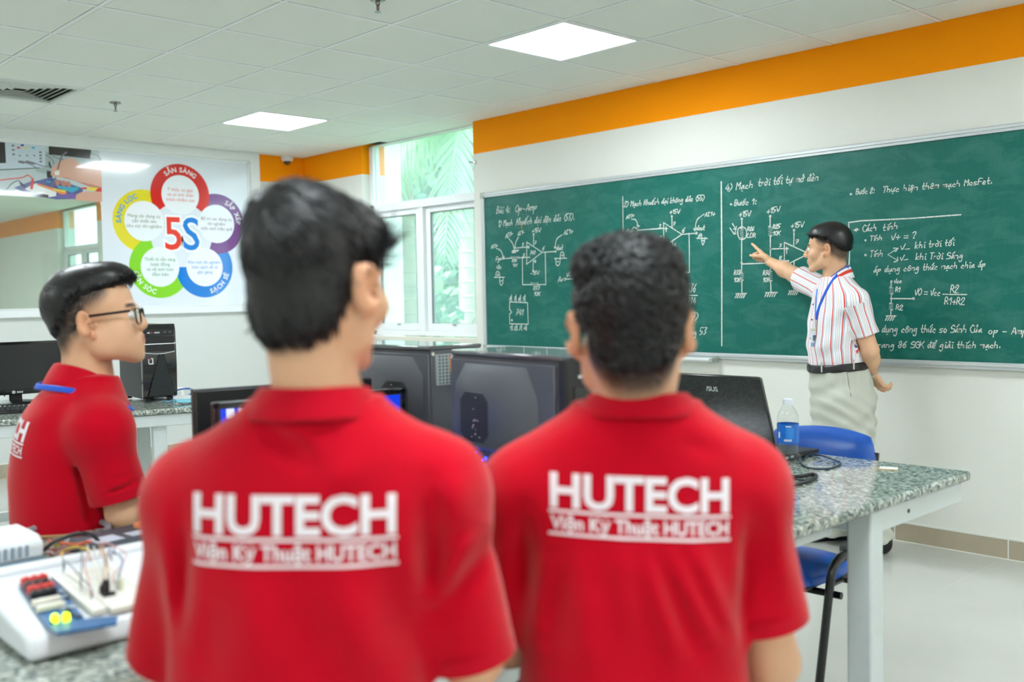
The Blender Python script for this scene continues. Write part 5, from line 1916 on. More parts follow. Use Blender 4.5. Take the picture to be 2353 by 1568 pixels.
# jumper wires arching over the boards: things of their own, plugged between photo points
JW = [((146, 1326), (150, 1282), (146, 1228), (300, 40, 44), 'thin dark grey jumper wire rising from the narrow breadboard', (70, 72, 84)),
      ((186, 1368), (190, 1330), (188, 1290), None, 'black jumper wire standing between the two breadboards', (44, 52, 62)),
      ((210, 1388), (170, 1340), (148, 1318), None, 'slate jumper wire running down to the lower breadboard corner', (90, 110, 130)),
      ((208, 1382), (196, 1346), (206, 1300), None, 'red jumper wire bent beside the wide breadboard', (206, 110, 110)),
      ((242, 1362), (225, 1330), (215, 1286), None, 'pale jumper wire leaning left of the black transistor', (206, 210, 206)),
      ((246, 1360), (248, 1330), (230, 1290), None, 'yellow jumper wire ending at the black transistor', (206, 160, 60)),
      ((250, 1358), (245, 1318), (262, 1284), None, 'purple jumper wire ending just right of the yellow one', (96, 84, 130)),
      ((268, 1366), (280, 1320), (250, 1292), None, 'grey jumper wire looped over the potentiometer', (150, 168, 172)),
      ((262, 1352), (292, 1300), (240, 1276), None, 'pink jumper wire in the widest loop above the breadboard', (214, 150, 150)),
      ((275, 1356), (284, 1330), (256, 1300), None, 'dark violet jumper wire beside the pink loop', (90, 70, 110)),
      ((228, 1370), (212, 1320), (200, 1282), None, 'cream jumper wire crossing the wide breadboard', (214, 206, 180)),
      ((238, 1368), (240, 1310), (222, 1270), None, 'brown jumper wire rising behind the transistor', (150, 104, 60))]
for (a, m_, e_, _, lb, rgb) in JW:
    ua, va = top_xy(*a, .09)
    ue, ve = top_xy(*e_, .10)
    A_ = Matrix.Translation((TX, TY, TH)) @ TM @ Vector((-ua, va, .012))
    Ee = Matrix.Translation((TX, TY, TH)) @ TM @ Vector((-min(ue, DD - .03), ve, .012))
    dm = ((A_ - CAM).dot(CF) + (Ee - CAM).dot(CF)) / 2
    mid = C(m_[0], m_[1], dm - .01)
    mid.z = max(mid.z, TH + .10)
    o = obj('jumper_wire', MB().tube(spline([A_, A_ + Vector((0, 0, .016)), mid, Ee + Vector((0, 0, .016)), Ee], 6), .0011, 6), mat('wire_' + lb.split(' jumper')[0].replace(' ', '_'), rgb, rough=.4))
    tag(o, lb, 'wire', 'jumper wires on the trainer')

# ------------------------------------------------------------------ white vented box, left of the trainer
p0 = onz(118, 1300, TH)
t = thing('router_box', 'white vented plastic box with a grey base, partly out of the picture', 'electronic box', (p0.x - .01, p0.y - .01, TH), .05)
b = MB()
prof = [(-.0, .018), (.004, .052), (-.02, .066), (-.135, .070), (-.155, .052), (-.155, .018)]
obj('cover', MB().prism(prof, 1, -.26, 0), M_WCASE, t, bevel=.008, seg=3)
obj('box_base', MB().box(-.158, .004, -.262, .002, 0, .020), mat('box_base_grey', (112, 134, 150), rough=.45), t, bevel=.004)
b = MB()
for k in range(16):
    y = -.245 + k * .0138
    b.prism([(.0015, .026), (.0046, .026), (.0066, .050), (.0035, .050)], 1, y, y + .006)
sl = obj('vent_slots', b, mat('slot_shadow_grey', (150, 166, 184), rough=.8), t, smooth=0)
obj('antenna_red', MB().box(-.10, -.03, -.22, -.15, .070, .078), mat('red_plastic', (214, 40, 48), rough=.4), t, bevel=.003)

# dark instrument behind the trainer with pale stickers
p0 = onz(240, 1262, TH + .02)
t = thing('multimeter', 'dark grey meter with pale stickers lying behind the trainer', 'meter', (p0.x - .06, p0.y + .06, TH), .12)
obj('meter_body', MB().box(-.065, .065, -.09, .11, 0, .034), mat('meter_grey', (70, 74, 84), rough=.5), t, bevel=.010, seg=3)
b = MB().box(.0, .055, -.08, -.02, .034, .0345, 0).box(.01, .05, .0, .05, .034, .0345, 0)
obj('sticker', b, mat('sticker_pale', (206, 212, 226), rough=.5), t, smooth=0)
obj('meter_dial', MB().lathe([(.018, .034), (.018, .042), (.012, .044), (0, .044)], (-.02, .06, 0), n=20), mat('dial_orange', (236, 150, 100), rough=.4), t)
# thick grey cable in a loop, and coloured leads over it
def lead(name, label, pts, r, rgb, group='leads on the near bench'):
    P = [onz(a, b_, TH + r + z) for a, b_, z in pts]
    return tag(obj(name, MB().tube(spline(P, 8), r, 8), mat('lead_' + '_'.join(label.split()[:3]), rgb, rough=.45)), label, 'cable', group)


lead('grey_cable', 'thick grey cable bent in a wide loop behind the vented box', [(40, 1232, 0), (70, 1218, .004), (110, 1205, .006), (170, 1198, .006), (215, 1196, .006), (246, 1206, .004), (244, 1222, .006), (222, 1236, .010), (190, 1242, .012), (150, 1246, .01)], .0075, (152, 152, 160))
lead('test_lead', 'black test lead arching highest over the other leads', [(102, 1264, 0), (118, 1250, .02), (150, 1236, .05), (185, 1226, .06), (215, 1232, .04), (232, 1254, .02), (238, 1264, .0)], .0045, (26, 30, 38))
lead('test_lead', 'orange lead curling under the black test lead', [(115, 1245, .012), (150, 1250, .02), (180, 1252, .03), (205, 1246, .03), (222, 1256, .02), (234, 1266, .006)], .0040, (224, 98, 50))
lead('test_lead', 'red lead lying across the thick grey cable', [(168, 1234, .03), (190, 1227, .035), (215, 1232, .03), (228, 1242, .015)], .0040, (226, 70, 40))
lead('test_lead', 'yellow lead arched just behind the trainer', [(140, 1282, .02), (148, 1266, .03), (172, 1258, .05), (196, 1262, .05), (214, 1272, .03)], .0036, (204, 164, 60))
lead('test_lead', 'tan lead running flat beside the orange lead', [(60, 1236, 0), (100, 1234, .004), (140, 1232, .006), (180, 1230, .008)], .0032, (176, 140, 92))
lead('test_lead', 'black lead running along the bench behind the dark meter', [(250, 1234, 0), (270, 1226, .006), (295, 1222, .008), (325, 1222, .006)], .0034, (28, 30, 36))
lead('test_lead', 'short yellow-green lead end beside the vented box', [(126, 1258, .006), (134, 1250, .016), (136, 1242, .018)], .0034, (206, 206, 60))
# ------------------------------------------------------------------ figures: smooth implicit bodies turned into one mesh each
class Field:
    """signed distance field on a grid; parts are blended into it smoothly"""

    def __init__(s, lo, hi, h):
        s.lo, s.h = np.array(lo, float), h
        s.n = np.ceil((np.array(hi) - s.lo) / h).astype(int) + 1
        s.F = np.full(s.n, 1.0, np.float32)

    def sub(s, lo, hi, m):
        a = np.clip(np.floor((np.array(lo) - m - s.lo) / s.h).astype(int), 0, s.n)
        b = np.clip(np.ceil((np.array(hi) + m - s.lo) / s.h).astype(int) + 1, 0, s.n)
        if np.any(b <= a):
            return None, None
        ax = [s.lo[i] + s.h * np.arange(a[i], b[i]) for i in range(3)]
        P = np.stack(np.meshgrid(*ax, indexing='ij'), -1).astype(np.float32)
        return (slice(a[0], b[0]), slice(a[1], b[1]), slice(a[2], b[2])), P

    def add(s, prim, k=.01, op='u'):
        lo, hi, f = prim
        sl, P = s.sub(lo, hi, max(3 * s.h, k * 1.2))
        if sl is None:
            return s
        d = f(P)
        c = s.F[sl]
        if op == 'u':
            hh = np.clip(.5 + .5 * (c - d) / k, 0, 1)
            s.F[sl] = c * (1 - hh) + d * hh - k * hh * (1 - hh)
        else:
            hh = np.clip(.5 - .5 * (c + d) / k, 0, 1)
            s.F[sl] = c * (1 - hh) - d * hh + k * hh * (1 - hh)
        return s

    def warp(s, f):
        ax = [s.lo[i] + s.h * np.arange(s.n[i]) for i in range(3)]
        P = np.stack(np.meshgrid(*ax, indexing='ij'), -1).astype(np.float32)
        s.F += f(P).astype(np.float32)
        return s

    def mesh(s):
        F = s.F
        F[0] = F[-1] = 1
        F[:, 0] = F[:, -1] = 1
        F[:, :, 0] = F[:, :, -1] = 1
        neg = F < 0
        nx, ny, nz = F.shape
        cnt = np.zeros((nx - 1, ny - 1, nz - 1), np.int8)
        for dx in (0, 1):
            for dy in (0, 1):
                for dz in (0, 1):
                    cnt += neg[dx:nx - 1 + dx, dy:ny - 1 + dy, dz:nz - 1 + dz]
        act = np.argwhere((cnt > 0) & (cnt < 8))
        vid = np.full(cnt.shape, -1, np.int64)
        vid[tuple(act.T)] = np.arange(len(act))
        acc = np.zeros((len(act), 3))
        num = np.zeros(len(act))
        cor = [(a, b, c) for a in (0, 1) for b in (0, 1) for c in (0, 1)]
        for i, a in enumerate(cor):
            for b in cor[i + 1:]:
                if sum(abs(a[q] - b[q]) for q in range(3)) != 1:
                    continue
                fa = F[act[:, 0] + a[0], act[:, 1] + a[1], act[:, 2] + a[2]]
                fb_ = F[act[:, 0] + b[0], act[:, 1] + b[1], act[:, 2] + b[2]]
                m = (fa < 0) != (fb_ < 0)
                t = np.where(m, fa / np.where(m, fa - fb_, 1), 0)
                for q in range(3):
                    acc[:, q] += m * (a[q] + t * (b[q] - a[q]))
                num += m
        V = s.lo + (act + acc / num[:, None]) * s.h
        faces = []
        for ax in range(3):
            o1, o2 = [q for q in range(3) if q != ax]
            a0 = [slice(1, -1)] * 3
            a1 = [slice(1, -1)] * 3
            a0[ax] = slice(0, -1)
            a1[ax] = slice(1, None)
            A, B = neg[tuple(a0)], neg[tuple(a1)]
            e = np.argwhere(A != B)
            if not len(e):
                continue
            inside = A[tuple(e.T)]
            base = e.copy()
            base[:, o1] += 1
            base[:, o2] += 1
            def cell(d1, d2):
                c = base.copy()
                c[:, o1] -= d1
                c[:, o2] -= d2
                return vid[c[:, 0], c[:, 1], c[:, 2]]
            q = np.stack([cell(0, 0), cell(1, 0), cell(1, 1), cell(0, 1)], 1)
            flip = inside if ax != 1 else ~inside
            q[~flip] = q[~flip][:, ::-1]
            faces.append(q)
        Q = np.concatenate(faces)
        Q = Q[(Q >= 0).all(1)]
        return V, Q


def cap(a, b, ra, rb=None):
    a, b = np.array(a, np.float32), np.array(b, np.float32)
    rb = ra if rb is None else rb
    r = max(ra, rb)

    def f(P):
        ab = b - a
        t = np.clip(((P - a) @ ab) / max(1e-9, float(ab @ ab)), 0, 1)
        return np.linalg.norm(P - a - t[..., None] * ab, axis=-1) - (ra + (rb - ra) * t)
    return np.minimum(a, b) - r, np.maximum(a, b) + r, f


def capcut(a, b, ra, rb):
    """tapered limb ending in a flat cut at b"""
    lo, hi, g = cap(a, b, ra, rb)
    a, b = np.array(a, np.float32), np.array(b, np.float32)
    n = (b - a) / np.linalg.norm(b - a)
    return lo, hi, lambda P: np.maximum(g(P), (P - b) @ n)


def ell(c, r, R=None):
    """ellipsoid; R columns = its axes"""
    c, r = np.array(c, np.float32), np.array(r, np.float32)
    R = np.eye(3, dtype=np.float32) if R is None else np.array(R, np.float32)

    def f(P):
        q = (P - c) @ R
        k0 = np.linalg.norm(q / r, axis=-1)
        k1 = np.linalg.norm(q / (r * r), axis=-1)
        return k0 * (k0 - 1) / np.maximum(k1, 1e-6)
    m = r.max()
    return c - m, c + m, f


def loft(levels, ax, power=2.3):
    """body of stacked rounded cross-sections. levels: (centre, half width, half depth); ax = direction of the width"""
    L = sorted([(np.array(c, float), rx, ry) for c, rx, ry in levels], key=lambda q: q[0][2])
    z = np.array([q[0][2] for q in L])
    cx = np.array([q[0][0] for q in L])
    cy = np.array([q[0][1] for q in L])
    rx = np.array([q[1] for q in L])
    ry = np.array([q[2] for q in L])
    ax = np.array(ax, float)[:2]
    ax = ax / np.linalg.norm(ax)
    zs = np.linspace(z[0], z[-1], 160)

    def sm(v):
        w = np.interp(zs, z, v)
        k = np.ones(13) / 13
        return np.convolve(np.pad(w, 6, 'edge'), k, 'valid')
    tb = [sm(v) for v in (cx, cy, rx, ry)]

    def f(P):
        zz = P[..., 2]
        a, b, u, w = (np.interp(zz, zs, q) for q in tb)
        dx, dy = P[..., 0] - a, P[..., 1] - b
        p = np.abs(dx * ax[0] + dy * ax[1]) / u
        q = np.abs(-dx * ax[1] + dy * ax[0]) / w
        d = ((p ** power + q ** power) ** (1 / power) - 1) * np.minimum(u, w)
        return np.maximum(d, np.abs(zz - (z[0] + z[-1]) / 2) - (z[-1] - z[0]) / 2)
    m = max(rx.max(), ry.max())
    return np.array([cx.min() - m, cy.min() - m, z[0]]), np.array([cx.max() + m, cy.max() + m, z[-1]]), f


def mesh_obj(name, V, Q, m, parent, cols=None, attrs=None):
    """numpy mesh -> ONE object; V in world coordinates"""
    inv = np.array(parent.matrix_basis.inverted())
    W = V @ inv[:3, :3].T + inv[:3, 3]
    me = bpy.data.meshes.new(name)
    me.vertices.add(len(W))
    me.vertices.foreach_set('co', W.astype(np.float32).ravel())
    me.loops.add(Q.size)
    me.loops.foreach_set('vertex_index', Q.astype(np.int32).ravel())
    me.polygons.add(len(Q))
    me.polygons.foreach_set('loop_start', np.arange(0, Q.size, Q.shape[1], dtype=np.int32))
    me.polygons.foreach_set('use_smooth', np.ones(len(Q), bool))
    me.update(calc_edges=True)
    me.validate()
    me.materials.append(m)
    if cols is not None:
        at = me.color_attributes.new('tone', 'FLOAT_COLOR', 'POINT')
        at.data.foreach_set('color', np.concatenate([cols, np.ones((len(cols), 1))], 1).astype(np.float32).ravel())
    for k, v in (attrs or {}).items():
        at = me.attributes.new(k, 'FLOAT', 'POINT')
        at.data.foreach_set('value', v.astype(np.float32))
    o = bpy.data.objects.new(name, me)
    COL.objects.link(o)
    o.parent = parent
    return o


def nrm(v):
    v = np.array(v, float)
    return v / np.linalg.norm(v)


def frame(fwd, up=(0, 0, 1)):
    """columns right, forward, up"""
    f = nrm(fwd)
    r = nrm(np.cross(f, up))
    return np.stack([r, f, np.cross(r, f)], 1)


def camdir(right, fwd, up=0.0):
    v = CR * right + CF * fwd
    v = Vector((v.x, v.y, 0)).normalized()
    return np.array((v.x, v.y, up))


def head_prims(c, R, s=1.0, nose=1.0):
    """(primitive, blend, op) of a head; local x right, y forward, z up, origin between the ears"""
    c = np.array(c)

    def W(p):
        return c + R @ (np.array(p, float) * s)

    def E(p, r, q=None):
        return ell(W(p), np.array(r) * s, R if q is None else R @ q)

    def K(a, b, ra, rb=None):
        return cap(W(a), W(b), ra * s, None if rb is None else rb * s)
    out = [(E((0, -.014, .050), (.074, .097, .080)), .01, 'u'), (E((0, .035, .045), (.062, .056, .066)), .02, 'u'),
           (E((0, .045, -.018), (.060, .050, .066)), .02, 'u'), (E((0, -.02, -.02), (.062, .07, .05)), .02, 'u')]
    for x in (-1, 1):
        out += [(K((.054 * x, .004, -.03), (.046 * x, .018, -.058), .018), .02, 'u'), (K((.046 * x, .018, -.058), (.014 * x, .078, -.088), .019, .015), .02, 'u'),
                (E((.040 * x, .066, -.018), (.024, .024, .022)), .018, 'u')]
    out += [(E((0, .082, -.088), (.018, .016, .015)), .015, 'u'), (E((0, .082, -.050), (.030, .022, .026)), .015, 'u'),
            (K((-.034, .086, .028), (.034, .086, .028), .011), .014, 'u'),
            (K((0, .094, .024), (0, .102 + .012 * nose, -.014), .0085, .012), .012, 'u'), (E((0, .098 + .008 * nose, -.021), (.018, .012, .009)), .008, 'u')]
    for x in (-1, 1):
        out += [(E((.013 * x, .102, -.020), (.008, .010, .0075)), .006, 'u'), (E((.033 * x, .104, .010), (.016, .014, .010)), .014, 's')]
    out += [(K((-.020, .098, -.044), (.020, .098, -.044), .0058), .006, 'u'), (K((-.018, .097, -.055), (.018, .097, -.055), .0066), .006, 'u'),
            (K((-.022, .107, -.0495), (.022, .107, -.0495), .0022), .004, 's')]
    for x in (-1, 1):
        a = math.radians(32) * x
        q = np.array([[math.cos(a), math.sin(a), 0], [-math.sin(a), math.cos(a), 0], [0, 0, 1]])
        out += [(E((.083 * x, -.012, .003), (.0085, .021, .033), q), .006, 'u'), (E((.075 * x, .002, -.024), (.007, .010, .012), q), .006, 'u'),
                (E((.0925 * x, -.007, .005), (.008, .0125, .021), q), .004, 's'), (E((.083 * x, .004, -.004), (.010, .006, .007), q), .004, 's'),
                (E((.079 * x, .013, -.002), (.005, .005, .007)), .004, 'u')]
    return out


def hand_prims(w, d, n, side, curl, thumb=(.5, .3), s=1.0, spread=.06):
    """hand from wrist w pointing along d, palm facing n; side +1 right hand. curl: bend (radians) per finger, index first"""
    d = nrm(d)
    n = nrm(np.array(n) - d * np.dot(n, d))
    x = np.cross(d, n) * side          # towards the thumb
    w = np.array(w)
    out = []
    root = []
    for i, u in enumerate((.031, .010, -.011, -.030)):
        k = w + d * (.086 - .006 * abs(i - 1)) * s + x * u * s
        root.append(k)
        out.append((cap(w + d * .012 * s + x * u * .7 * s, k, .0145 * s, .0115 * s), .012, 'u'))
    for i, (u, L) in enumerate(zip((.031, .010, -.011, -.030), (.072, .080, .074, .058))):
        p = root[i]
        a = -.05
        dirx = d + x * (spread * (1.2 - i * .8))
        c = curl[i]
        for j, f in enumerate((.46, .30, .24)):
            a += c * (.9, 1.1, .8)[j]
            q = p + (nrm(dirx) * math.cos(a) + n * math.sin(a)) * L * f * s
            out.append((cap(p, q, (.0092 - .0011 * j) * s, (.0086 - .0012 * j) * s), .004, 'u'))
            p = q
    p = w + d * .022 * s + x * .022 * s
    q = p + nrm(d * .62 + x * .78 * (1 - thumb[1] * .6) + n * thumb[0] * .8) * .044 * s
    out.append((cap(p, q, .0155 * s, .0115 * s), .012, 'u'))
    r = q + nrm(d * .86 + x * .35 * (1 - thumb[1] * 2) + n * thumb[0] * .6) * .030 * s
    out.append((cap(q, r, .0105 * s, .0095 * s), .006, 'u'))
    t = r + nrm(d * .95 + x * .1 * (1 - thumb[1] * 3) + n * thumb[0] * .7) * .025 * s
    out.append((cap(r, t, .0095 * s, .0075 * s), .005, 'u'))
    return out


def build(prims, h, pad=.03, warp=None):
    lo = np.min([p[0][0] for p in prims if p[2] == 'u'], axis=0) - pad
    hi = np.max([p[0][1] for p in prims if p[2] == 'u'], axis=0) + pad
    F = Field(lo, hi, h)
    for p in prims:
        F.add(*p)
    if warp is not None:
        F.warp(warp)
    return F.mesh()


SKIN = np.array(lin((226, 178, 142)))
LIPC = np.array(lin((196, 112, 100)))
STUB = np.array(lin((72, 58, 50)))


def sstep(a, b, x):
    t = np.clip((x - a) / (b - a), 0, 1)
    return t * t * (3 - 2 * t)


def skin_tone(V, c, R, s, tone=1.0, fade=None):
    """colour per vertex: skin, lips, warm ears and, for shaved sides, stubble"""
    q = (V - np.array(c)) @ R / s
    col = np.tile(SKIN * tone, (len(V), 1))
    x, y, z = q.T
    lip = sstep(.006, .002, np.abs(z + .0495) - .006) * sstep(.026, .018, np.abs(x)) * sstep(.084, .094, y)
    col = col * (1 - lip[:, None] * .8) + LIPC * lip[:, None] * .8
    ear = sstep(.070, .080, np.abs(x)) * (np.abs(z) < .05) * (np.abs(y) < .06)
    col = col * (1 - ear[:, None] * np.array([.02, .16, .2]))
    brow = sstep(.006, .003, np.abs(z - .034 + .1 * (np.abs(x) - .03) ** 2 * 20)) * sstep(.052, .046, np.abs(x)) * sstep(.010, .016, np.abs(x)) * sstep(.075, .085, y)
    col = col * (1 - brow[:, None] * .9) + STUB * .3 * brow[:, None] * .9
    if fade is not None:
        m = fade(x, y, z)
        nz = .5 + .5 * np.sin(V[:, 0] * 2100) * np.sin(V[:, 1] * 1900 + 1) * np.sin(V[:, 2] * 2300)
        m = np.clip(m * (.8 + .4 * nz), 0, 1)
        col = col * (1 - m[:, None]) + STUB * .55 * m[:, None]
    return col


def hair_mesh(c, R, s, t, line, extra=(), h=.004, low=.068):
    """cap of hair: the skull grown by t, kept above a hairline that depends on the bearing (0 = front, pi = nape)"""
    c = np.array(c)

    def W(p):
        return c + R @ (np.array(p, float) * s)
    prims = [(ell(W((0, -.016, .054)), np.array((.076 + t[0], .099 + t[1], .080 + t[2])) * s, R), .01, 'u'),
             (ell(W((0, .030, .052)), np.array((.064 + t[0], .062 + t[1], .068 + t[2] * .9)) * s, R), .02, 'u'),
             (ell(W((0, -.03, -.010)), np.array((low + t[0] * .6, .070 + t[1] * .7, .070)) * s, R), .02, 'u')]
    for p, r, k in extra:
        prims.append((ell(W(p), np.array(r) * s, R), k, 'u'))
    lo = np.min([p[0][0] for p in prims], axis=0) - .02
    hi = np.max([p[0][1] for p in prims], axis=0) + .02
    F = Field(lo, hi, h)
    for p in prims:
        F.add(*p)
    ax = [F.lo[i] + F.h * np.arange(F.n[i]) for i in range(3)]
    P = np.stack(np.meshgrid(*ax, indexing='ij'), -1)
    q = (P - c) @ R / s
    phi = np.abs(np.arctan2(q[..., 0], q[..., 1] + .01))
    zl = np.interp(phi, [a for a, _ in line], [b for _, b in line])
    d = (zl - q[..., 2]) * s * .8
    k = .012
    hh = np.clip(.5 - .5 * (F.F - d) / k, 0, 1)
    F.F = (F.F * (1 - hh) + d * hh + k * hh * (1 - hh)).astype(np.float32)
    return F.mesh(), lambda V: (V - c) @ R / s


def strands(V, Q, n, c, R, s, whorl, L, wid, seed, lift=.35, wave=0.0, grav=.5, mask=None, fwd=0.0):
    """short locks lying on the hair cap, combed away from the whorl"""
    rs = np.random.RandomState(seed)
    fn = np.cross(V[Q[:, 1]] - V[Q[:, 0]], V[Q[:, 2]] - V[Q[:, 0]])
    vn = np.zeros_like(V)
    for k in range(4):
        np.add.at(vn, Q[:, k], fn)
    vn /= np.maximum(np.linalg.norm(vn, axis=1, keepdims=True), 1e-12)
    cen = np.array(c) + R @ (np.array((0, -.01, .04)) * s)
    if np.mean(np.einsum('ij,ij->i', vn, V - cen)) < 0:
        vn = -vn
    idx = rs.choice(len(V), min(n, len(V)), replace=False)
    wp = np.array(c) + R @ (np.array(whorl) * s)
    ql = (V - np.array(c)) @ R / s
    ov, of = [], []
    for i in idx:
        p, nn = V[i], vn[i]
        if mask is not None and not mask(ql[i]):
            continue
        away = p - wp
        g = nrm(away) * 1.0 + np.array((0, 0, -grav)) + R[:, 1] * fwd
        sw = np.cross(nn, nrm(away)) * .35
        g = g + sw + rs.randn(3) * (.12 + wave)
        g = g - nn * np.dot(g, nn)
        if np.linalg.norm(g) < 1e-6:
            continue
        g = nrm(g)
        ln = L * rs.uniform(.6, 1.15)
        w = wid * rs.uniform(.6, 1.3)
        sd = np.cross(nn, g)
        p0 = p - nn * .003
        base = len(ov)
        kx = 5
        up = lift * rs.uniform(.2, 1.4)
        for j in range(kx):
            f = j / (kx - 1)
            q = p0 + g * ln * f + nn * ln * (up * f - (up + .35) * f * f) + sd * ln * wave * math.sin(3 * f + rs.uniform(-.3, .3))
            ww = w * (1 - f) ** .6 + .0002
            ov += [q + sd * ww, q - sd * ww, q + nn * ww * .8]
        for j in range(kx - 1):
            a, b = base + 3 * j, base + 3 * j + 3
            of += [(a, a + 1, b + 1, b), (a + 1, a + 2, b + 2, b + 1), (a + 2, a, b, b + 2)]
    return np.array(ov), np.array(of)


M_HAIR = mat('black_hair', (17, 16, 18), rough=.38, spec=.5)
M_SKIN = attr_mat('skin', 'tone', rough=.48, sss=.0, spec=.35, bump=.05, bscale=700)
M_RED = mat('red_polo_knit', (196, 2, 32), rough=.8, spec=.06, sheen=.35, bump=.25, bscale=900)
M_REDC = mat('red_polo_rib', (196, 8, 36), rough=.8, spec=.06, sheen=.3, bump=.3, bscale=700)
M_TEXT = mat('white_shirt_print', (246, 236, 242), rough=.6)
M_NAVY = mat('dark_trousers', (34, 36, 44), rough=.8)
M_SHOE = mat('black_shoe', (26, 27, 30), rough=.5)
M_LANY = mat('blue_lanyard', (16, 84, 204), rough=.5)
M_EYEW = mat('eye_white', (232, 228, 224), rough=.15)
M_EYEB = mat('eye_dark', (30, 20, 16), rough=.1)


def add_eyes(root, c, R, s):
    for x in (-1, 1):
        p = np.array(c) + R @ (np.array((.032 * x, .086, .010)) * s)
        f = R[:, 1]
        b = MB().ball(p, .0118 * s, 14)
        e = obj('eye', b, M_EYEW, root, world=True)
        q = p + f * .0088 * s
        i = MB().ball(q, .0052 * s, 10)
        o = obj('iris', i, M_EYEB, e)
        o.data.transform(e.parent.matrix_basis.inverted())


def add_hair(root, c, R, s, t, line, whorl, n, L, wid, seed, extra=(), lift=.35, wave=0.0, grav=.5, h=.004, mask=None, fwd=0.0, name='hair', low=.068):
    (V, Q), loc = hair_mesh(c, R, s, t, line, extra, h, low)
    sv, sf = strands(V, Q, n, c, R, s, whorl, L, wid, seed, lift, wave, grav, mask, fwd)
    if len(sv):
        Q = np.concatenate([Q, sf + len(V)])
        V = np.concatenate([V, sv])
    return mesh_obj(name, V, Q, M_HAIR, root)


def collar(root, name, m, rings, fwd, gap, n=48, thick=.0035, bands=None):
    """band round the neck. rings: (centre, half width, half depth, front drop); gap = open angle at the front"""
    f = nrm(np.array((fwd[0], fwd[1], 0)))
    r = np.array((f[1], -f[0], 0))
    vs, fs, ms = [], [], []
    k = len(rings)
    for i in range(n + 1):
        a = gap / 2 + (2 * PI - gap) * i / n            # 0 = front
        for c, rx, ry, drop in rings:
            w = .5 + .5 * math.cos(a)
            p = np.array(c) + r * rx * math.sin(a) + f * ry * math.cos(a) + np.array((0, 0, -drop * w * w))
            vs.append(tuple(p))
    for i in range(n):
        for j in range(k - 1):
            fs.append((i * k + j, i * k + j + 1, (i + 1) * k + j + 1, (i + 1) * k + j))
            ms.append(bands[j] if bands else 0)
    mb = MB().add(vs, fs)
    mb.m = ms
    o = obj(name, mb, m, root, world=True, smooth=60)
    sm = o.modifiers.new('thick', 'SOLIDIFY')
    sm.thickness = thick
    sm.offset = 0
    sb = o.modifiers.new('round', 'SUBSURF')
    sb.levels = sb.render_levels = 1
    return o


def back_print(root, V, Q, origin, U, Vv, N_, width):
    """the four-line print laid on the shirt back: origin = centre of the big word, U right, Vv up, N_ towards the cloth"""
    bvh = BVHTree.FromPolygons([tuple(v) for v in V], [tuple(q) for q in Q])
    U, Vv, N_ = (np.array(nrm(q)) for q in (U, Vv, N_))
    w = width
    geo = MB()

    def flat(vs, fs, dx, dy):
        geo.add([(v[0] + dx, v[1] + dy, 0) for v in vs], fs)
    hcap = w * .178
    tv, tf = fit_text('HUTECH', w * .985, hcap, .034)
    flat(tv, tf, 0, 0)
    def bar(y0, y1):
        n = 40
        vs = []
        for i in range(n + 1):
            x = -w / 2 + w * i / n
            vs += [(x, y0), (x, y1)]
        flat(vs, [(2 * i, 2 * i + 2, 2 * i + 3, 2 * i + 1) for i in range(n)], 0, 0)
    bar(-.036 * w, -.020 * w)
    bar(-.162 * w, -.146 * w)
    tv, tf = fit_text('Viện Kỹ Thuật HUTECH', w * .98, w * .074, .028)
    flat(tv, tf, 0, -.128 * w)
    bm = bmesh.new()
    bv = [bm.verts.new(v) for v in geo.v]
    for f in geo.f:
        try:
            bm.faces.new([bv[i] for i in f])
        except ValueError:
            pass
    bmesh.ops.triangulate(bm, faces=bm.faces)
    for _ in range(3):
        es = [e for e in bm.edges if e.calc_length() > .010]
        if not es:
            break
        bmesh.ops.subdivide_edges(bm, edges=es, cuts=1)
        bmesh.ops.triangulate(bm, faces=[f for f in bm.faces if len(f.verts) > 3])
    for v in bm.verts:
        p = np.array(origin) + U * v.co.x + Vv * v.co.y
        hit = bvh.ray_cast(Vector(p), Vector(N_), .6)
        if hit[0] is None:
            v.co = Vector(p) + Vector(N_) * .05
        else:
            v.co = hit[0] - Vector(N_) * .0016
    bm.verts.index_update()
    vs = [tuple(v.co) for v in bm.verts]
    fs = [tuple(q.index for q in f.verts) for f in bm.faces]
    bm.free()
    return obj('back_print', MB().add(vs, fs), M_TEXT, root, world=True, smooth=0)


def seated_legs(root, hip, fwd, seat_z, knee_z=.52, spread=.10, m=None, foot_fwd=.40):
    """trousers and shoes of a seated person (below the picture edge for the front students)"""
    f = nrm(np.array((fwd[0], fwd[1], 0)))
    r = np.array((f[1], -f[0], 0))
    pr = [(ell(np.array(hip), (.155, .155, .11)), .03, 'u')]
    shoes = []
    for x in (-1, 1):
        h = np.array(hip) + r * spread * x + f * .03
        k = np.array((h[0], h[1], knee_z + .02)) + f * .40 + r * .05 * x
        a = np.array((k[0], k[1], .10)) + f * (foot_fwd - .40)
        pr += [(cap(h, k, .088, .066), .03, 'u'), (cap(k, a, .066, .055), .02, 'u')]
        b = MB()
        fr = np.stack([r, f, np.array((0, 0, 1))], 1)
        ev, eq = build([(cap(a + np.array((0, 0, -.055)) - f * .03, a + np.array((0, 0, -.062)) + f * .15, .042, .036), .02, 'u'), (cap(a + np.array((0, 0, -.03)), a + np.array((0, 0, -.05)) + f * .08, .042, .036), .02, 'u')], .008)
        ev[:, 2] = np.maximum(ev[:, 2], .002)
        shoes.append((ev, eq))
    V, Q = build(pr, .010)
    mesh_obj('trousers', V, Q, m or M_NAVY, root)
    for ev, eq in shoes:
        mesh_obj('shoe', ev, eq, M_SHOE, root)


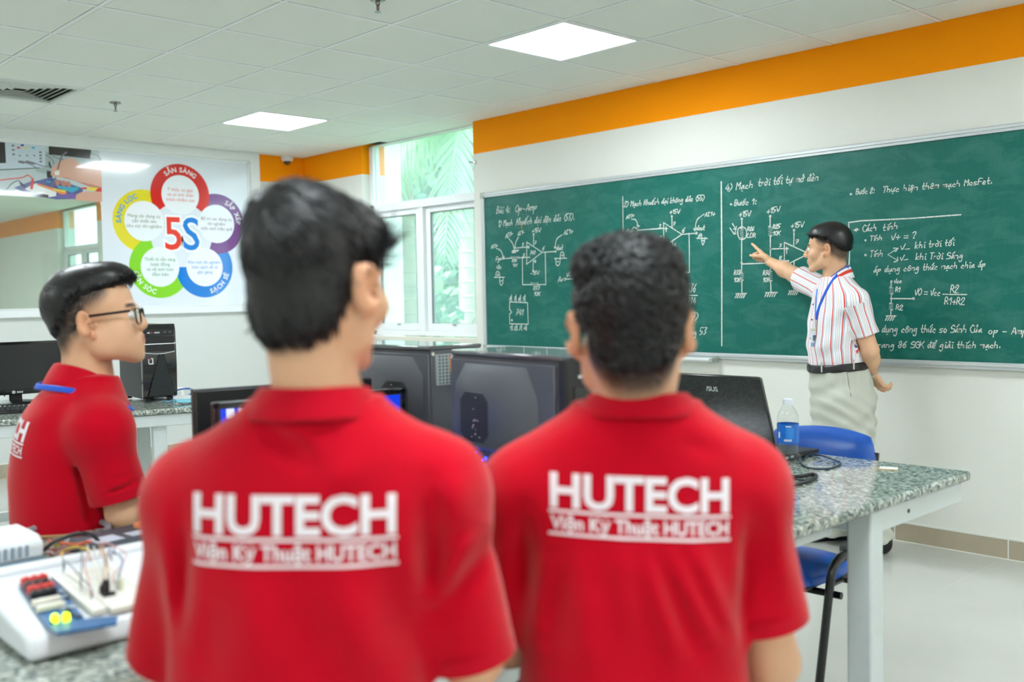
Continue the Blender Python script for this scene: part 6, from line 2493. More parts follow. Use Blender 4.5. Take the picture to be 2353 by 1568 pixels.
def stool(label, x, y, h):
    t = thing('lab_stool', label, 'stool', (x, y, 0), .3, 'lab stools')
    obj('seat', MB().lathe([(0, h - .035), (.15, h - .035), (.165, h - .025), (.165, h - .008), (.15, h), (0, h)], n=28), mat('stool_seat', (40, 44, 52), rough=.5), t)
    for k in range(4):
        a = PI / 4 + k * PI / 2
        obj('leg', MB().tube([(.11 * math.cos(a), .11 * math.sin(a), h - .03), (.19 * math.cos(a), .19 * math.sin(a), 0)], .012, 8), M_STEEL, t)
    obj('foot_ring', MB().tube([(.172 * math.cos(q * PI / 12), .172 * math.sin(q * PI / 12), .17) for q in range(25)], .008, 6), M_STEEL, t)
    return t


def polo_student(label, spec):
    """a student in the red polo; all joints given as 3D points"""
    g = spec
    c, R, s = g['head'], g['R'], g.get('s', 1.0)
    f = g['fwd']
    r = np.array((f[1], -f[0], 0))
    base = np.array(g['levels'][-1][0])
    root = thing('person', label, 'person', (float(base[0]), float(base[1]), g['seat']))
    # body: head, neck, torso, arms and hands in one skin
    pr = [(loft([(p, rx * .86, ry * .84) for p, rx, ry in g['levels'][1:]], r), .02, 'u')]
    neck0 = np.array(c) + R @ (np.array((0, -.030, -.035)) * s)
    pr.append((cap(neck0, g['neck'], g.get('rn', .054), g.get('rn', .054) + .008), .03, 'u'))
    for side in (-1, 1):
        sh, el, wr = g['arm'][side]
        pr += [(cap(sh, el, .046, .040), .02, 'u'), (cap(el, wr, .041, .027), .012, 'u')]
        d, n_ = g['hand'][side]
        pr += hand_prims(wr, d, n_, side, (.35, .4, .45, .5), s=1.0)
    pr = pr + head_prims(c, R, s, g.get('nose', 1.0))
    for p_, r_, k_ in g.get('face', ()):
        for x in (-1, 1):
            pr.append((ell(np.array(c) + R @ (np.array((p_[0] * x, p_[1], p_[2])) * s), np.array(r_) * s, R), k_, 'u'))
    V, Q = build(pr, g.get('hb', .0035))
    cols = skin_tone(V, c, R, s, g.get('tone', 1.0), g.get('fade'))
    mesh_obj('body', V, Q, M_SKIN, root, cols)
    add_eyes(root, c, R, s)
    # polo
    pr = [(loft(g['levels'], r, g.get('pow', 2.4)), .02, 'u')]
    for side in (-1, 1):
        sh, el, wr = g['arm'][side]
        sh, el = np.array(sh), np.array(el)
        tr = np.array(g['neck']) * .62 + sh * .38 + np.array((0, 0, g.get('trap', .0)))
        pr += [(cap(tr, sh, g.get('rt', .055), .064), .05, 'u'), (ell(sh, (.068, .068, .064)), .04, 'u')]
        hem = sh + (el - sh) * g['hem'][side]
        pr += [(capcut(sh, hem, .064, g['rs']), .03, 'u'),
               (cap(hem + nrm(el - sh) * .022, hem + nrm(el - sh) * .05, g['rs'] - .018), .002, 's')]
        if 'folds' in g:
            pass
    for a, b, ra, rb, op, k in g.get('folds', ()):
        pr.append((cap(a, b, ra, rb), k, op))
    V, Q = build(pr, g.get('hs', .006), warp=g.get('warp'))
    sh_o = mesh_obj('polo_shirt', V, Q, M_RED, root)
    for side in (-1, 1):
        sh, el, wr = (np.array(q) for q in g['arm'][side])
        d = nrm(el - sh)
        hem = sh + (el - sh) * g['hem'][side]
        ax = frame(d, (0.01, 0.02, 1))
        b = MB()
        ringp = []
        for q, rr in ((-.020, g['rs'] + .0015), (.002, g['rs'] + .0005), (.002, g['rs'] - .006), (-.010, g['rs'] - .010)):
            ringp.append([tuple(hem + d * q + ax[:, 0] * rr * math.cos(2 * PI * i / 36) + ax[:, 2] * rr * math.sin(2 * PI * i / 36)) for i in range(36)])
        b.add([p for rg in ringp for p in rg], [(j * 36 + i, j * 36 + (i + 1) % 36, (j + 1) * 36 + (i + 1) % 36, (j + 1) * 36 + i) for j in range(3) for i in range(36)])
        o = obj('sleeve_rib', b, M_REDC, sh_o, smooth=60)
        o.data.transform(root.matrix_basis.inverted())
    collar(root, 'collar', M_REDC, g['collar'], f, g.get('gap', .35))
    if g.get('print'):
        back_print(root, V, Q, *g['print'])
    return root


def zlev(px, py, d, rx, ry):
    return (np.array(C(px, py, d)), rx, ry)


def v3(p):
    return np.array((p[0], p[1], p[2]), float)


# ---------------------------------------------------------------- foremost student (left of the two seen from behind)
f1 = camdir(.03, 1.0)
hd1 = v3(C(728, 672, 1.24))
R1 = frame(camdir(math.sin(math.radians(24)), math.cos(math.radians(24)), -.02))
neck1 = v3(C(735, 925, 1.255))


def drape(cx, amp, freq, z0, z1, ph=0.0, dirv=None):
    """soft hanging folds below a height, across the shoulders' direction"""
    d = np.array(dirv)

    def f(P):
        u = (P - np.array(cx)) @ d
        zz = P[..., 2]
        m = sstep(z1, z0, zz)
        return amp * m * (np.sin(u * freq + ph + 3.0 * (zz - z0)) * .6 + .4 * np.sin(u * freq * 1.9 + 1.3 + ph - 7 * (zz - z0)))
    return f


rt1 = np.array((CR.x, CR.y, CR.z))
up1 = np.array((CU.x, CU.y, CU.z))


def cloth_folds(base, lines, d):
    """adds long soft ridges (+) and creases (-) to a shirt: lines of (x0, y0, x1, y1, width, height) given on the back, d metres ahead"""
    seg = []
    for x0, y0, x1, y1, w, h in lines:
        a, b_ = v3(C(x0, y0, d)), v3(C(x1, y1, d))
        seg.append((a, np.array(((b_ - a) @ rt1, (b_ - a) @ up1)), w, h))

    def f(P):
        out = base(P)
        for a, ab, w, h in seg:
            q = P - a
            u, v = q @ rt1, q @ up1
            t = np.clip((u * ab[0] + v * ab[1]) / (ab @ ab), 0, 1)
            dd = (u - t * ab[0]) ** 2 + (v - t * ab[1]) ** 2
            out = out - 1.7 * h * np.exp(-dd / (w * w)) * np.sin(PI * np.clip(t, .04, .96)) ** .5
        return out
    return f
def fade1(x, y, z):
    phi = np.arctan2(np.abs(x), y + .01)
    zl = np.interp(phi, [1.7, 2.1, 2.6, 3.15], [.0, -.060, -.088, -.092])
    return sstep(1.7, 2.0, phi) * sstep(.0, .034, z - zl) * (np.abs(x) < .074) * .9


def fade2(x, y, z):
    phi = np.arctan2(np.abs(x), y + .01)
    zl = np.interp(phi, [1.45, 1.8, 2.1, 2.6, 3.15], [.010, -.040, -.080, -.108, -.112])
    return sstep(1.4, 1.7, phi) * sstep(.0, .050, z - zl) * (np.abs(x) < .074) * 1.0


S1 = dict(
    fade=fade1,
    head=hd1, R=R1, s=.975, fwd=f1, neck=neck1, seat=.58, rn=.049,
    levels=[zlev(722, 925, 1.255, .072, .066), zlev(720, 962, 1.262, .100, .080), zlev(718, 1005, 1.27, .132, .094), zlev(716, 1060, 1.275, .158, .104), zlev(712, 1130, 1.28, .172, .111), zlev(706, 1240, 1.285, .174, .115), zlev(694, 1400, 1.29, .168, .118), zlev(690, 1560, 1.30, .170, .122), zlev(690, 1800, 1.31, .178, .13)],
    arm={-1: (v3(C(468, 1148, 1.30)), v3(C(400, 1500, 1.37)), v3(C(520, 1412, 1.60))), 1: (v3(C(992, 1130, 1.285)), v3(C(1084, 1510, 1.31)), v3(C(960, 1422, 1.56)))},
    hand={-1: (camdir(.35, .9, .02), (0, 0, -1)), 1: (camdir(-.35, .9, .02), (0, 0, -1))},
    hem={-1: 1.02, 1: .99}, rs=.060, trap=-.004, rt=.046,
    collar=[(v3(C(724, 905, 1.255)), .064, .064, .02), (v3(C(724, 884, 1.255)), .0635, .0635, .02), (v3(C(724, 880, 1.255)), .0685, .0685, .02), (v3(C(724, 908, 1.257)), .077, .078, .03), (v3(C(724, 952, 1.26)), .092, .090, .05)],
    warp=cloth_folds(drape(v3(C(700, 1300, 1.28)), .0036, 34, v3(C(700, 1500, 1.28))[2], v3(C(700, 1180, 1.28))[2], .4, rt1),
                     [(585, 975, 700, 1065, .012, -.007), (640, 960, 740, 1040, .012, .004), (660, 1000, 720, 1035, .008, -.005), (760, 1120, 840, 1060, .02, .003), (985, 1120, 985, 1420, .018, -.010), (1045, 1090, 1050, 1250, .02, .005), (995, 1400, 1095, 1235, .016, .008), (1010, 1440, 1110, 1300, .014, -.006),
                      (398, 1200, 385, 1480, .018, -.009), (365, 1220, 345, 1450, .016, .004), (590, 1320, 600, 1568, .024, .004), (480, 1360, 470, 1568, .024, -.004), (700, 1380, 740, 1568, .022, -.004), (800, 1340, 850, 1568, .022, .005), (890, 1300, 940, 1560, .02, -.005), (930, 1180, 955, 1420, .018, .004)], 1.18),
    **{'print': (v3(C(645, 1248, 1.12)), rt1, np.array((CU.x, CU.y, CU.z)), np.array((CF.x, CF.y, CF.z)), .250)})
p1 = polo_student('person in a red polo seen from behind, foremost, black hair combed from a crown whorl', S1)
seated_legs(p1, S1['levels'][-1][0], f1, .58)
add_hair(p1, hd1, R1, .975, (.000, -.002, .006), [(0, .075), (.7, .06), (1.15, .030), (1.45, .020), (1.75, .006), (2.1, -.034), (2.6, -.062), (3.2, -.064)], (-.012, -.082, .100), 3800, .046, .0026, 3,
         extra=[((0, .060, .084), (.058, .052, .040), .02), ((-.008, -.045, .092), (.046, .046, .042), .02), ((0, -.048, -.03), (.050, .038, .055), .02)], lift=.34, grav=.55)
_b = np.array(S1['levels'][-1][0])
stool('dark round lab stool under the foremost student', float(_b[0]), float(_b[1]), .592)

# ---------------------------------------------------------------- second student seen from behind
f2 = camdir(.06, 1.0)
hd2 = v3(C(1449, 768, 1.40))
R2 = frame(camdir(.03, 1.0, -.03))
neck2 = v3(C(1462, 935, 1.415))
S2 = dict(
    fade=fade2,
    head=hd2, R=R2, s=.99, fwd=f2, neck=neck2, seat=.56, rn=.052, tone=.90,
    levels=[zlev(1464, 930, 1.415, .076, .069), zlev(1462, 965, 1.42, .112, .084), zlev(1458, 1008, 1.43, .150, .097), zlev(1454, 1065, 1.44, .170, .107), zlev(1452, 1140, 1.445, .176, .112), zlev(1452, 1240, 1.45, .174, .116), zlev(1452, 1380, 1.455, .166, .118), zlev(1450, 1540, 1.46, .168, .122), zlev(1450, 1760, 1.47, .178, .13)],
    arm={-1: (v3(C(1218, 1140, 1.45)), v3(C(1170, 1470, 1.50)), v3(C(1300, 1360, 1.72))), 1: (v3(C(1694, 1122, 1.44)), v3(C(1772, 1520, 1.46)), v3(C(1640, 1560, 1.68)))},
    hand={-1: (camdir(.3, .9, -.05), (0, 0, -1)), 1: (camdir(-.4, .9, -.05), (0, 0, -1))},
    hem={-1: .85, 1: .76}, rs=.066, trap=-.004, rt=.047,
    collar=[(v3(C(1466, 918, 1.415)), .064, .066, .02), (v3(C(1466, 899, 1.415)), .0635, .0655, .02), (v3(C(1466, 895, 1.415)), .0685, .0705, .02), (v3(C(1466, 915, 1.417)), .080, .080, .03), (v3(C(1464, 946, 1.42)), .094, .092, .045)],
    warp=cloth_folds(drape(v3(C(1450, 1300, 1.43)), .0034, 36, v3(C(1450, 1480, 1.43))[2], v3(C(1450, 1200, 1.43))[2], 2.0, rt1 + np.array((0, 0, .28))),
                     [(1425, 1250, 1442, 1480, .016, .006), (1482, 1270, 1548, 1500, .016, .006), (1540, 1270, 1665, 1500, .016, .007), (1590, 1250, 1690, 1480, .014, .006), (1510, 1280, 1600, 1500, .012, -.005), (1570, 1290, 1680, 1490, .012, -.005), (1735, 1180, 1738, 1460, .018, -.010), (1700, 1200, 1716, 1400, .016, .004),
                      (1198, 1180, 1212, 1420, .018, -.010), (1240, 1270, 1225, 1500, .018, .004), (1290, 1300, 1270, 1540, .02, -.004), (1350, 1320, 1350, 1560, .022, .004), (1800, 1180, 1830, 1380, .018, .004), (1770, 1200, 1790, 1420, .014, -.004), (1550, 1010, 1650, 1045, .012, -.003)], 1.34),
    **{'print': (v3(C(1485, 1190, 1.28)), rt1 + np.array((0, 0, -.03)), np.array((CU.x, CU.y, CU.z)), np.array((CF.x, CF.y, CF.z)), .2475)})
p2 = polo_student('person in a red polo seen from behind, nearer the laptop, tousled black hair', S2)
seated_legs(p2, S2['levels'][-1][0], f2, .56)
add_hair(p2, hd2, R2, .99, (.0035, .006, .008), [(0, .08), (.7, .06), (1.2, .034), (1.5, .030), (1.85, .012), (2.15, -.022), (2.6, -.048), (3.2, -.052)], (-.018, -.060, .118), 4200, .026, .0042, 5,
         extra=[((-.02, -.02, .098), (.060, .068, .036), .02), ((.018, -.03, .094), (.046, .056, .036), .02), ((0, -.056, -.02), (.054, .034, .050), .02)], lift=.85, wave=.28, grav=.25, low=.056)
_b = np.array(S2['levels'][-1][0])
stool('dark round lab stool under the student nearer the laptop', float(_b[0]), float(_b[1]), .53)
# ---------------------------------------------------------------- student with glasses, seen from the side
a3 = math.radians(24)
f3 = camdir(math.cos(a3), math.sin(a3))
hd3 = v3(C(220, 745, 2.46))
R3 = frame(camdir(math.cos(math.radians(13)), math.sin(math.radians(13)), .12))
neck3 = v3(C(203, 872, 2.475))
r3 = np.array((f3[1], -f3[0], 0))


def fade3(x, y, z):
    phi = np.arctan2(np.abs(x), y + .01)
    zl = np.interp(phi, [.7, 1.1, 1.5, 1.9, 2.5, 3.15], [.052, .026, .010, -.040, -.080, -.085])
    return sstep(.66, .90, phi) * sstep(.0, .050, z - zl) * (np.abs(x) < .0775) * 1.0


S3 = dict(
    head=hd3, R=R3, s=1.03, fwd=f3, neck=neck3, seat=.54, rn=.054, hb=.003, hs=.005, fade=fade3, rs=.068,
    levels=[zlev(200, 868, 2.478, .078, .074), zlev(188, 900, 2.49, .130, .100), zlev(178, 945, 2.50, .165, .128), zlev(171, 1005, 2.51, .185, .142), zlev(166, 1080, 2.52, .185, .148), zlev(164, 1170, 2.52, .175, .142), zlev(168, 1260, 2.53, .17, .14), zlev(170, 1340, 2.53, .176, .135)],
    arm={1: (v3(C(232, 990, 2.375)), v3(C(284, 1180, 2.40)), v3(C(425, 1148, 2.58))), -1: (v3(C(112, 995, 2.66)), v3(C(205, 1170, 2.70)), v3(C(330, 1125, 2.80)))},
    hand={1: (camdir(.8, .5, -.02), (0, 0, -1)), -1: (camdir(.85, .4, -.02), (0, 0, -1))},
    hem={1: .80, -1: .8}, trap=.0, rt=.05, gap=.5, nose=.35, face=[((.040, .040, -.045), (.030, .046, .040), .02), ((.020, .070, -.070), (.028, .024, .024), .02)],
    collar=[(v3(C(203, 852, 2.478)), .068, .070, .05), (v3(C(201, 834, 2.478)), .067, .069, .065), (v3(C(201, 830, 2.478)), .0725, .0745, .068), (v3(C(202, 852, 2.478)), .086, .090, .075), (v3(C(203, 880, 2.48)), .102, .106, .075)],
    folds=[(v3(C(262, 1105, 2.32)), v3(C(312, 1090, 2.35)), .006, .004, 's', .012), (v3(C(255, 1135, 2.33)), v3(C(318, 1108, 2.36)), .005, .004, 's', .012), (v3(C(182, 1075, 2.36)), v3(C(205, 1190, 2.38)), .008, .010, 's', .02), (v3(C(140, 1010, 2.37)), v3(C(150, 1190, 2.38)), .008, .006, 's', .03)],
    **{'print': (v3(C(66, 990, 2.46)) - f3 * .3, r3 + np.array((0, 0, -.10)), np.array((0, 0, 1.0)), f3, .245)})
p3 = polo_student('person in a red polo with black glasses seen from the side, elbow on the bench', S3)
seated_legs(p3, S3['levels'][-1][0], f3, .54)
add_hair(p3, hd3, R3, 1.03, (.005, .003, .012), [(0, .088), (.6, .082), (1.0, .078), (1.57, .076), (2.0, .052), (2.4, .016), (2.8, -.012), (3.2, -.020)], (.0, -.085, .105), 3600, .034, .0019, 7,
         extra=[((0, .062, .096), (.054, .036, .030), .02), ((0, .03, .112), (.06, .07, .034), .02)], lift=.35, grav=.35, fwd=.25, h=.0035)
_b = np.array(S3['levels'][-1][0])
stool('dark round lab stool under the student with glasses', float(_b[0]), float(_b[1]), .518)
# lanyard under the collar
collar(p3, 'lanyard', M_LANY, [(v3(C(200, 874, 2.48)), .109, .113, .075), (v3(C(200, 887, 2.48)), .117, .121, .075)], f3, .9, thick=.002)


def glasses(root, c, R, s):
    def W(p):
        return Vector(np.array(c) + R @ ((np.array(p, float) - np.array((0, .007 if p[1] > .05 else 0, 0))) * s))
    m = mat('glasses_black', (12, 12, 16), rough=.2)
    b = MB()
    for x in (-1, 1):
        b.tube([W((.074 * x, .100, .020)), W((.079 * x, .06, .020)), W((.081 * x, .0, .020)), W((.080 * x, -.018, .014)), W((.077 * x, -.036, -.006))], [.0030 * s] * 3 + [.0026 * s, .002 * s], 8)
    fr = obj('glasses', b, m, root, world=True)
    for x in (-1, 1):
        pts = []
        for k in range(25):
            a = 2 * PI * k / 24
            ca, sa = math.cos(a), math.sin(a)
            q = (abs(ca) ** .55 * (1 if ca > 0 else -1), abs(sa) ** .55 * (1 if sa > 0 else -1))
            pts.append(W((x * .039 + .029 * q[0], .113 - .12 * (abs(x * .039 + .029 * q[0])) ** 1.3 * .9 + .0 * q[1], .006 + .019 * q[1])))
        o = obj('rim', MB().tube(pts, .0022 * s, 6), m, fr)
        o.data.transform(root.matrix_basis.inverted())
        o = obj('lens', MB().poly([tuple(p) for p in pts[:-1]]), glass_mat('lens_glass', tint=(.96, .98, 1)), fr, smooth=0)
        o.data.transform(root.matrix_basis.inverted())
    o = obj('bridge', MB().tube([W((-.012, .112, .012)), W((0, .116, .015)), W((.012, .112, .012))], .0024 * s, 6), m, fr)
    o.data.transform(root.matrix_basis.inverted())


glasses(p3, hd3, R3, 1.03)

# ---------------------------------------------------------------- teacher at the chalkboard
fT = camdir(-.996, -.09)
hdT = v3(C(1903, 577, 5.07))
RT = frame(camdir(-math.cos(math.radians(30)), math.sin(math.radians(30)), -.02))
neckT = v3(C(1919, 640, 5.07))
rT = np.array((fT[1], -fT[0], 0))


def fadeT(x, y, z):
    phi = np.arctan2(np.abs(x), y + .01)
    zl = np.interp(phi, [.7, 1.0, 1.5, 1.9, 2.5, 3.15], [.040, .016, -.004, -.050, -.075, -.080])
    return sstep(.68, .92, phi) * sstep(.0, .045, z - zl) * (np.abs(x) < .0775) * .9


levT = [zlev(1919, 636, 5.07, .074, .070), zlev(1922, 655, 5.06, .125, .088), zlev(1926, 676, 5.055, .165, .108), zlev(1927, 705, 5.05, .180, .128), zlev(1924, 750, 5.05, .178, .136), zlev(1921, 795, 5.05, .168, .142), zlev(1924, 822, 5.05, .162, .138), zlev(1927, 846, 5.05, .158, .132)]
armT = {-1: (v3(C(1962, 696, 4.90)), v3(C(1999, 806, 4.885)), v3(C(2004, 858, 5.00))), 1: (v3(C(1902, 672, 5.22)), v3(C(1824, 631, 5.46)), v3(C(1768, 601, 5.63)))}
root = thing('person', 'person in a red-striped white shirt and pale trousers pointing at the chalkboard', 'person', (float(levT[-1][0][0]), float(levT[-1][0][1]), 0))
pT = root
pr = [(loft([(p, rx * .86, ry * .86) for p, rx, ry in levT[1:]], rT), .02, 'u')]
pr.append((cap(np.array(hdT) + RT @ np.array((0, -.03, -.03)), neckT, .054, .064), .03, 'u'))
for side in (-1, 1):
    sh, el, wr = armT[side]
    pr += [(cap(sh, el, .050, .042), .02, 'u'), (cap(el, wr, .043, .026), .014, 'u'), (ell(np.array(el) * .62 + np.array(wr) * .38, (.042, .042, .042)), .03, 'u')]
dR = v3(C(1733, 566, 5.74)) - armT[1][2]
crr, cuu, cff = (np.array((q.x, q.y, q.z)) for q in (CR, CU, CF))
pr += hand_prims(armT[1][2], dR, -cuu * .75 - crr * .55, 1, (.04, 1.25, 1.35, 1.35), thumb=(.7, .9), s=1.02, spread=.02)
pr += hand_prims(armT[-1][2], crr * .55 - cuu * .75 + cff * .25, crr * .7 + cuu * .5 + cff * .2, -1, (.25, .45, .6, .7), thumb=(.4, .1), s=1.0)
pr += head_prims(hdT, RT, 1.0)
V, Q = build(pr, .0036)
mesh_obj('body', V, Q, M_SKIN, root, skin_tone(V, hdT, RT, 1.0, .97, fadeT))
add_eyes(root, hdT, RT, 1.0)
add_hair(root, hdT, RT, 1.0, (.010, .010, .017), [(0, .085), (.6, .076), (1.0, .070), (1.57, .060), (1.8, .044), (2.0, .028), (2.5, .004), (3.2, -.002)], (.0, -.075, .110), 2800, .030, .0020, 9,
         extra=[((0, .040, .094), (.056, .042, .036), .02), ((0, -.075, .03), (.062, .034, .05), .02)], lift=.35, grav=.5)


def stripe_mat():
    """white cotton with red, navy and grey pinstripes across the stripe coordinate"""
    m = mat('striped_shirt', (240, 240, 242), rough=.75, sheen=.1, bump=.12, bscale=500)
    nt, L, b = nodes_of(m)
    a = N(nt, 'ShaderNodeAttribute')
    a.attribute_name = 'stripe'
    f = math_node(nt, L, 'FRACT', math_node(nt, L, 'DIVIDE', math_node(nt, L, 'ADD', a.outputs['Fac'], 10.0), .046))
    col = None
    base = lin((240, 240, 243))
    last = None
    for p, w, c in ((.30, .055, (226, 62, 48)), (.17, .022, (96, 100, 150)), (.55, .02, (170, 182, 204)), (.72, .018, (224, 160, 150)), (.88, .02, (170, 190, 205))):
        d = math_node(nt, L, 'ABSOLUTE', math_node(nt, L, 'SUBTRACT', f, p))
        k = math_node(nt, L, 'LESS_THAN', d, w)
        mx = N(nt, 'ShaderNodeMix', data_type='RGBA')
        L.new(k, mx.inputs[0])
        if last is None:
            mx.inputs[6].default_value = (*base, 1)
        else:
            L.new(last, mx.inputs[6])
        mx.inputs[7].default_value = (*lin(c), 1)
        last = mx.outputs[2]
    L.new(last, b.inputs['Base Color'])
    return m


M_STRIPE = stripe_mat()
torsoP = loft(levT, rT, 2.3)
pr = [(torsoP, .02, 'u')]
limbs = {}
for side, hf, rs in ((-1, .70, .070), (1, .80, .068)):
    sh, el, wr = (np.array(q) for q in armT[side])
    tr = np.array(neckT) * .55 + sh * .45
    pr += [(cap(tr, sh, .052, .062), .05, 'u'), (ell(sh, (.066, .066, .064)), .04, 'u')]
    hem = sh + (el - sh) * hf
    limbs[side] = (sh, hem)
    pr += [(capcut(sh, hem, .066, rs), .03, 'u'), (cap(hem + nrm(el - sh) * .022, hem + nrm(el - sh) * .05, rs - .018), .002, 's')]


def fold_T(P):
    z = P[..., 2]
    u = P @ np.array((fT[0], fT[1], 0))
    w = P @ np.array((rT[0], rT[1], 0))
    m = sstep(1.25, 1.05, z)
    return .004 * m * np.sin(u * 60 + w * 20 + z * 14) + .002 * np.sin(z * 55 + u * 40) * sstep(1.5, 1.3, z)


V, Q = build(pr, .0048, warp=fold_T)
cz = np.interp(V[:, 2], [q[0][2] for q in levT[::-1]], [q[0][0] for q in levT[::-1]]), np.interp(V[:, 2], [q[0][2] for q in levT[::-1]], [q[0][1] for q in levT[::-1]])
dx, dy = V[:, 0] - cz[0], V[:, 1] - cz[1]
ang_ = np.arctan2(dx * fT[0] + dy * fT[1], -(dx * rT[0] + dy * rT[1]))
su = ang_ * .155
dT = torsoP[2](V)
for side in (-1, 1):
    sh, hem = limbs[side]
    d = nrm(hem - sh)
    q = V - sh
    t_ = q @ d
    rad = q - np.outer(t_, d)
    dl = np.linalg.norm(rad, axis=1) - .068
    e1 = nrm(-cff - d * np.dot(-cff, d))
    e2 = np.cross(d, e1)
    a_ = np.arctan2(rad @ e2, rad @ e1)
    use = (t_ > .012) & (dl < dT) & (dl < .05)
    su = np.where(use, a_ * .075 + .012, su)
sh_o = mesh_obj('shirt', V, Q, M_STRIPE, root, None, {'stripe': su})
bvT = BVHTree.FromPolygons([tuple(v) for v in V], [tuple(q) for q in Q])


def on_shirt(px, py, off=.004, fallback=5.0):
    k = ray(px, py).normalized()
    h = bvT.ray_cast(CAM, k, 20)
    return h[0] - k * off if h[0] is not None else C(px, py, fallback)


# collar: white with a red and a navy line
cm = [mat('collar_white', (240, 240, 243), rough=.75), mat('collar_red', (226, 62, 48), rough=.75), mat('collar_navy', (96, 100, 150), rough=.75)]
c0, c1, c2, c3, c4, c5, c6 = (v3(C(1918, y, 5.06)) for y in (640, 612, 609, 614, 619, 625, 640))
collar(root, 'collar', cm, [(c0, .068, .070, .06), (c1, .064, .067, .085), (c2, .069, .072, .088), (c3, .073, .076, .088), (c4, .077, .080, .088), (c5, .082, .086, .09), (c6, .094, .098, .085)], fT, .55, bands=[0, 0, 2, 0, 1, 0])
# buttons down the front edge
for px_, py_ in ((1869, 700), (1866, 735), (1863, 778)):
    p = on_shirt(px_, py_, .001, 5.0)
    o = obj('button', MB().ball(tuple(p), .0055, 8), mat('button_maroon', (120, 30, 40), rough=.3), sh_o)
    o.data.transform(root.matrix_basis.inverted())
# lanyard and badge
def ribbon(name, pts, w, m, parent, side):
    q = spline(pts, 6)
    vs, fs = [], []
    for i, p in enumerate(q):
        t = (q[min(i + 1, len(q) - 1)] - q[max(i - 1, 0)]).normalized()
        nn = (CAM - p).normalized()
        sd = t.cross(nn).normalized() * w / 2
        vs += [p + sd, p - sd]
    for i in range(len(q) - 1):
        fs.append((2 * i, 2 * i + 1, 2 * i + 3, 2 * i + 2))
    o = obj(name, MB().add(vs, fs), m, parent, world=True)
    s_ = o.modifiers.new('thick', 'SOLIDIFY')
    s_.thickness = .0016
    return o


lan = ribbon('lanyard', [on_shirt(*q) for q in ((1948, 612), (1938, 621), (1922, 636), (1906, 658), (1893, 684), (1882, 712), (1877, 735))], .019, M_LANY, root, 1)
l2 = ribbon('lanyard_strap', [on_shirt(*q) for q in ((1879, 664), (1876, 690), (1875, 715), (1876, 735))], .012, mat('lanyard_light', (70, 130, 220), rough=.5), lan, 1)
l2.data.transform(Matrix.Identity(4))
p = on_shirt(1874, 748, .012)
o = obj('lanyard_clip', MB().tube([p + Vector((0, 0, .03)), p, p + Vector((0, 0, -.012))], .004, 6), mat('brushed_steel', (190, 194, 196)), lan)
o.data.transform(root.matrix_basis.inverted())
p = on_shirt(1871, 776, .014)
bx = Vector((CR.x, CR.y, 0)).normalized() * .95 + Vector((CF.x, CF.y, 0)).normalized() * .25
bx.normalize()
bn = bx.cross(Vector((0, 0, 1)))
def card(x0, x1, z0, z1, d):
    return [tuple(p + bx * x + Vector((0, 0, z)) + bn * d) for d in (d, d + .0015) for x, z in ((x0, z0), (x1, z0), (x1, z1), (x0, z1))]
b = MB()
fsx = [(0, 1, 2, 3), (7, 6, 5, 4), (0, 4, 5, 1), (1, 5, 6, 2), (2, 6, 7, 3), (3, 7, 4, 0)]
b.add(card(-.021, .021, -.046, .046, 0), fsx, 0)
b.add(card(-.020, .020, -.045, -.026, .0018), fsx, 1).add(card(-.020, .020, .032, .045, .0018), fsx, 2).add(card(-.009, .009, -.016, .012, .0018), fsx, 3)
o = obj('id_badge', b, [mat('badge_card', (226, 234, 240), rough=.2, coat=.5), mat('badge_blue', (120, 176, 224), rough=.2), mat('badge_pale', (206, 214, 190), rough=.2), mat('badge_photo', (90, 110, 130), rough=.3)], root, world=True, smooth=0)
o['label'] = 'identity badge hanging from the blue lanyard'

# trousers
hipc = v3(C(1930, 862, 5.05))
levP = [(v3(C(1927, 838, 5.05)), .162, .136), (v3(C(1930, 862, 5.05)), .172, .142), (v3(C(1936, 905, 5.05)), .180, .150), (v3(C(1938, 950, 5.05)), .180, .146), (v3(C(1940, 1005, 5.05)), .168, .128)]
legs = {-1: (v3(C(1941, 930, 4.965)), v3(C(1958, 1062, 4.955)), v3(C(2017, 1240, 4.985))), 1: (v3(C(1922, 930, 5.14)), v3(C(1917, 1062, 5.16)), v3(C(1925, 1224, 5.24)))}
pr = [(loft(levP, rT, 2.3), .02, 'u')]
for sd, (a, k_, an) in legs.items():
    pr += [(cap(a, k_, .122, .106), .04, 'u'), (capcut(k_, an, .098, .078), .03, 'u')]


def fold_P(P):
    z = P[..., 2]
    u = P @ np.array((fT[0], fT[1], 0))
    w = P @ np.array((rT[0], rT[1], 0))
    q = .006 * np.sin(z * 52 + u * 30 + 9 * w + 1.0) * sstep(.95, .84, z) * (.5 + .5 * np.sin(z * 19 + u * 14)) + .003 * np.sin(z * 95 - u * 60) * sstep(.9, .75, z)
    return q + .0035 * np.sin(u * 95) * sstep(.78, .92, z)


V, Q = build(pr, .006, warp=fold_P)
M_PANT = mat('pale_grey_trousers', (190, 192, 180), rough=.85, noise=.04, nscale=30, bump=.15, bscale=300)
pant = mesh_obj('trousers', V, Q, M_PANT, root)
bvP = BVHTree.FromPolygons([tuple(v) for v in V], [tuple(q) for q in Q])
def on_pant(px, py, off=.003):
    k = ray(px, py).normalized()
    h = bvP.ray_cast(CAM, k, 20)
    return h[0] - k * off if h[0] is not None else C(px, py, 4.95)
b = MB().tube(spline([on_pant(*q) for q in ((1946, 852), (1950, 880), (1956, 912))], 5), .0025, 5)
o = obj('pocket_seam', b, mat('trouser_seam', (160, 162, 150), rough=.9), pant)
o.data.transform(root.matrix_basis.inverted())
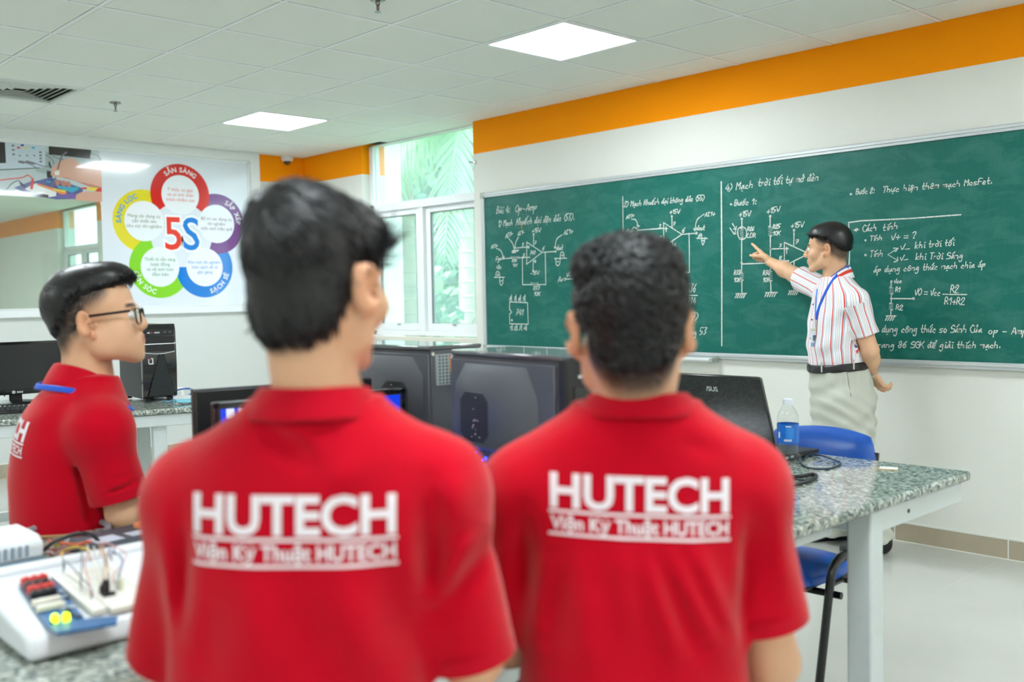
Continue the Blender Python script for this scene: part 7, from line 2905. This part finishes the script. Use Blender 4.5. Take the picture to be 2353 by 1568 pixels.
# belt with loops and buckle
cb0, cb1, cb2, cb3 = (v3(C(1927, y, 5.05)) for y in (846, 845, 829, 828))
belt = collar(root, 'belt', mat('black_leather', (30, 29, 31), rough=.4), [(cb0, .166, .142, .022), (cb1, .177, .153, .022), (cb2, .177, .153, .022), (cb3, .166, .142, .022)], fT, .02, n=60, thick=.004)
bvB = None
for px_, py_ in ((1889, 840), (1963, 833)):
    k = ray(px_, py_)
    p0, p1 = on_pant(px_ - 1, py_ + 16, .016), on_pant(px_ + 2, py_ + 14, .016)
    p1 = p0 + Vector((0, 0, .048))
    o = obj('belt_loop', MB().tube([p0, p1], .0042, 8), M_PANT, pant)
    o.data.transform(root.matrix_basis.inverted())
p = v3(C(1872, 842, 4.99))
o = obj('buckle', MB().box(-.022, .022, -.004, .004, -.016, .016, 0, Matrix.Translation(Vector(hipc + fT * .147 + np.array((0, 0, .028))) ) @ Matrix.Rotation(math.atan2(fT[1], fT[0]) + PI / 2, 4, 'Z')), mat('buckle_dark', (60, 60, 62), rough=.3, metal=.7), belt, bevel=.003)
o.data.transform(root.matrix_basis.inverted())
# shoes
for sd, toe, heel in ((-1, onz(1932, 1279, 0), onz(2040, 1270, 0)), (1, onz(1862, 1243, 0), onz(1952, 1240, 0))):
    toe, heel = np.array(toe), np.array(heel)
    d = nrm(toe - heel)
    L = .27
    heel = heel + d * .03
    z = np.array((0, 0, 1.0))
    pr = [(cap(heel + z * .040, heel + d * .20 + z * .034, .042, .038), .02, 'u'), (cap(heel + z * .07, heel + d * .10 + z * .052, .040, .034), .02, 'u'), (ell(heel + d * .17 + z * .034, (.050, .050, .034)), .02, 'u'), (cap(heel + z * .10, heel + z * .05, .045, .042), .02, 'u')]
    V, Q = build(pr, .005)
    V[:, 2] = np.maximum(V[:, 2], .001)
    s_ = mesh_obj('shoe', V, Q, M_SHOE, root)
    b = MB()
    for k in range(4):
        pp = heel + d * (.085 + .018 * k) + z * (.088 - .008 * k)
        sx = np.cross(d, z) * .022
        b.tube([tuple(pp - sx), tuple(pp + z * .004), tuple(pp + sx)], .0025, 5)
    o = obj('laces', b, mat('shoe_lace', (60, 62, 66), rough=.8), s_)
    o.data.transform(root.matrix_basis.inverted())
# watch
w_ = np.array(armT[-1][2])
d = nrm(w_ - np.array(armT[-1][1]))
ax = frame(d, (0.02, .01, 1))
wc = w_ - d * .012
b = MB()
ringp = [[tuple(wc + d * q + (ax[:, 0] * math.cos(2 * PI * i / 28) + ax[:, 2] * math.sin(2 * PI * i / 28)) * rr) for i in range(28)] for q, rr in ((-.009, .030), (-.009, .0335), (.009, .0325), (.009, .029))]
b.add([p for rg in ringp for p in rg], [(j * 28 + i, j * 28 + (i + 1) % 28, (j + 1) * 28 + (i + 1) % 28, (j + 1) * 28 + i) for j in range(3) for i in range(28)])
wt = obj('wristwatch', b, mat('watch_steel', (206, 204, 196), rough=.3, metal=.7), root, world=True)
nn = nrm(-cff * .7 - crr * .7 - d * np.dot(-cff * .7 - crr * .7, d))
p = wc + nn * .034
o = obj('watch_dial', MB().tube([tuple(p - nn * .004), tuple(p + nn * .003)], .014, 18), mat('watch_gold', (214, 176, 110), rough=.3, metal=.6), wt)
o.data.transform(root.matrix_basis.inverted())
